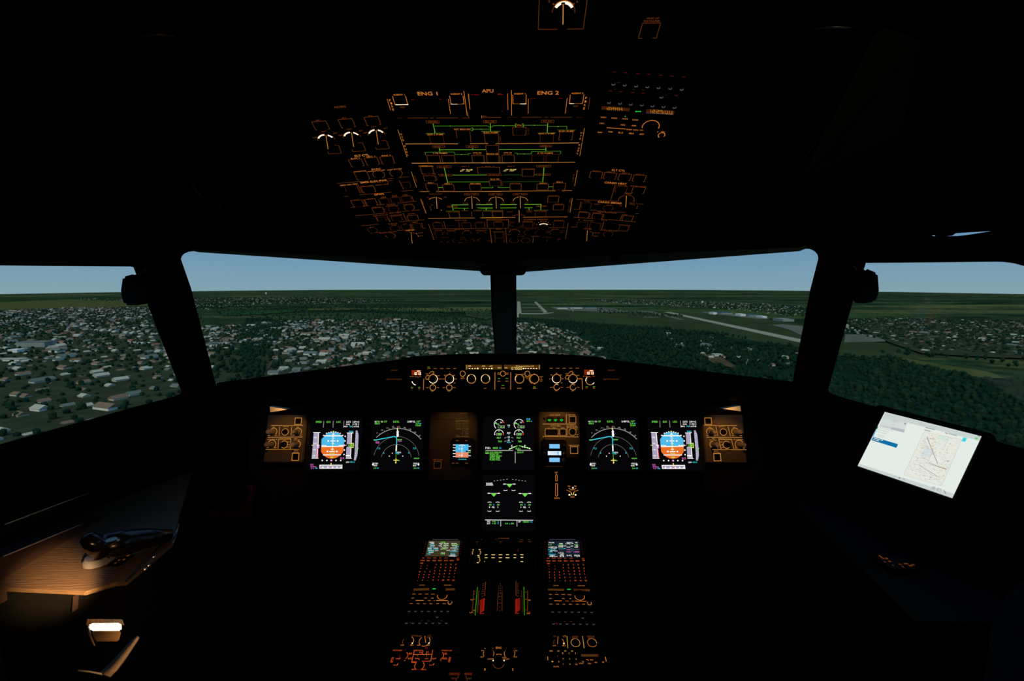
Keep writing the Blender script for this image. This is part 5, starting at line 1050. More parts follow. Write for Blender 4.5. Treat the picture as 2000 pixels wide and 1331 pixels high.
U.L('rr', 1.2, 180, 890, 182, 1045).r(190, 1075, 46, 7, 'rr').dot(235, 862, 5, 'd')
R_ = U.done()
# levers and wheels: parts of the quadrant
for s in (-1, 1):
    bm = bmesh.new(); lathe(bm, [(.03, -.007), (.052, -.008), (.056, -.005), (.056, .005), (.052, .008), (.03, .007)], 36, Matrix.Translation((s*.088, .075, -.022)) @ Matrix.Rotation(rad(90), 4, 'Y'))
    bmobj('trim_wheel', bm, M['cap'], R_)
    bm = bmesh.new(); prism(bm, [(s*.022-.006, .03, 0), (s*.022+.006, .03, 0), (s*.022+.006, .045, 0), (s*.022-.006, .045, 0)], (0, -.022, .075))
    lv = bmobj('thrust_lever', bm, M['metald'], R_, bevel=.0015)
    bm = bmesh.new(); addbox(bm, (s*.026, .012, .082), (.036, .022, .02)); bmobj('lever_grip', bm, M['cap'], lv, bevel=.005, segs=3)
U = ped('engine_start_panel', 'engine master panel at the bottom centre of the pedestal, lettered ENG between two rings', 1240, 1318, -.075, .075)
U.z(*ZR)
U.t(975, 193, 16, 'ENG', 'o', 46).t(978, 247, 9, 'MODE', 'o', 42).L('o', 1, 972, 252, 974, 280)
for x, y, r, a0, a1 in ((893, 240, 43, -30, 215), (1063, 240, 43, -45, 225)): U.arc(x, y, r, a0, a1, 'd', 1, 26).arc(x, y, r, 160, 215, 'o', 1, 8).arc(x, y, r, -30, 20, 'o', 1, 8).knob(x, y, 30, .014, 'cap', name='master_switch')
U.t(864, 199, 9, '1', 'o', 5).t(922, 199, 9, '1 F', 'd', 26).t(1038, 199, 9, '2', 'o', 6).t(1098, 200, 9, 'F 2', 'd', 28).t(843, 216, 8, 'ON', 'o', 20).t(1115, 217, 8, 'ON', 'o', 22).t(838, 268, 8, 'OFF', 'o', 28).t(1112, 268, 8, 'OFF', 'o', 28).t(910, 285, 9, 'CRANK', 'o', 54).t(1022, 272, 8, 'IGN/', 'o', 34).t(1036, 286, 9, 'START', 'o', 52).dot(930, 298, 5, 'h').dot(1019, 298, 5, 'h').arc(974, 318, 46, 190, 350, 'd', 1, 16).knob(974, 312, 34, .014, 'cap', name='rotary_switch').t(863, 370, 18, '1', 'o', 8).t(1089, 370, 18, '2', 'o', 12)
U.done()
U = ped('speed_brake_panel', 'small panel cut by the bottom edge of the photo with two dim red boxed words', 1316, 1352, -.078, 0)
U.rect = (PL_PED.uv(868, 1325)[0], vp(1345), PL_PED.uv(932, 1325)[0], vp(1318.4)-.0006)
U.z(*ZR)
U.box(616, 406, 88, 20, 'r', .8, cap=False).t(616, 406, 13, 'UNLOCK', 'd', 76).box(728, 406, 64, 20, 'r', .8, cap=False).t(728, 406, 13, 'BRAKE', 'd', 54).t(610, 443, 10, 'RET', 'd', 36).t(740, 443, 10, 'RET', 'd', 34).L('d', 1, 646, 420, 646, 434, 630, 446, 630, 462).L('d', 1, 710, 420, 710, 436, 718, 450, 718, 462)
U.done()
# ================================================================ CABIN SHELL
def plane3(a, b, c):
    n = (b-a).cross(c-a).normalized()
    if n.dot(a-CAM) < 0: n = -n        # points outwards
    return a, n
def hitp(pl, x, y):
    r = ray(x, y); t = (pl[0]-CAM).dot(pl[1])/r.dot(pl[1]); return CAM+r*t
def lift(x, y):
    'how far the inner edge of a front window sits above the visible edge, in pixels'
    if y > 540 or x < 377 or x > 1575: return 0
    if 958.5 < x < 1008: return 0
    return (4+14*(x-377)/560) if x < 959 else (26-19*(x-1009)/560)
def wall_plate(name, outer, holes, pl, th=.05, mats=None, reveal=1):
    """outer: [(x,y,Z)] or Vectors; holes [[(x,y)..]] on plane pl; tessellated plate thickened outwards"""
    o3 = [p if isinstance(p, Vector) else at(*p) for p in outer]
    o2 = [Vector((*proj(p)[:2], 0)) for p in o3]
    thin = [len(h) > 2 and abs(max(q[1] for q in h)-min(q[1] for q in h)) < 15 for h in holes]
    ins = [[(q[0], q[1]-lift(*q)) if len(h) > 8 else q for q in h] for h in holes]
    loops3 = [o3]+[[hitp(pl, *q) for q in h] for h in ins]
    loops2 = [o2]+[[Vector((q[0], q[1], 0)) for q in h] for h in ins]
    tris = tessellate_polygon(loops2)
    V = [p for l in loops3 for p in l]; n = len(V)
    off = pl[1]*th
    V2 = V+[p+off for p in V]
    b = len(o3)
    for h, tt in zip(holes, thin):
        for i in range(len(h)):
            q = hitp(pl, *h[i]); dd = (q-CAM).normalized(); V2[n+b+i] = q+dd*(th/max(.3, pl[1].dot(dd)))
        b += len(h)
    F = [tuple(t) for t in tris]+[tuple(i+n for i in t[::-1]) for t in tris]
    FM = [0]*len(F); b = 0
    for li, l in enumerate(loops3):
        m = len(l)
        for i in range(m):
            F.append((b+i, b+(i+1) % m, b+(i+1) % m+n, b+i+n)); FM.append(0 if li == 0 else 1)
        b += m
    o = meshobj(name, V2, F, mats or [M['shell'], M['frame']], None, FM)
    bm = bmesh.new(); bm.from_mesh(o.data); bmesh.ops.recalc_face_normals(bm, faces=bm.faces[:]); bm.to_mesh(o.data); bm.free()
    return tag(o, kind='structure')
glassm = bpy.data.materials.new('window_glass'); glassm.use_nodes = True
nt = glassm.node_tree; nt.nodes.clear()
tr = nt.nodes.new('ShaderNodeBsdfTransparent'); tr.inputs[0].default_value = (.97, .99, .98, 1)
gl = nt.nodes.new('ShaderNodeBsdfGlossy'); gl.inputs['Roughness'].default_value = .02
lw = nt.nodes.new('ShaderNodeLayerWeight'); lw.inputs['Blend'].default_value = .5
fr = nt.nodes.new('ShaderNodeMath'); fr.operation = 'POWER'; fr.inputs[1].default_value = 4; nt.links.new(lw.outputs['Facing'], fr.inputs[0])
fr2 = nt.nodes.new('ShaderNodeMath'); fr2.operation = 'MULTIPLY_ADD'; fr2.inputs[1].default_value = .3; fr2.inputs[2].default_value = .012; nt.links.new(fr.outputs[0], fr2.inputs[0]); fr = fr2
mxs = nt.nodes.new('ShaderNodeMixShader'); ou = nt.nodes.new('ShaderNodeOutputMaterial')
nt.links.new(fr.outputs[0], mxs.inputs[0]); nt.links.new(tr.outputs[0], mxs.inputs[1]); nt.links.new(gl.outputs[0], mxs.inputs[2]); nt.links.new(mxs.outputs[0], ou.inputs[0])
def pane(name, hole, pl, grow=1.0):
    c = sum((hitp(pl, *q) for q in hole), Vector())/len(hole)
    P = [c+(hitp(pl, *q)-c)*grow+pl[1]*.03 for q in hole]
    a = meshobj(name, P, [tuple(range(len(P)))], glassm)
    return tag(a, kind='structure')
# ring points
Ctop = at(983, 492, 1.66); Cbot = at(985, 745, 2.00)
LT1 = at(310, 430, 1.10); LB1 = at(393, 800, 1.50)
RT1 = at(1652, 424, 1.10); RB1 = at(1576, 800, 1.50)
LT2 = at(-700, 400, .62); LB2 = at(-700, 1090, .62)
RT2 = at(2700, 396, .62); RB2 = at(2700, 1110, .62)
plWL = plane3(at(960, 530, 1.65), at(968, 692, 1.95), at(425, 747, 1.42))
plWR = plane3(at(1008, 530, 1.65), at(1009, 692, 1.95), at(1548, 745, 1.42))
plSL = plane3(at(352, 770, 1.36), at(0, 868, .95), at(263, 521, 1.08))
plSR = plane3(at(1617, 765, 1.36), at(2000, 877, .93), at(1691, 514, 1.08))
hWL = [(353.5, 506.5), (355.5, 500), (360.5, 495.5), (368, 492.3), (378, 491), (388.5, 493), (600, 507), (937, 530), (939, 533), (957.5, 536), (960, 610), (968, 712), (800, 722), (600, 745), (426, 765), (416.5, 730.5), (373, 562.5)]
hWR = [(1008.4, 535.6), (1024, 534.4), (1027.6, 531.4), (1561, 491), (1573, 486.4), (1581, 486.6), (1586.5, 488.5), (1592, 492), (1595.5, 496), (1597.5, 500), (1598, 506), (1582, 568), (1545, 762), (1300, 740), (1180, 722), (1009, 714)]
hSL = [(-350, 515), (100, 520), (255, 521), (260.5, 522), (289, 597), (353, 762), (353.5, 767), (350, 770.5), (336, 776), (260, 796), (0, 868), (-350, 966)]
hSR = [(1691, 514), (1820, 513), (1946, 511.5), (1960, 512), (1980, 514.5), (2000, 520), (2080, 545), (2260, 620), (2400, 1000), (2000, 877), (1788, 817), (1640, 775), (1627, 770.5), (1619, 765.6), (1617.4, 760.6), (1665, 592), (1690, 518)]
slit1 = [(1778, 461.2), (1826, 459.4), (1826, 461.3), (1800, 462)]
slit2 = [(1849, 461.4), (1860, 460.5), (1867, 455.9), (1936, 451.6), (1900, 457.5), (1885, 459.6), (1870, 461.2)]
wall_plate('wall_front_left', [LT1, Ctop, Cbot, LB1], [hWL], plWL)
wall_plate('wall_front_right', [Ctop, RT1, RB1, Cbot], [hWR], plWR)
wall_plate('wall_left', [LT2, LT1, LB1, LB2], [hSL], plSL, .06)
wall_plate('wall_right', [RT1, RT2, RB2, RB1], [hSR, slit1, slit2], plSR, .06)
pane('window_1', hWL, plWL, 1.004); pane('window_2', hWR, plWR, 1.004); pane('window_3', hSL, plSL, 1.002); pane('window_4', hSR, plSR, 1.002)
# posts over the seams
def post(name, a, b, w, d, ins):
    ax = (b-a).normalized(); side = ax.cross(ins).normalized(); nn = ins.normalized()
    bm = bmesh.new(); prism(bm, [a-side*w/2, a+side*w/2, a+side*w/2+nn*d, a-side*w/2+nn*d], b-a)
    return tag(bmobj(name, bm, M['frame'], bevel=.006), kind='structure')
post('trim_1', at(983, 470, 1.62)+Vector((0, .03, 0)), at(988, 770, 2.0)+Vector((0, .03, 0)), .088, .05, Vector((0, -1, .3)))
# faint long reveals of the corner posts
def strip(name, pts, th, mat, nrm, par=None):
    bm = bmesh.new(); prism(bm, pts, Vector(nrm)*th); return bmobj(name, bm, mat, par)
# closed cabin around the camera: ceiling, floor, lower walls, back wall
def quad(name, vs, mat=None, th=.03, d=(0, 0, 1)):
    bm = bmesh.new()
    n = len(vs); a = [bm.verts.new(v) for v in vs]; b = [bm.verts.new(Vector(v)+Vector(d)*th) for v in vs]
    bm.faces.new(a); bm.faces.new(b[::-1])
    for i in range(n): bm.faces.new((a[i], b[i], b[(i+1) % n], a[(i+1) % n]))
    return tag(bmobj(name, bm, mat or M['shell']), kind='structure')
YB = -1.0
roof = 2.08
def lst(*a): return [Vector(x) for x in a]
A1 = Vector((-.55, .5, roof)); A2 = Vector((.55, .5, roof)); A3 = Vector((-.55, YB, roof)); A4 = Vector((.55, YB, roof))
LT3 = Vector((-1.3, YB, LT2.z)); RT3 = Vector((1.3, YB, RT2.z)); LB3 = Vector((-1.3, YB, LB2.z)); RB3 = Vector((1.3, YB, RB2.z))
bmc = bmesh.new()
cv = [bmc.verts.new(v) for v in (Ctop, LT1, LT2, LT3, A3, A4, RT3, RT2, RT1, A1, A2)]
for f in ((0, 1, 9), (0, 9, 10), (0, 10, 8), (1, 2, 9), (2, 3, 9), (3, 4, 9), (9, 4, 5, 10), (8, 10, 7), (7, 10, 6), (10, 5, 6)): bmc.faces.new([cv[i] for i in f])
co = bmobj('ceiling', bmc, M['shell']); md = co.modifiers.new('s', 'SOLIDIFY'); md.thickness = .03; md.offset = 1; tag(co, kind='structure')
# lower walls: sill ring goes down and inwards to the floor
ring = [LB3, LB2, LB1, Cbot, RB1, RB2, RB3]
flo = [Vector((-1.3, YB, 0)), Vector((-1.3, .3, 0)), Vector((-1.15, 1.5, 0)), Vector((0, 2.3, 0)), Vector((1.15, 1.5, 0)), Vector((1.3, .3, 0)), Vector((1.3, YB, 0))]
for nm, i0, i1 in (('wall_lower_left', 0, 2), ('wall_lower_front', 2, 4), ('wall_lower_right', 4, 6)):
    bm = bmesh.new()
    a = [bm.verts.new(p) for p in ring[i0:i1+1]]; b = [bm.verts.new(p) for p in flo[i0:i1+1]]
    for k in range(i1-i0): bm.faces.new((a[k], a[k+1], b[k+1], b[k]))
    o = bmobj(nm, bm, M['shell']); md = o.modifiers.new('s', 'SOLIDIFY'); md.thickness = .03; md.offset = 1; tag(o, kind='structure')
for nm, vs in (('wall_upper_left_rear', (LT2, LT3, LB3, LB2)), ('wall_upper_right_rear', (RT2, RT3, RB3, RB2))):
    bm = bmesh.new(); bm.faces.new([bm.verts.new(v) for v in vs]); o = bmobj(nm, bm, M['shell']); md = o.modifiers.new('s', 'SOLIDIFY'); md.thickness = .03; md.offset = 0; tag(o, kind='structure')
quad('floor', [Vector((-1.32, YB, -.03)), Vector((1.32, YB, -.03)), Vector((1.32, .3, -.03)), Vector((1.17, 1.5, -.03)), Vector((0, 2.32, -.03)), Vector((-1.17, 1.5, -.03)), Vector((-1.32, .3, -.03))], M['shell'], .03)
quad('wall_back', [Vector((-1.4, YB, -.03)), Vector((1.4, YB, -.03)), Vector((1.4, YB, 2.12)), Vector((-1.4, YB, 2.12))], M['shell'], .04, (0, -1, 0))

# overhead console housing
def slab(name, pl, u0, u1, yt, yb, label, cat, d=.05, xs=965, off=-.013):
    v0, v1 = vb(pl, xs, yb), vb(pl, xs, yt)
    bm = bmesh.new(); addbox(bm, ((u0+u1)/2, (v0+v1)/2, off-d/2), (u1-u0, v1-v0, d), pl.mat(0, 0))
    o = bmobj(name, bm, M['console'], bevel=.004); 
    if label: tag(o, label, cat)
    return o
OH = slab('overhead_console', PL_OH, -.193, .193, -60, 484, 'black overhead console hanging above the windscreen, carrying all the lit panels', 'console')
for pl, s in ((PL_WL, -1), (PL_WR, 1)):
    c = slab('console_wing', pl, -.215 if s < 0 else .0, 0.0 if s < 0 else .215, 100, 484, None, None, xs=735 if s < 0 else 1205); c.parent = OH

# ------------------------------------------------ glareshield
tops = [(423, 748), (520, 735.5), (600, 725), (700, 712), (783, 702.5), (786, 699), (832, 695), (880, 692.3), (950, 691), (1050, 691), (1120, 693.5), (1177, 698.5), (1181, 701), (1290, 714.5), (1400, 728), (1549, 746)]
def gz(x): return 1.282+.08*abs((x-985)/562)**2
def gb(x): return 776+10*abs((x-985)/562)
bm = bmesh.new(); rows = []
for x, y in tops:
    Z = gz(x); b = at(x, gb(x), Z); tL = at(x, y+3, Z+.004); t0 = at(x, y, Z+.03)
    dw = (hitp(plWL if x < 985 else plWR, x, y)-CAM).dot(FW); r_ = at(x, y-1, max(Z+.035, min(Z+.36, dw-.08))); r_.z = t0.z-.05; ub = at(x, gb(x)-2, max(Z+.02, min(Z+.25, dw-.10))); ub.z = b.z+.01
    rows.append([bm.verts.new(p) for p in (b, tL, t0, r_, ub)])
for a, b in zip(rows, rows[1:]):
    for i in range(5): bm.faces.new((a[i], b[i], b[(i+1) % 5], a[(i+1) % 5]))
bm.faces.new(rows[0]); bm.faces.new(rows[-1][::-1])
GS = tag(bmobj('glareshield', bm, M['glare']), 'long black glareshield arching below the front windows', 'glareshield')
# recess so that the units stand proud of the face
d_ = PL_FCU
for s, pts in ((-1, [(526.5, 794.5), (527.5, 806), (562, 800.2)]), (1, [(1446, 793), (1447.5, 804), (1411, 799)])):
    P = [at(x, y, 1.335) for x, y in pts]
    bm = bmesh.new(); prism(bm, P, FW*.02)
    o = bmobj('hood_end_wedge', bm, M['brass'], bevel=.0006)
    tag(o, ('left' if s < 0 else 'right')+' lit brass-coloured wedge under the '+('left' if s < 0 else 'right')+' end of the glareshield', 'wedge', 'lit wedges under the glareshield')
# ------------------------------------------------ instrument panel board
pts = [(480, 792), (1492, 792), (1488, 960), (1130, 1010), (1130, 1042), (850, 1042), (850, 1010), (486, 960)]
uvs = [PL_MAIN.uv(x, y, -.022) for x, y in pts]
bm = bmesh.new(); prism(bm, [(u, v, -.022) for u, v, _ in uvs], (0, 0, -.04), PL_MAIN.mat(0, 0))
tag(bmobj('instrument_panel', bm, M['console'], bevel=.002), 'black main instrument board holding the six bright displays', 'panel')
# ------------------------------------------------ pedestal body
v0 = vp(1046); v1 = PL_PED.uv(983, 1480, 0)[1]
A = PL_PED.mat(0, 0) @ Vector((0, v0, -.052)); B = PL_PED.mat(0, 0) @ Vector((0, v1, -.052))
bm = bmesh.new(); hw = CU+.082
prism(bm, [(-hw, A.y, A.z), (-hw, B.y, B.z), (-hw, B.y, .03), (-hw, A.y, .03)], (2*hw, 0, 0))
tag(bmobj('centre_pedestal', bm, M['console'], bevel=.004), 'black centre pedestal between the two seats, carrying keyboards, radios and thrust levers', 'pedestal')
# ------------------------------------------------ boxes at the window posts
for s in (-1, 1):
    if s < 0:
        f = [(240, 541), (263, 535), (292, 540), (296, 592), (262, 598), (243, 596), (235.5, 572)]; Z0 = 1.0
        sidef = None
    else:
        f = [(1714, 534), (1690, 524), (1668, 545), (1664, 590), (1680, 593.5), (1708, 590.5), (1717, 572)]; Z0 = 1.0
    P = [at(x, y, Z0) for x, y in f]
    bm = bmesh.new(); prism(bm, P, (sum(P, Vector())/len(P)-CAM).normalized()*.05)
    root = bmobj('post_housing', bm, M['cap'], bevel=.004)
    tag(root, ('left' if s < 0 else 'right')+' black many-sided box on the post at the top of the side window', 'housing', 'boxes on the window posts')
    c = sum(P, Vector())/len(P)
    bm = bmesh.new(); tube(bm, [c+Vector((-s*.02, .02, .035)), c+Vector((-s*.03, .03, .06)), c+Vector((-s*.05, .05, .07))], .012, 10)
    bmobj('bracket', bm, M['cap'], root, smooth=True)
# small fittings on the top frame
for x, y, w, h, lb in ((752, 500, 24, 16, 'left'), (1201, 501, 24, 16, 'right')):
    Z = 1.36
    P = [at(x-w/2, y-h/2, Z), at(x+w/2, y-h/2, Z), at(x+w/4, y+h/2, Z), at(x-w/4, y+h/2, Z)]
    bm = bmesh.new(); prism(bm, P, FW*.03); tag(bmobj('visor_hinge', bm, M['cap'], bevel=.002), lb+' small tapered black fitting on the top frame of the '+lb+' front window', 'fitting')
bm = bmesh.new(); prism(bm, [at(938, 518, 1.52), at(1028, 518, 1.52), at(1028, 529, 1.52), at(1022, 534.5, 1.52), at(942, 534.5, 1.52), at(937, 529, 1.52)], FW*.05)
tag(bmobj('mirror_mount', bm, M['cap'], bevel=.003), 'flat black cap at the top of the centre window post', 'fitting')

# ------------------------------------------------ left side console
zc = .80
def onz(x, y, z):
    r = ray(x, y); t = (z-CAM.z)/r.z; return CAM+r*t
def top_at(x, y): return onz(x, y, zc)
nl, nr = top_at(-40, 1146), top_at(166, 1157); e1, e2 = top_at(247, 1138), top_at(338, 1062)
c2 = top_at(345, 1030); bk = top_at(160, 1064); bk2 = top_at(-40, 1145-20)
XO = -1.06
outl = [Vector((XO, nl.y, zc)), nl, nr, Vector((nr.x+.03, nr.y+.03, zc)), e1, e2, top_at(352, 1000), Vector((XO+.12, 1.32, zc)), Vector((XO, 1.0, zc))]
root = tag(empty('side_console', Matrix.Translation((-.85, 1.0, 0))), 'left side console with worn brown top catching the lamp light, at the lower left', 'side console')
inv = Matrix.Translation((-.85, 1.0, 0)).inverted()
bm = bmesh.new(); prism(bm, outl, (0, 0, -.008), inv); bmobj('top', bm, M['leather'], root, bevel=.002)
bm = bmesh.new()
prism(bm, [Vector((XO, nl.y+.03, zc-.016)), Vector((nr.x-.01, nr.y+.03, zc-.016)), Vector((e2.x-.03, e2.y, zc-.016)), Vector((XO+.1, 1.25, zc-.016))], (0, 0, -.55), inv)
bmobj('body', bm, M['shell'], root)
# edge trim rail, broken in short bright pieces
bm = bmesh.new(); tube(bm, [inv @ (top_at(*p)+Vector((0, 0, .003))) for p in ((247, 1138), (262, 1123), (290, 1094), (315, 1068))], .0022, 8); bmobj('edge_rail', bm, M['metald'], root, smooth=True)
for p in ((290, 1105), (283, 1112), (300, 1088), (266, 1116)):
    bm = bmesh.new(); lathe(bm, [(.004, 0), (.003, .002)], 10, Matrix.Translation(inv @ top_at(*p))); bmobj('rivet', bm, M['steel'], root)
bm = bmesh.new(); a, b = at(338, 1062, 1.0), at(349, 1025, 1.04)
tube(bm, [inv @ a, inv @ b], .0026, 8); bmobj('grab_rod', bm, M['steel'], root, smooth=True)
# ledge behind the console top (long lit edges)
def ledge(name, label, p0, p1, X0, hgt, dep, mt='ledge'):
    r0, r1 = ray(*p0), ray(*p1)
    a = CAM+r0*((X0-CAM.x)/r0.x); b = CAM+r1*((X0-.02-CAM.x)/r1.x)
    bm = bmesh.new(); prism(bm, [a, a+Vector((-dep, 0, 0)), a+Vector((-dep, 0, -hgt)), a+Vector((0, 0, -hgt))], b-a)
    o = bmobj(name, bm, M[mt], bevel=.002)
    bm = bmesh.new(); tube(bm, [a+(b-a)*.15+Vector((.001, 0, 0)), a+(b-a)*.55, b-(b-a)*.2], [.0012, .0012, .0005], 6); bmobj('edge_highlight', bm, M['brass'], o)  # pale tube laid along the ledge in place of its edge highlight
    return tag(o, label, 'ledge')
ledge('side_ledge', 'lower brown ledge along the left wall above the side console', (-40, 1106), (200, 1008), -.93, .09, .12)
ledge('window_ledge', 'upper thin ledge under the left side window with one faintly lit edge', (-40, 1043), (215, 948), -.985, .03, .08, 'console')
# tiller
ti = top_at(195, 1098); 
root = tag(empty('steering_tiller', Matrix.Translation(ti)), 'glossy black steering tiller on a white disc on the left side console', 'tiller')
bm = bmesh.new(); lathe(bm, [(.026, .001), (.026, .008), (.022, .014), (.012, .016)], 32); bmobj('base_disc', bm, M['disc'], root, smooth=False)
inv = Matrix.Translation(ti).inverted()
k = at(176, 1052, (ti-CAM).dot(FW)-.01); k2 = at(202, 1083, (ti-CAM).dot(FW)-.005)
bm = bmesh.new(); tube(bm, [Vector((0, 0, .01)), Vector((.004, 0, .03)), inv @ k2, inv @ at(200, 1068, (ti-CAM).dot(FW))], [.012, .013, .016, .012], 16); bmobj('stem', bm, M['gloss'], root, smooth=True)
bm = bmesh.new(); tube(bm, [inv @ at(166, 1046, .86), inv @ at(170, 1050, .86), inv @ at(178, 1058, .86), inv @ at(190, 1070, .87), inv @ at(200, 1084, .88), inv @ at(203, 1090, .88)], [.006, .012, .0155, .016, .014, .007], 20); bmobj('handle', bm, M['gloss'], root, smooth=True)
bm = bmesh.new(); tube(bm, [inv @ at(200, 1066, .89), inv @ at(240, 1062, .93), inv @ at(290, 1052, .97), inv @ at(335, 1046, 1.0)], [.02, .026, .02, .012], 16); bmobj('arm', bm, M['gloss'], root, smooth=True)
bm = bmesh.new(); lathe(bm, [(.013, 0), (.013, .004), (.009, .008)], 20, Matrix.Translation(inv @ at(218, 1062, .87))); bmobj('cap_nut', bm, M['steel'], root)
U = Unit('tiller_scale', 'faint orange curved scale beside the left tiller', 'scale', Plane(top_at(242, 1090)+Vector((0, 0, .006)), (1, 0, 0), (0, 0, 1)), None, th=.004, mat='cap'); U.z(0, 1000-20, 3.792)
for x, y, w in ((905, 408, 20), (948, 402, 20), (918, 432, 14), (882, 436, 12), (855, 458, 10)): U.r(x, y, w, 10, emit('lit_rust', (1, .16, .03), .2) if x == 905 else E['d'])
U.done()
# reading lamp (lower left)
lz = at(205, 1225, .62)
root = tag(empty('reading_lamp', Matrix.Translation(lz)), 'small box lamp with a glaring white lens at the lower left corner', 'lamp')
inv = Matrix.Translation(lz).inverted()
D = .62; LD = (lz-CAM).normalized()
bm = bmesh.new(); prism(bm, [inv @ at(x, y, D) for x, y in ((177, 1218.5), (235, 1218), (238.5, 1226), (236, 1232.5), (178, 1232.5), (173, 1224))], LD*.008)
bmobj('lens', bm, emit('lamp_lens', (1, .80, .5), 7, True), root, bevel=.0015)
bm = bmesh.new(); prism(bm, [inv @ at(x, y, D-.004) for x, y in ((179, 1233.5), (237, 1233.5), (232, 1253.5), (186, 1253.5))], LD*.02); bmobj('shade', bm, principled('lamp_shade_bronze', (.12, .07, .03), .4, .3, noise=.2), root, bevel=.0015)
bm = bmesh.new(); prism(bm, [inv @ at(x, y, D-.006) for x, y in ((171, 1219), (175, 1232), (186, 1262), (184, 1262), (170.5, 1236))], LD*.004); bmobj('side_bracket', bm, principled('lamp_bracket', (.3, .2, .12), .35, .2, noise=.1), root)
bm = bmesh.new(); prism(bm, [inv @ at(x, y, D+.02) for x, y in ((168, 1222), (171, 1210), (239, 1210.5), (243, 1222))], LD*.004); bmobj('back_plate', bm, principled('lamp_back_felt', (.035, .018, .01), .6, noise=.6, nscale=400, bump=.8), root)
# recess frame and lower shelf
bm = bmesh.new()
for a, b in (((50, 1242), (92, 1224)), ((92, 1224), (122, 1227)), ((122, 1231), (82, 1250)), ((82, 1250), (45, 1246))):
    tube(bm, [onz(*a, .66), onz(*b, .66)], .0022, 6)
tag(bmobj('recess_frame', bm, M['ledge'], smooth=True), 'thin four-sided frame around a dark recess beside the reading lamp', 'frame')
bm = bmesh.new(); a = [onz(x, y, .655) for x, y in ((-60, 1260), (120, 1262), (170, 1228), (138, 1192), (60, 1190), (-60, 1215))]
prism(bm, a, (0, 0, -.01)); tag(bmobj('lower_shelf', bm, M['ledge']), 'dim brown shelf below the side console, left of the reading lamp', 'shelf')
bm = bmesh.new(); prism(bm, [at(142.8, 1165, .86), at(144.5, 1165, .86), at(142.5, 1196, .85), at(140.5, 1196, .85)], FW*.01); tag(bmobj('trim_strip', bm, M['ledge']), 'short upright metal strip between the side console and the lower shelf', 'strip')
# curved pale strip shaped after the highlight on a lit seat edge
cur = [(268, 1242), (262, 1246), (250, 1257), (236, 1273), (222, 1289), (207, 1303), (192, 1315)]
low = [(212, 1320), (226, 1306), (238, 1290), (250, 1272), (262, 1254), (268, 1244)]
bm = bmesh.new(); A = [bm.verts.new(at(x, y, .70+.0006*(x-190))) for x, y in cur]; B = [bm.verts.new(at(x, y, .66+.0006*(x-190))) for x, y in reversed(low+[])]
B = B+[B[-1]] if len(B) < len(A) else B
for i in range(len(A)-1):
    q = [A[i], A[i+1], B[min(i+1, 5)], B[min(i, 5)]]
    q = list(dict.fromkeys(q))
    if len(q) > 2: bm.faces.new(q)
o = bmobj('seat_edge_highlight', bm, principled('lit_edge_brown', (.3, .2, .13), .6, noise=.5, nscale=120, bump=.4), smooth=True); md = o.modifiers.new('s', 'SOLIDIFY'); md.thickness = .004
tag(o, 'curved pale strip shaped after a lit edge at the bottom left, below the reading lamp', 'flap')
bm = bmesh.new(); tube(bm, [at(153, 1311, .7), at(175, 1313, .7), at(208, 1319, .69)], .0012, 6); tag(bmobj('lit_edge_line', bm, M['brass'], smooth=True), 'thin pale tube standing in for a lit edge line near the bottom left', 'edge')  # pale tube imitating a thin lit edge
# air vent left of the displays
vc = at(449, 972, 1.36)
root = tag(empty('air_vent', Matrix.Translation(vc)), 'dark octagonal air vent on a dim brown plate, left below the switch panel', 'air vent')
inv = Matrix.Translation(vc).inverted()
bm = bmesh.new(); prism(bm, [inv @ at(x, y, 1.37) for x, y in ((392, 1005), (412, 975), (412, 950), (490, 950), (492, 1011))], FW*.01); bmobj('plate', bm, principled('vent_plate_brown', (.06, .022, .008), .6, noise=.2), root)
bm = bmesh.new(); lathe(bm, [(.058, 0), (.055, .03), (.036, .045), (.03, .02)], 8, Matrix.LocRotScale(inv @ at(449, 960, 1.36), (-FW).to_track_quat('Z', 'Y'), None)); bmobj('nozzle', bm, M['cap'], root)
# seats
def seat(s):
    cx = (.645+.025*s)*s; y0 = .34
    nm = 'right' if s > 0 else 'left'
    root = tag(empty('pilot_seat', Matrix.Translation((cx, y0, 0))), nm+' pilot seat in dark navy fabric, its rounded backrest entering at the '+nm+' edge', 'seat', 'pilot seats')
    bm = bmesh.new(); hp = [(.1, 1.182), (.185, 1.17), (.222, 1.152), (.248, 1.125), (.262, 1.09), (.262, 1.05), (.247, .98), (.235, .9), (.225, .7), (.21, .5)]; prof = hp+[(-x, z) for x, z in hp[::-1]]
    prism(bm, [(x, 0, z) for x, z in prof], (0, -.10, 0)); bmobj('backrest', bm, M['navy'], root, bevel=.025, segs=3, smooth=True)
    bm = bmesh.new(); addbox(bm, (0, .2, .42), (.5, .46, .13)); bmobj('seat_cushion', bm, M['navy'], root, bevel=.03, segs=3, smooth=True)
    bm = bmesh.new(); addbox(bm, (0, -.06, 1.25), (.24, .09, .12)); bmobj('headrest', bm, M['navy'], root, bevel=.03, segs=3, smooth=True)
    bm = bmesh.new(); addbox(bm, (0, .15, .18), (.3, .34, .33)); addbox(bm, (0, .12, .02), (.42, .5, .04)); bmobj('base', bm, M['metald'], root, bevel=.006)
    bm = bmesh.new(); addbox(bm, (-s*.275, -.02, .70), (.05, .26, .05)); bmobj('armrest', bm, M['navy'], root, bevel=.015, segs=2, smooth=True)
seat(-1); seat(1)
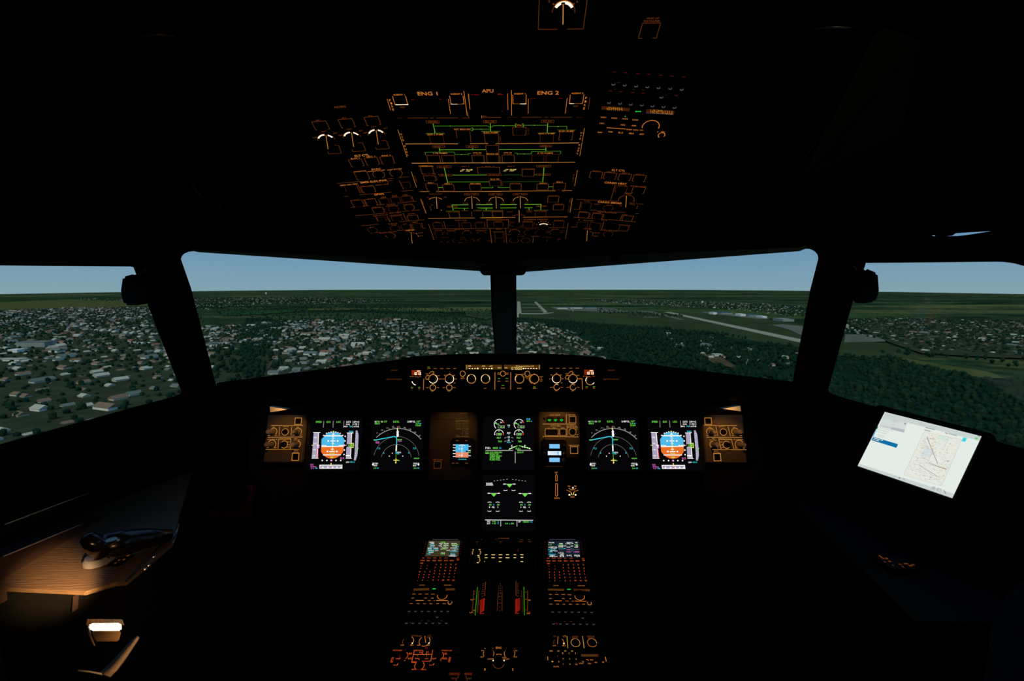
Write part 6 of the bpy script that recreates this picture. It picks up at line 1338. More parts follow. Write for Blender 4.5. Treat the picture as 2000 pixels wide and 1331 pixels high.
# right console and tiller scale
bm = bmesh.new(); prism(bm, [Vector((.72, .72, .79)), Vector((1.06, .72, .79)), Vector((.98, 1.25, .79)), Vector((.78, 1.25, .79))], (0, 0, -.5))
tag(bmobj('side_console', bm, M['console'], bevel=.004), 'right side console in black, unlit, below the tablet', 'side console')
U = Unit('tiller_scale', 'faint orange curved scale glowing in the dark on the right side console', 'scale', Plane(onz(1752, 1100, .80), (1, 0, 0), (0, 0, 1)), None, th=.004, mat='cap')
U.z(1600, 980, 3.7925)
for x, y, w, h in ((461, 415, 14, 26), (498, 424, 22, 10), (486, 449, 10, 8), (522, 446, 20, 8), (546, 474, 8, 8), (592, 466, 8, 8), (606, 468, 8, 8), (643, 463, 30, 9), (620, 486, 12, 8), (676, 478, 26, 10), (694, 471, 22, 8)): U.r(x, y, w, h, 'd')
U.done()
# ------------------------------------------------ tablet
tc = [(1728.3, 805.2), (1917.2, 852.8), (1860, 973.8), (1675, 910.6)]
Rr = [ray(*p) for p in tc]
Am = np.array([[Rr[0][i], -Rr[1][i], Rr[2][i], -Rr[3][i]] for i in range(3)])
w_ = np.linalg.svd(Am)[2][-1]; w_ = w_/w_[0]
P = [CAM+Rr[i]*float(w_[i]) for i in range(4)]
sc = .165/((P[1]-P[0]).length)
P = [CAM+(p-CAM)*sc for p in P]
print('TABLET', [tuple(round(c, 3) for c in p) for p in P], (P[1]-P[0]).length, (P[3]-P[0]).length, (P[1]-P[0]).normalized().dot((P[3]-P[0]).normalized()))
tcx = sum(P, Vector())/4; xu = (P[1]-P[0]).normalized(); nn = (P[0]-P[3]).cross(xu).normalized()
if nn.dot(CAM-tcx) < 0: nn = -nn
yu = nn.cross(xu)
PLT = Plane(tcx, xu, nn)
MT = PLT.mat(0, 0)
root = tag(empty('tablet', MT), 'black tablet with a bright white map screen, mounted below the right side window', 'tablet')
W2 = (P[1]-P[0]).length/2; H2 = abs((P[0]-P[3]).dot(yu))/2; shx = (P[0]-P[3]).dot(xu)/2
body = [PLT.uv(x, y)[:2] for x, y in ((1716, 790), (1938, 846), (1947, 858), (1882, 1000), (1868, 1006), (1652, 932), (1646, 922), (1704, 796))]
bm = bmesh.new(); prism(bm, [(u, v, -.002) for u, v in body], (0, 0, -.011)); bmobj('case', bm, M['tab'], root, bevel=.002)
U = Unit('x', '', '', PLT); U.c = (0, 0); U.z(1640, 780, 5.5556)
scr = lambda n, c, s=1: emit('tablet_'+n, c, s)
wht = scr('white', (.83, .90, .85), .93); gry = scr('grey', (.66, .74, .72), .88); gr2 = scr('grey2', (.50, .56, .57), .9); txt = scr('text', (.25, .28, .3), .9); txl = scr('text_light', (.52, .56, .55), .95)
def Q(c, *p): U.poly(c, *p)
Q(wht, 490, 140, 1540, 405, 1222, 1076, 195, 726)
Q(gry, 490, 140, 1540, 405, 1515, 455, 740, 258, 690, 362, 430, 300)
Q(wht, 740, 262, 930, 312, 900, 380, 700, 330)
Q(gry, 207, 702, 1240, 1030, 1222, 1076, 195, 726)
Q(scr('pale', (.72, .79, .77), .9), 480, 215, 735, 268, 705, 330, 445, 275)
Q(gr2, 568, 305, 710, 335, 697, 364, 553, 330)
Q(scr('blue', (.005, .2, .46), .8), 365, 410, 634, 490, 616, 530, 345, 447)
Q(scr('green', (.02, .35, .05), .6), 410, 295, 418, 298, 408, 328, 398, 325); Q(scr('cyan', (.1, .6, .9), .9), 398, 328, 405, 330, 368, 410, 360, 405)
Q(scr('turquoise', (.05, .75, .85), .95), 1340, 415, 1382, 425, 1362, 468, 1322, 456); U.dot(1483, 428, 13, scr('dot_green', (.2, .75, .25), .8)).dot(1355, 440, 6, txt)
U.dot(710, 269, 8, txt).dot(874, 271, 8, txl).dot(973, 296, 8, txl).dot(1510, 404, 7, txt).dot(648, 857, 8, txt).dot(598, 842, 6, txl)
for x, y, w, h in ((545, 185, 110, 7), (600, 236, 40, 6), (600, 250, 100, 4), (580, 280, 50, 5), (500, 300, 60, 5), (500, 330, 150, 4), (470, 345, 120, 5), (450, 365, 110, 5), (445, 395, 90, 4), (440, 408, 70, 4), (910, 282, 40, 6), (1020, 309, 26, 4), (640, 330, 70, 6)):
    sl = .252; Q(txl, x-w/2, y-w/2*sl-h/2, x+w/2, y+w/2*sl-h/2, x+w/2, y+w/2*sl+h/2, x-w/2, y-w/2*sl+h/2)
for x, y, w in ((420, 438, 100), (395, 448, 60)): sl = .28; Q(wht, x-w/2, y-w/2*sl-4, x+w/2, y+w/2*sl-4, x+w/2, y+w/2*sl+3, x-w/2, y-w/2*sl+3)
# chart sheet
Q(scr('sheet', (.86, .87, .78), .93), 925, 340, 1335, 425, 1105, 945, 690, 830)
def inm(a, b):   # chart coordinates: a across 0..1, b down 0..1
    TL, TR, BR, BL = (925, 345), (1330, 430), (1105, 945), (695, 825)
    t = ((TL[0]*(1-a)+TR[0]*a), (TL[1]*(1-a)+TR[1]*a)); q = ((BL[0]*(1-a)+BR[0]*a), (BL[1]*(1-a)+BR[1]*a))
    return (t[0]*(1-b)+q[0]*b, t[1]*(1-b)+q[1]*b)
def CQ(c, a0, b0, a1, b1): Q(c, *inm(a0, b0), *inm(a1, b0), *inm(a1, b1), *inm(a0, b1))
def CL(c, th, *p): U.L(c, th, *[v for i in range(0, len(p), 2) for v in inm(p[i], p[i+1])])
tan = scr('tan', (.84, .66, .42), .92); bl = scr('water', (.72, .80, .80), .92); mint = scr('mint', (.68, .85, .72), .95)
rt = random.Random(5)
CQ(bl, .18, .33, .42, .53); CQ(mint, .42, .02, .68, .12)
for i in range(44):
    a, b = rt.uniform(.03, .36), rt.uniform(.08, .36); w = rt.uniform(.015, .05); CQ(tan if rt.random() < .6 else bl, a, b, a+w, b+w*.7)
for a, b, c, d in ((0, .03, 1, .03), (0, .03, 0, 1), (1, .03, 1, 1), (0, 1, 1, 1), (.4, .63, 1, .63), (0, .58, .4, .58), (0, .72, .45, .72), (0, .8, 1, .86), (0, .84, .9, .9), (.66, .05, .66, .3), (.42, .3, .42, .62), (.05, .66, .9, .66)): CL(txl, .5, a, b, c, d)
CL(txt, .9, .12, .12, .68, .60); CL(txt, .8, .25, .72, .8, .84); CL(scr('brown', (.5, .2, .1), .7), 1.4, .78, .655, .95, .66); CL(txt, 1, .45, .63, .78, .655)
for i in range(330):
    a, b = rt.uniform(.03, .97), rt.uniform(.05, .985); w = rt.uniform(.012, .055)
    c = txt if rt.random() < .16 else txl
    if rt.random() < .12: c = scr('note_blue', (.35, .5, .65), .9) if 'nb' not in globals() else nb; globals()['nb'] = c
    CQ(c, a, b, min(.985, a+w), b+rt.uniform(.004, .009))
for x, y, w in ((985, 330, 100), (955, 352, 66), (1160, 380, 30), (1230, 396, 90)): sl = .25; Q(txt, x-w/2, y-w/2*sl-3, x+w/2, y+w/2*sl-3, x+w/2, y+w/2*sl+4, x-w/2, y-w/2*sl+4)
Q(gr2, 1010, 955, 1045, 965, 1032, 995, 1000, 985); Q(gr2, 1062, 970, 1110, 985, 1095, 1018, 1052, 1003); Q(gry, 1075, 982, 1098, 990, 1090, 1008, 1068, 1000); Q(txt, 1130, 998, 1138, 996, 1157, 1036, 1149, 1038); Q(txt, 690, 878, 708, 870, 710, 876, 694, 884)
meshobj('screen', U.V, U.F, U.mats, root, U.FM)
a = MT @ Vector((0, -.02, -.02)); 
root2 = tag(empty('tablet_mount', Matrix.Translation(a)), 'black arm and plate holding the tablet from the right side wall', 'mount')
bm = bmesh.new(); r0 = Matrix.Translation(a).inverted() @ MT; addbox(bm, (0, -.02, -.019), (.1, .08, .01), r0); bmobj('back_plate', bm, M['metald'], root2, bevel=.002)
bm = bmesh.new(); tube(bm, [r0 @ Vector((0, -.02, -.024)), r0 @ Vector((.01, -.03, -.06)), Vector((1.06-a.x, .05, -.02))], .011, 12); bmobj('arm', bm, M['metald'], root2, smooth=True)
# ------------------------------------------------ steel rods standing in for faint lit edges high on the walls
def rod(name, label, cat, p, q, Z0, Z1, r, mat):
    bm = bmesh.new(); tube(bm, [at(*p, Z0), at(*q, Z1)], r, 8); return tag(bmobj(name, bm, M[mat], smooth=True), label, cat)
rod('ceiling_edge_glint', 'horizontal steel rod high on the left, made for a dull orange edge glint', 'rail', (236, 66), (342, 68), .72, .72, .0022, 'steel')
rod('upper_edge_glint', 'horizontal steel rod standing in for a pale edge highlight near the top right corner', 'rail', (1592, 54), (1719, 50.5), .72, .72, .002, 'steel')
rod('window_edge_glint', 'thin slanting rod standing in for a lit edge above the left side window', 'rail', (352, 332), (398, 390), .95, 1.0, .0012, 'steel')
rod('window_edge_glint', 'shorter rod for a lit edge, right of the longer one above the left side window', 'rail', (410, 378), (441, 418), 1.0, 1.03, .0012, 'steel')
rod('window_edge_glint', 'long slanting rod standing in for a lit edge above the right side window', 'rail', (1700, 138), (1552, 334), .84, 1.0, .0013, 'steel')
# right hatch: dim olive panel lit from the right rear
bm = bmesh.new(); prism(bm, [at(1728, 52, .70), at(1800, 80, .70), at(1760, 260, .78), at(1575, 345, .99), at(1702, 138, .84)], FW*.02)
tag(bmobj('side_wall_panel', bm, principled('olive_lining', (.05, .047, .03), .8, noise=.2, spec=.1)), 'dim olive wall panel slanting up to the top right', 'panel')
# ================================================================ LANDSCAPE
GZ = CAM.z-140.0
def G(x, y, dz=0.0):
    r = ray(x, y); t = (GZ+dz-CAM.z)/r.z; return CAM+r*t
def grad_mat():
    m = bpy.data.materials.new('landscape_ground'); m.use_nodes = True; nt = m.node_tree; b = nt.nodes['Principled BSDF']; b.inputs['Roughness'].default_value = 1; b.inputs['Specular IOR Level'].default_value = 0
    ge = nt.nodes.new('ShaderNodeNewGeometry')
    def noise(scale, det, sx=1, sy=1):
        mp = nt.nodes.new('ShaderNodeMapping'); mp.inputs['Scale'].default_value = (sx*scale, sy*scale, scale)
        n = nt.nodes.new('ShaderNodeTexNoise'); n.inputs['Scale'].default_value = 1; n.inputs['Detail'].default_value = det; n.inputs['Roughness'].default_value = .6
        nt.links.new(ge.outputs['Position'], mp.inputs['Vector']); nt.links.new(mp.outputs['Vector'], n.inputs['Vector']); return n
    def ramp(n, stops):
        r = nt.nodes.new('ShaderNodeValToRGB'); cr = r.color_ramp
        while len(cr.elements) < len(stops): cr.elements.new(.5)
        for e_, (p, c) in zip(cr.elements, stops): e_.position = p; e_.color = (*c, 1)
        nt.links.new(n.outputs['Fac'], r.inputs['Fac']); return r
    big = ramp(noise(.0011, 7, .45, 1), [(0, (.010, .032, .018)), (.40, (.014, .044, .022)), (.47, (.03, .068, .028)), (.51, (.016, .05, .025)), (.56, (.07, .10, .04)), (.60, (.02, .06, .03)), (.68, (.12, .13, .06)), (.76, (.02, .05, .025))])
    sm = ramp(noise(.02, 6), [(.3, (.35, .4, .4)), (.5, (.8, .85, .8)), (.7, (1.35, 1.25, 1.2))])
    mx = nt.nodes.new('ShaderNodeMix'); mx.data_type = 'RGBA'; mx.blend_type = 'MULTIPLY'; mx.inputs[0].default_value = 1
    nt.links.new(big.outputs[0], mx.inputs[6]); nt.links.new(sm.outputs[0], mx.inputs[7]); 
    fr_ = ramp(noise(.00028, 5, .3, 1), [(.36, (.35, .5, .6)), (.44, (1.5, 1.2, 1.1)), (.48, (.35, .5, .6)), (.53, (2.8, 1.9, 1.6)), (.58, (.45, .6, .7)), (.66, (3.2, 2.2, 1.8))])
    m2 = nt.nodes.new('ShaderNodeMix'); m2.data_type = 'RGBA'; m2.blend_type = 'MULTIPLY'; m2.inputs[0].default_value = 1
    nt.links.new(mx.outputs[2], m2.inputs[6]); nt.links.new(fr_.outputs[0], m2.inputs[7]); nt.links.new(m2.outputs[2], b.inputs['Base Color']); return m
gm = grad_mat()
# ground sheet with its own far edge (nearer at the sides)
far = []
for i in range(41):
    x = -2600+i*(7200/40)
    yy = 565.3+9.5*((x-1000)/1000)**2 if abs(x-1000) < 1500 else 565.3+9.5*2.25
    far.append(G(x, max(yy, 566.0)))
gv = [Vector((-1500, -300, GZ)), *far, Vector((1500, -300, GZ))]
gc = len(gv); bmg = bmesh.new(); vv = [bmg.verts.new(v) for v in gv]; bmg.faces.new(vv)
bmesh.ops.triangulate(bmg, faces=bmg.faces[:])
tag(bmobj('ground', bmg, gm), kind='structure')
def pm(name, col, noise=.3, sc=.03):
    m = principled(name, col, 1, noise=noise, nscale=sc, spec=0); 
    for n in m.node_tree.nodes:
        if n.type == 'TEX_NOISE':
            ge = m.node_tree.nodes.new('ShaderNodeNewGeometry'); m.node_tree.links.new(ge.outputs['Position'], n.inputs['Vector'])
    return m
LM = dict(grass=pm('airfield_grass', (.036, .060, .024), .5, .006), conc=pm('concrete_pale', (.30, .32, .23), .2), conc2=pm('concrete_apron', (.13, .145, .11), .35, .01), olive=pm('olive_field', (.075, .095, .03), .4, .01), green=pm('green_field', (.022, .068, .024), .35, .01), brown=pm('bare_earth', (.09, .07, .035), .4, .02), dark=pm('forest_floor', (.008, .028, .016), .4, .01), sub=pm('suburb_gardens', (.036, .052, .026), .6, .03), road=pm('road_asphalt', (.06, .07, .055), .2))
zoff = [0.25]
def patch(name, label, cat, pts, mat, z=None, zoom=(0, 0, 1), dz=None, kind=None, group=None):
    zoff[0] += .12; d = zoff[0]
    P_ = [G(zoom[0]+pts[i]/zoom[2], zoom[1]+pts[i+1]/zoom[2], d) for i in range(0, len(pts), 2)]
    bm = bmesh.new(); prism(bm, P_, (0, 0, -.2)); o = bmobj(name, bm, LM[mat]); return tag(o, label, cat, group, kind)
Z3 = (1000, 460, 3.3333); Z4 = (1500, 420, 3.024); ZL = (0, 440, 2.857); ZT = (600, 460, 4)
patch('forest_ground', 'dark woodland ground spreading below the airfield in the right front window', 'woodland', [30, 550, 300, 560, 560, 580, 1000, 600, 1400, 640, 1620, 690, 2130, 760, 2130, 1100, 1400, 1130, 600, 1000, 430, 760, 250, 600, 30, 570], 'dark', zoom=Z3)
patch('airfield', 'wide green airfield in the right front window', 'airfield', [20, 445, 250, 462, 720, 490, 1000, 492, 1300, 515, 1600, 540, 1900, 585, 2140, 640, 2150, 745, 2000, 748, 1860, 725, 1600, 690, 1330, 650, 1000, 605, 560, 575, 30, 550], 'grass', zoom=Z3)
patch('far_meadow', 'olive meadow strip beyond the airfield', 'meadow', [60, 375, 200, 372, 420, 385, 560, 398, 300, 404, 100, 392], 'grass', zoom=Z3)
patch('runway', 'short pale runway dead ahead beside the centre window post', 'runway', [34, 432, 53, 432, 62, 508, 33, 510], 'conc', zoom=Z3, group='runways')
patch('runway', 'long pale runway slanting down to the right across the airfield', 'runway', [985, 499, 1030, 499, 2130, 728, 2120, 752], 'conc', zoom=Z3, group='runways')
patch('taxiway', 'slanting taxiway right of the short runway', 'taxiway', [144, 433, 160, 433, 232, 500, 208, 506], 'conc', zoom=Z3)
patch('taxiway', 'level taxiway joining the near end of the short runway', 'taxiway', [58, 507, 200, 508, 275, 501, 262, 506, 200, 513, 58, 512], 'conc', zoom=Z3)
patch('taxiway', 'thin taxiway crossing the middle of the airfield toward the long runway', 'taxiway', [560, 492, 905, 494, 1125, 549, 1090, 549, 900, 502, 560, 499], 'conc2', zoom=Z3)
patch('taxiway', 'faint taxiway stripe alone in the middle grass of the airfield', 'taxiway', [855, 532, 960, 530, 960, 535, 855, 536], 'conc2', zoom=Z3)
patch('apron', 'pale terminal apron in the right front window', 'apron', [250, 466, 420, 466, 600, 470, 700, 482, 720, 492, 560, 495, 420, 492, 290, 484], 'conc2', zoom=Z3)
patch('apron', 'grey apron at the right edge of the right front window', 'apron', [1690, 583, 1760, 580, 1900, 592, 1895, 655, 1860, 640, 1800, 612], 'conc2', zoom=Z3)
patch('apron', 'pale apron strip in front of the hangars', 'apron', [1230, 496, 1400, 505, 1600, 530, 1680, 545, 1600, 545, 1400, 522, 1250, 506], 'conc2', zoom=Z3)
for i in range(5): patch('grass_strip', 'green strips between the short runway and the slanting taxiway', 'grass strip', [64+i*2, 447+i*11, 160+i*11, 447+i*11, 164+i*11, 450+i*11, 64+i*2, 451+i*11], 'green' if i % 2 else 'conc2', zoom=Z3, group='strips beside the short runway')
patch('bare_field', 'reddish bare field near the bottom of the right front window', 'field', [1100, 762, 1330, 775, 1440, 840, 1480, 868, 1320, 838, 1240, 790], 'brown', zoom=Z3)
patch('airfield_edge', 'green end of the airfield seen through the right side window', 'airfield', [450, 745, 600, 745, 700, 760, 800, 825, 950, 870, 700, 850, 420, 830], 'grass', zoom=Z4)
patch('apron', 'pale apron corner seen through the right side window', 'apron', [455, 705, 640, 708, 700, 738, 690, 748, 450, 752], 'conc2', zoom=Z4)
patch('olive_strip', 'long olive field strip in the right side window', 'field', [790, 845, 1000, 880, 1300, 925, 1400, 965, 1200, 960, 850, 890], 'olive', zoom=Z4)
patch('forest_ground', 'dark woodland ground filling the bottom of the right side window', 'woodland', [420, 835, 800, 880, 1100, 960, 1400, 975, 1700, 990, 1900, 1500, 1000, 1250, 340, 1050], 'dark', zoom=Z4)
for i_, tw in enumerate(([-350, 606, 270, 600, 385, 608, 425, 800, 0, 980, -500, 1140], [395, 636, 560, 628, 760, 626, 1008, 634, 1008, 765, 700, 805, 425, 835, 400, 700], [1008, 630, 1110, 646, 1192, 698, 1192, 745, 1008, 765], [1650, 628, 1720, 620, 1850, 624, 2060, 628, 2060, 702, 1940, 698, 1800, 690, 1740, 670])):
    patch('suburb_ground', ('grassy ground between the houses in the left side window', 'grassy ground between the houses in the left front window', 'grassy ground between the houses low in the right front window', 'grassy ground between the houses in the right side window')[i_], 'ground', tw, 'sub', group='suburb ground')
patch('olive_field', 'pale olive field below the horizon in the left side window', 'field', [-300, 440, 0, 430, 400, 415, 700, 420, 850, 430, 860, 450, 700, 455, 400, 468, 0, 492, -300, 500], 'olive', zoom=ZL)
patch('green_field', 'bright green strip field in the left front window', 'field', [1230, 480, 1500, 472, 1650, 470, 1640, 485, 1450, 498, 1240, 505], 'green', zoom=ZL)
patch('park', 'small green park among houses in the left front window', 'park', [1300, 690, 1440, 680, 1450, 700, 1400, 720, 1300, 715], 'green', zoom=ZL)
patch('green_field', 'green patch left of the centre window post', 'field', [1230, 600, 1440, 590, 1450, 640, 1400, 660, 1250, 630], 'grass', zoom=ZT)
patch('bare_field', 'pale earth strip beyond the suburb in the left front window', 'field', [330, 680, 480, 660, 640, 640, 740, 648, 640, 668, 440, 686], 'brown', zoom=ZT)
patch('green_field', 'olive strip field far off in the left front window', 'field', [0, 572, 300, 568, 420, 575, 300, 584, 0, 586], 'olive', zoom=ZT)
patch('road', 'curving road between woods and suburb in the left front window', 'road', [1470, 610, 1478, 612, 1540, 690, 1535, 740, 1500, 800, 1490, 800, 1525, 735, 1528, 692], 'road', zoom=ZL)
# ---- house kinds
HM = [pm('house_wall_'+n, c, .1, .3) for n, c in (('white', (.78, .78, .66)), ('cream', (.62, .56, .40)), ('grey', (.42, .44, .40)))]
RM = [pm('house_roof_'+n, c, .15, .3) for n, c in (('pale', (.44, .46, .36)), ('brown', (.20, .15, .10)), ('slate', (.14, .18, .16)), ('red', (.24, .12, .08)))]
HN = ['white', 'cream', 'grey']; RN = ['pale', 'brown', 'slate', 'red']
def hbody(w, l, h): 
    x, y = w/2, l/2
    return [(-x, -y, 0), (x, -y, 0), (x, y, 0), (-x, y, 0), (-x, -y, h), (x, -y, h), (x, y, h), (-x, y, h), (0, -y, h+w*.28), (0, y, h+w*.28)], [(0, 1, 5, 8, 4), (2, 3, 7, 9, 6), (1, 2, 6, 5), (3, 0, 4, 7)]
def hroof(w, l, h):
    x, y = w/2+.5, l/2+.5; z = h-.15; t = h+w*.28+.12
    return [(-x, -y, z), (x, -y, z), (x, y, z), (-x, y, z), (0, -y, t), (0, y, t)], [(0, 4, 5, 3), (1, 2, 5, 4), (0, 1, 4), (2, 3, 5), (0, 3, 2, 1)]
sizes = [(9, 12, 4.5), (10, 15, 5), (8, 9, 4), (13, 26, 6)]
HB = {}; HR = {}
for si, s_ in enumerate(sizes):
    for hi in range(3):
        v, f = hbody(*s_); me = bpy.data.meshes.new('house'); me.from_pydata(v, [], f); me.materials.append(HM[hi]); HB[si, hi] = me
    for ri in range(4):
        v, f = hroof(*s_); me = bpy.data.meshes.new('roof'); me.from_pydata(v, [], f); me.materials.append(RM[ri]); HR[si, ri] = me
def pip(x, y, P_):
    c = False; n = len(P_)
    for i in range(n):
        x1, y1 = P_[i]; x2, y2 = P_[i-1]
        if (y1 > y) != (y2 > y) and x < (x2-x1)*(y-y1)/(y2-y1)+x1: c = not c
    return c
WIN = [hWL[:-1]+[hWL[-1]], hWR, hSL, hSR]
WN = ['left front window', 'right front window', 'left side window', 'right side window']
def visible(p):
    x, y, z = proj(p)
    if z < 1 or x < -15 or x > 2015 or y > 1331: return None
    gl_ = 691+ (abs(x-985)/562)**1.3*56
    for i, h in enumerate(WIN):
        if pip(x, y, h):
            if i < 2 and y > gl_: return None
            if i == 3 and y > 795+ (x-1715)*.26 and x > 1700: return None
            return i
    return None
# town areas in picture pixels (as they project to the ground), with density and street angle
towns = [([(-350, 612), (0, 608), (140, 602), (300, 602), (385, 612), (422, 790), (0, 960), (-500, 1120)], .50, -20, 35),
         ([(395, 640), (470, 635), (560, 628), (640, 626), (800, 628), (860, 634), (1008, 636), (1008, 760), (700, 800), (425, 830), (400, 700)], .56, 0, 26),
         ([(1008, 632), (1050, 632), (1110, 648), (1150, 664), (1190, 700), (1190, 740), (1008, 760)], .66, 5, 27),
         ([(1290, 655), (1340, 658), (1400, 662), (1440, 680), (1500, 690), (1560, 690), (1550, 720), (1450, 712), (1370, 700), (1320, 690)], .38, 20, 34),
         ([(380, 583), (480, 581), (620, 580), (760, 588), (700, 593), (500, 595), (400, 607), (380, 605)], .28, 10, 60),
         ([(1150, 586), (1300, 588), (1500, 594), (1580, 600), (1570, 622), (1450, 606), (1350, 600), (1200, 592)], .34, 10, 50),
         ([(1600, 640), (1650, 628), (1720, 622), (1850, 626), (2060, 630), (2060, 700), (1940, 696), (1800, 688), (1740, 668), (1660, 650)], .62, 15, 34),
         ([(155, 583), (250, 584), (290, 590), (250, 590), (160, 588)], .4, 0, 60)]
parks = [[(425, 690), (530, 680), (545, 720), (500, 745), (420, 740)]]
hs = []; tr_ = []
hr = random.Random(3)
for ti_, (poly_, dens, ang, step) in enumerate(towns):
    gp = [G(*p) for p in poly_]; cx = sum(p.x for p in gp)/len(gp); cy = sum(p.y for p in gp)/len(gp)
    ca, sa = math.cos(rad(ang)), math.sin(rad(ang)); R_m = max(math.hypot(p.x-cx, p.y-cy) for p in gp)
    n = int(R_m/step)+1
    for i in range(-n, n+1):
        for j in range(-int(n*1.25), int(n*1.25)+1):
            u = i*step+hr.uniform(-9, 9); v = j*step*.8+hr.uniform(-8, 8)
            if i % 4 == 0 and dens > .47: u += step*.35
            x = cx+u*ca-v*sa; y = cy+u*sa+v*ca
            if y < 60: continue
            px, py, z = proj((x, y, GZ))
            if not pip(px, py, poly_): continue
            if any(pip(px, py, q) for q in parks): 
                if hr.random() < .8: tr_.append((x, y, hr.uniform(3.5, 6))); continue
                continue
            if hr.random() < dens:
                hs.append((x, y, rad(ang)+hr.choice((0, math.pi/2))+hr.uniform(-.1, .1), hr.choices(range(4), (45, 30, 20, 6))[0], hr.choices(range(3), (5, 3, 3))[0], hr.choices(range(4), (3, 3, 4, .5))[0], hr.uniform(.65, 1.2)*(1, 1, .95, .8, .7, .7, .68, .7)[ti_]))
            for _ in range(3):
                if hr.random() < .6: tr_.append((x+hr.uniform(-step/2, step/2), y+hr.uniform(-step/2, step/2), hr.uniform(2.2, 4.2)))
vis = []
for k, h in enumerate(hs):
    w = visible((h[0], h[1], GZ+3))
    if w is not None: vis.append(((h[0]**2+h[1]**2)**.5/sizes[h[3]][1], k, w))
vis.sort(); big = {k: w for _, k, w in vis[:300]}
print('houses', len(hs), 'visible', len(vis), 'trees', len(tr_))
first = {}
for k, w in big.items():
    x, y, a, si, hi, ri, s_ = hs[k]
    o = bpy.data.objects.new('house', HB[si, hi]); COL.objects.link(o); o.location = (x, y, GZ); o.rotation_euler = (0, 0, a); o.scale = (s_, s_, s_)
    r_ = bpy.data.objects.new('roof', HR[si, ri]); COL.objects.link(r_); r_.parent = o
    sz = ('small', 'mid-sized', 'tiny', 'long')[si]
    tag(o, '%s %s house with a %s roof among trees, seen through the %s' % (sz, HN[hi], RN[ri], WN[w]), 'house', 'suburban houses seen from the cockpit')
def merged(name, items, protos, mats):
    V = []; F = []; FM = []; b = 0
    for (x, y, z, a, s_, pi_) in items:
        v, f, m_ = protos[pi_]; c, s2 = math.cos(a)*s_, math.sin(a)*s_
        V += [(x+p[0]*c-p[1]*s2, y+p[0]*s2+p[1]*c, z+p[2]*s_) for p in v]
        F += [tuple(b+i for i in q) for q in f]; FM += m_; b += len(v)
    return meshobj(name, V, F, mats, None, FM)
protos = []; key = {}
for si in range(4):
    for hi in range(3):
        for ri in range(4):
            v1, f1 = hbody(*sizes[si]); v2_, f2 = hroof(*sizes[si])
            key[si, hi, ri] = len(protos); protos.append((v1+v2_, f1+[tuple(i+len(v1) for i in q) for q in f2], [hi]*len(f1)+[3+ri]*len(f2)))
rest = [(h[0], h[1], GZ, h[2], h[6], key[h[3], h[4], h[5]]) for k, h in enumerate(hs) if k not in big]
tag(merged('distant_houses', rest, protos, HM+RM), 'the many farther pale houses scattered over the suburbs below', 'houses', kind='stuff')
# ---- trees
def ico(seed, flat=1.0):
    bm = bmesh.new(); bmesh.ops.create_icosphere(bm, subdivisions=1, radius=1)
    q = random.Random(seed)
    for v in bm.verts: v.co *= q.uniform(.8, 1.15); v.co.z = v.co.z*flat+1.05*flat
    vs = [tuple(v.co) for v in bm.verts]; fs = [tuple(v.index for v in f.verts) for f in bm.faces]; bm.free(); return vs, fs
TM = [pm('tree_leaves_'+n, c, .2, .5) for n, c in (('dark', (.006, .026, .018)), ('mid', (.008, .032, .019)), ('olive', (.014, .038, .019)))]
BK = pm('tree_bark', (.03, .025, .018), .2, .5)
tp = []
for s_ in range(6):
    v, f = ico(s_, 1.0+.25*(s_ % 3)); tp.append((v, f, [s_ % 3]*len(f)))
woods = [([(1009, 622), (1090, 628), (1160, 634), (1300, 642), (1420, 655), (1480, 668), (1560, 680), (1640, 700), (1630, 790), (1300, 800), (1190, 760), (1140, 668), (1080, 642), (1009, 630)], 10),
         ([(1640, 695), (1740, 695), (1780, 710), (1900, 740), (2040, 750), (2100, 900), (1950, 890), (1610, 775)], 8.5),
         ([(1690, 690), (1780, 698), (2050, 725), (2050, 700), (1900, 700), (1760, 686)], 20),
         ([(420, 600), (700, 596), (960, 606), (958, 640), (800, 632), (640, 628), (500, 622), (430, 618)], 34),
         ([(480, 625), (560, 625), (545, 660), (510, 700), (520, 745), (440, 755), (470, 700)], 9.5),
         ([(1150, 600), (1200, 606), (1340, 618), (1300, 622), (1180, 615)], 30)]
from mathutils import noise
clear = [[(1330, 688), (1400, 692), (1432, 712), (1448, 724), (1396, 713), (1372, 699)], [(1760, 698), (1830, 708), (1930, 722), (1975, 738), (1900, 740), (1780, 716)], [(1385, 655), (1500, 668), (1500, 676), (1385, 663)]]
for poly_, step in woods:
    gp = [G(*p) for p in poly_]; x0, x1 = min(p.x for p in gp), max(p.x for p in gp); y0, y1 = min(p.y for p in gp), max(p.y for p in gp)
    x = x0
    while x < x1:
        y = y0
        while y < y1:
            X, Y = x+hr.uniform(-step/2, step/2), y+hr.uniform(-step/2, step/2)
            px, py, z = proj((X, Y, GZ))
            if any(pip(px, py, q) for q in clear): y += step; continue
            if pip(px, py, poly_) and hr.random() < .55+.9*noise.noise(Vector((X*.006, Y*.006, 0)))+.35*noise.noise(Vector((X*.03, Y*.03, 5))): tr_.append((X, Y, hr.uniform(2.6, 4.4)))
            y += step
        x += step
tv = []
for k, t in enumerate(tr_):
    w = visible((t[0], t[1], GZ+t[2]))
    if w is not None: tv.append((math.hypot(t[0], t[1])/t[2], k, w))
tv.sort(); tb = {k: w for _, k, w in tv[:300]}
print('trees total', len(tr_), 'visible', len(tv))
tmesh = []
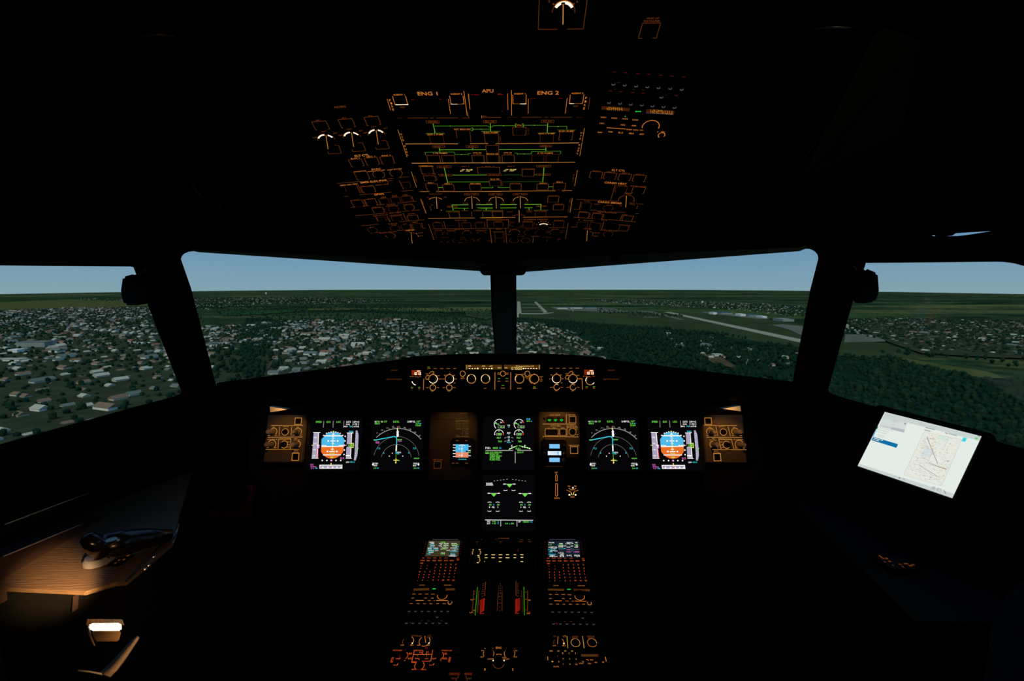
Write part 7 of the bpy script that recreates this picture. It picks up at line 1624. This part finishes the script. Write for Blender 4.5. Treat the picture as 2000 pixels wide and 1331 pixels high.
for i, (v, f, m_) in enumerate(tp):
    # crown plus a short trunk
    bm = bmesh.new(); lathe(bm, [(.14, -.0), (.10, .5)], 6)
    bm.verts.ensure_lookup_table()
    vs = list(v)+[tuple(q.co) for q in bm.verts]; fs = list(f)+[tuple(len(v)+q.index for q in ff.verts) for ff in bm.faces]; n2 = len(bm.faces); bm.free()
    me = bpy.data.meshes.new('tree'); me.from_pydata(vs, [], fs); me.materials.append(TM[i % 3]); me.materials.append(BK); me.polygons.foreach_set('material_index', [0]*len(f)+[1]*n2); tmesh.append(me)
for k, w in tb.items():
    x, y, s_ = tr_[k]; i = k % 6
    o = bpy.data.objects.new('tree', tmesh[i]); COL.objects.link(o); o.location = (x, y, GZ); o.scale = (s_, s_, s_*1.05); o.rotation_euler = (0, 0, k % 7)
    tag(o, '%s green round tree seen from above through the %s' % (('dark', 'mid', 'olive')[i % 3], WN[w]), 'tree', 'trees below the aircraft')
rest = [(t[0], t[1], GZ, (k % 7)*.9, t[2], k % 6) for k, t in enumerate(tr_) if k not in tb]
tag(merged('woodland', rest, tp, TM), 'the mass of farther dark green trees over woods and gardens', 'trees', kind='stuff')
# ---- single buildings
def bld(name, label, cat, x, y, w, d, h, wall, roof, a=0, group=None, roofh=.5):
    p = G(x, y); k = (p-CAM).dot(FW)/FPX; W_, H_ = w*k, h*k
    root = empty(name, Matrix.Translation(p) @ Matrix.Rotation(a, 4, 'Z'), label, cat, group)
    bm = bmesh.new(); addbox(bm, (0, d/2, H_/2), (W_, d, H_)); bmobj('walls', bm, wall, root)
    bm = bmesh.new(); addbox(bm, (0, d/2, H_+roofh), (W_+1, d+1, roofh*2)); bmobj('roof', bm, roof, root)
wh = pm('hangar_white', (.8, .82, .76), .05); bw = pm('terminal_blue_roof', (.05, .14, .22), .1); gy = pm('building_grey', (.25, .3, .27), .2)
def z3(x, y): return (1000+x/3.333, 460+y/3.333)
bld('terminal_building', 'airport terminal with a dull blue roof on the apron', 'terminal', *z3(520, 478), 24, 60, 2.2, gy, bw)
bld('terminal_building', 'pale terminal wing just left of the blue roof', 'terminal', *z3(420, 478), 22, 50, 2, wh, gy)
bld('terminal_building', 'low pale terminal wing at the left end of the apron', 'terminal', *z3(330, 480), 20, 50, 2, HM[0], gy)
bld('control_tower', 'slim dark control tower before the terminal', 'tower', *z3(397, 497), 2, 10, 7.5, gy, gy)
bld('hangar', 'white hangar at the left end of the hangar row', 'hangar', *z3(1322, 516), 7, 60, 4, wh, wh, group='hangars beyond the airfield')
bld('hangar', 'white hangar in the middle of the hangar row', 'hangar', *z3(1505, 528), 10, 60, 4.2, wh, wh, group='hangars beyond the airfield')
bld('hangar', 'white hangar at the right end of the hangar row', 'hangar', *z3(1645, 540), 9, 60, 3.6, wh, wh, group='hangars beyond the airfield')
bld('hangar', 'blue roofed hangar between the two left white hangars', 'hangar', *z3(1400, 515), 22, 80, 3, gy, bw, group='hangars beyond the airfield')
bld('hangar', 'blue roofed hangar between the two right white hangars', 'hangar', *z3(1575, 530), 18, 80, 3, gy, bw, group='hangars beyond the airfield')
bld('hangar', 'low grey hangar near the right frame of the right front window', 'hangar', *z3(1800, 562), 22, 80, 4, gy, gy, group='hangars beyond the airfield')
bld('warehouse', 'bright white warehouse at the edge of the woods below the airfield', 'warehouse', *z3(1021, 652), 6.5, 14, 4.5, wh, wh)
bld('warehouse', 'pale shed beside the reddish bare field', 'warehouse', *z3(1345, 795), 15, 16, 5, HM[0], RM[0])
bld('water_tower', 'tiny pale tower on the skyline of the left front window', 'tower', 519.5, 575, 1.8, 20, 3.5, wh, wh)
bld('church', 'tiny pale church tower above the far town in the right front window', 'church', *z3(1240, 440), 2.4, 15, 3.5, wh, wh)
bld('school', 'blue grey school block by the left edge of the left side window', 'school', 60, 681, 56, 30, 12, gy, RM[2])
bld('school', 'bright white school wing before the blue grey school', 'school', 25, 692, 18, 16, 8, wh, wh)
bld('warehouse', 'white warehouse with flat roof in the left side window, below the school', 'warehouse', 15, 709, 46, 18, 6, HM[0], RM[0])
bld('warehouse', 'pale block of flats right of the school in the left side window', 'flats', 105, 686, 20, 20, 9, HM[2], RM[0])
for i, (x, y, w) in enumerate(((640, 517.5, 0), (0, 0, 0))):
    pass
for i in range(4): bld('approach_light_bar', 'white approach light bars before the short runway', 'light', 1011.6, 614+i*2.2, 1.6, 3, .9, emit('approach_white_%d' % i, (1, .9, .7), .7), wh, group='approach lights')
bld('runway_end_marker', 'reddish marker at the far end of the short runway', 'marker', 1013, 590, 5, 10, .7, pm('marker_red', (.5, .12, .06), .1), pm('marker_red_top', (.5, .12, .06), .1))
# ================================================================ WORLD, LAMPS, CAMERA
w = bpy.data.worlds.new('sky'); S.world = w; w.use_nodes = True; nt = w.node_tree; nt.nodes.clear()
tc = nt.nodes.new('ShaderNodeTexCoord'); sp = nt.nodes.new('ShaderNodeSeparateXYZ'); cr = nt.nodes.new('ShaderNodeValToRGB'); bg = nt.nodes.new('ShaderNodeBackground'); ow = nt.nodes.new('ShaderNodeOutputWorld')
st = [(0.0, (.01, .03, .02)), (.488, (.02, .06, .05)), (.491, (.245, .385, .43)), (.512, (.205, .355, .46)), (.54, (.145, .30, .47)), (.65, (.10, .24, .43)), (1.0, (.06, .15, .34))]
el = cr.color_ramp.elements
while len(el) < len(st): el.new(.5)
for e_, (p, c) in zip(el, st): e_.position = p; e_.color = (*c, 1)
ma = nt.nodes.new('ShaderNodeMath'); ma.operation = 'MULTIPLY_ADD'; ma.inputs[1].default_value = .5; ma.inputs[2].default_value = .5
nt.links.new(tc.outputs['Generated'], sp.inputs[0]); nt.links.new(sp.outputs['Z'], ma.inputs[0]); nt.links.new(ma.outputs[0], cr.inputs[0]); nt.links.new(cr.outputs[0], bg.inputs[0]); nt.links.new(bg.outputs[0], ow.inputs[0])
bg.inputs[1].default_value = 1.0
def light(name, typ, loc, energy, col, target=None, **k):
    l = bpy.data.lights.new(name, typ); l.energy = energy; l.color = col
    for a, b in k.items(): setattr(l, a, b)
    o = bpy.data.objects.new(name, l); COL.objects.link(o); o.location = loc
    if target is not None: o.rotation_euler = (Vector(target)-Vector(loc)).to_track_quat('-Z', 'Y').to_euler()
    return o
light('sun', 'SUN', (0, -50, 80), 1.45, (1, .93, .76), (20, 20, 0), angle=.01)
# flood lamps under the glareshield hood, shining down the panel
warm = (1, .42, .09)
def flood(x, y, Z, tx, ty, e, ang=70, bl=.8):
    light('hood_flood_lamp', 'SPOT', at(x, y, Z), e, warm, PL_MAIN.hit(tx, ty)[0], spot_size=rad(ang), spot_blend=bl, shadow_soft_size=.006)
flood(553, 806, 1.27, 560, 872, .6, 62, .5)
flood(1419, 806, 1.27, 1414, 872, .6, 62, .5)
flood(885, 800, 1.28, 885, 850, .20, 70)
flood(1100, 800, 1.28, 1090, 838, .36, 64)
light('wedge_fill_spot', 'SPOT', at(545, 806, 1.295), .14, (1, .55, .22), at(540, 799, 1.335), spot_size=rad(100), spot_blend=1, shadow_soft_size=.003)  # spots added only to brighten the wedges, no fixture of their own
light('wedge_fill_spot', 'SPOT', at(1430, 805, 1.295), .14, (1, .55, .22), at(1434, 798, 1.335), spot_size=rad(100), spot_blend=1, shadow_soft_size=.003)
# reading lamp throws forward and up over the side console
light('reading_lamp_light', 'SPOT', at(190, 1186,   .62), 46, (1, .58, .24), at(112, 1150, .86), spot_size=rad(19), spot_blend=1, shadow_soft_size=.01)
light('reading_lamp_spill', 'SPOT', at(192, 1198, .62), .7, (1, .55, .22), at(150, 1090, .95), spot_size=rad(80), spot_blend=1, shadow_soft_size=.01)
light('edge_fill_spot', 'SPOT', at(262, 1236, .58), 1.2, (1, .6, .28), at(232, 1285, .69), spot_size=rad(60), spot_blend=1, shadow_soft_size=.01)  # extra spot beside the lamp, added to brighten the curved strip
# added spots behind the view, brightening the olive panel and the left rod
light('rear_fill_spot', 'SPOT', (.5, -.3, 1.6), .9, (.95, 1, .7), at(1700, 180, .85), spot_size=rad(34), spot_blend=1, shadow_soft_size=.01)
light('rear_fill_spot', 'SPOT', (-.3, -.2, 1.5), .25, (1, .45, .15), at(300, 66, .72), spot_size=rad(40), spot_blend=1, shadow_soft_size=.01)
cam = bpy.data.cameras.new('camera'); co_ = bpy.data.objects.new('camera', cam); COL.objects.link(co_)
cam.sensor_width = 36; cam.lens = FPX/2000*36; cam.clip_start = .05; cam.clip_end = 200000
m = Matrix((RT, UP, -FW)).transposed().to_4x4(); m.translation = CAM; co_.matrix_world = m
cam.dof.use_dof = True; cam.dof.focus_distance = 1.38; cam.dof.aperture_fstop = 8
S.camera = co_
S.view_settings.view_transform = 'Standard'; S.view_settings.look = 'None'; S.view_settings.exposure = 0; S.view_settings.gamma = 1
S.view_settings.use_curve_mapping = False
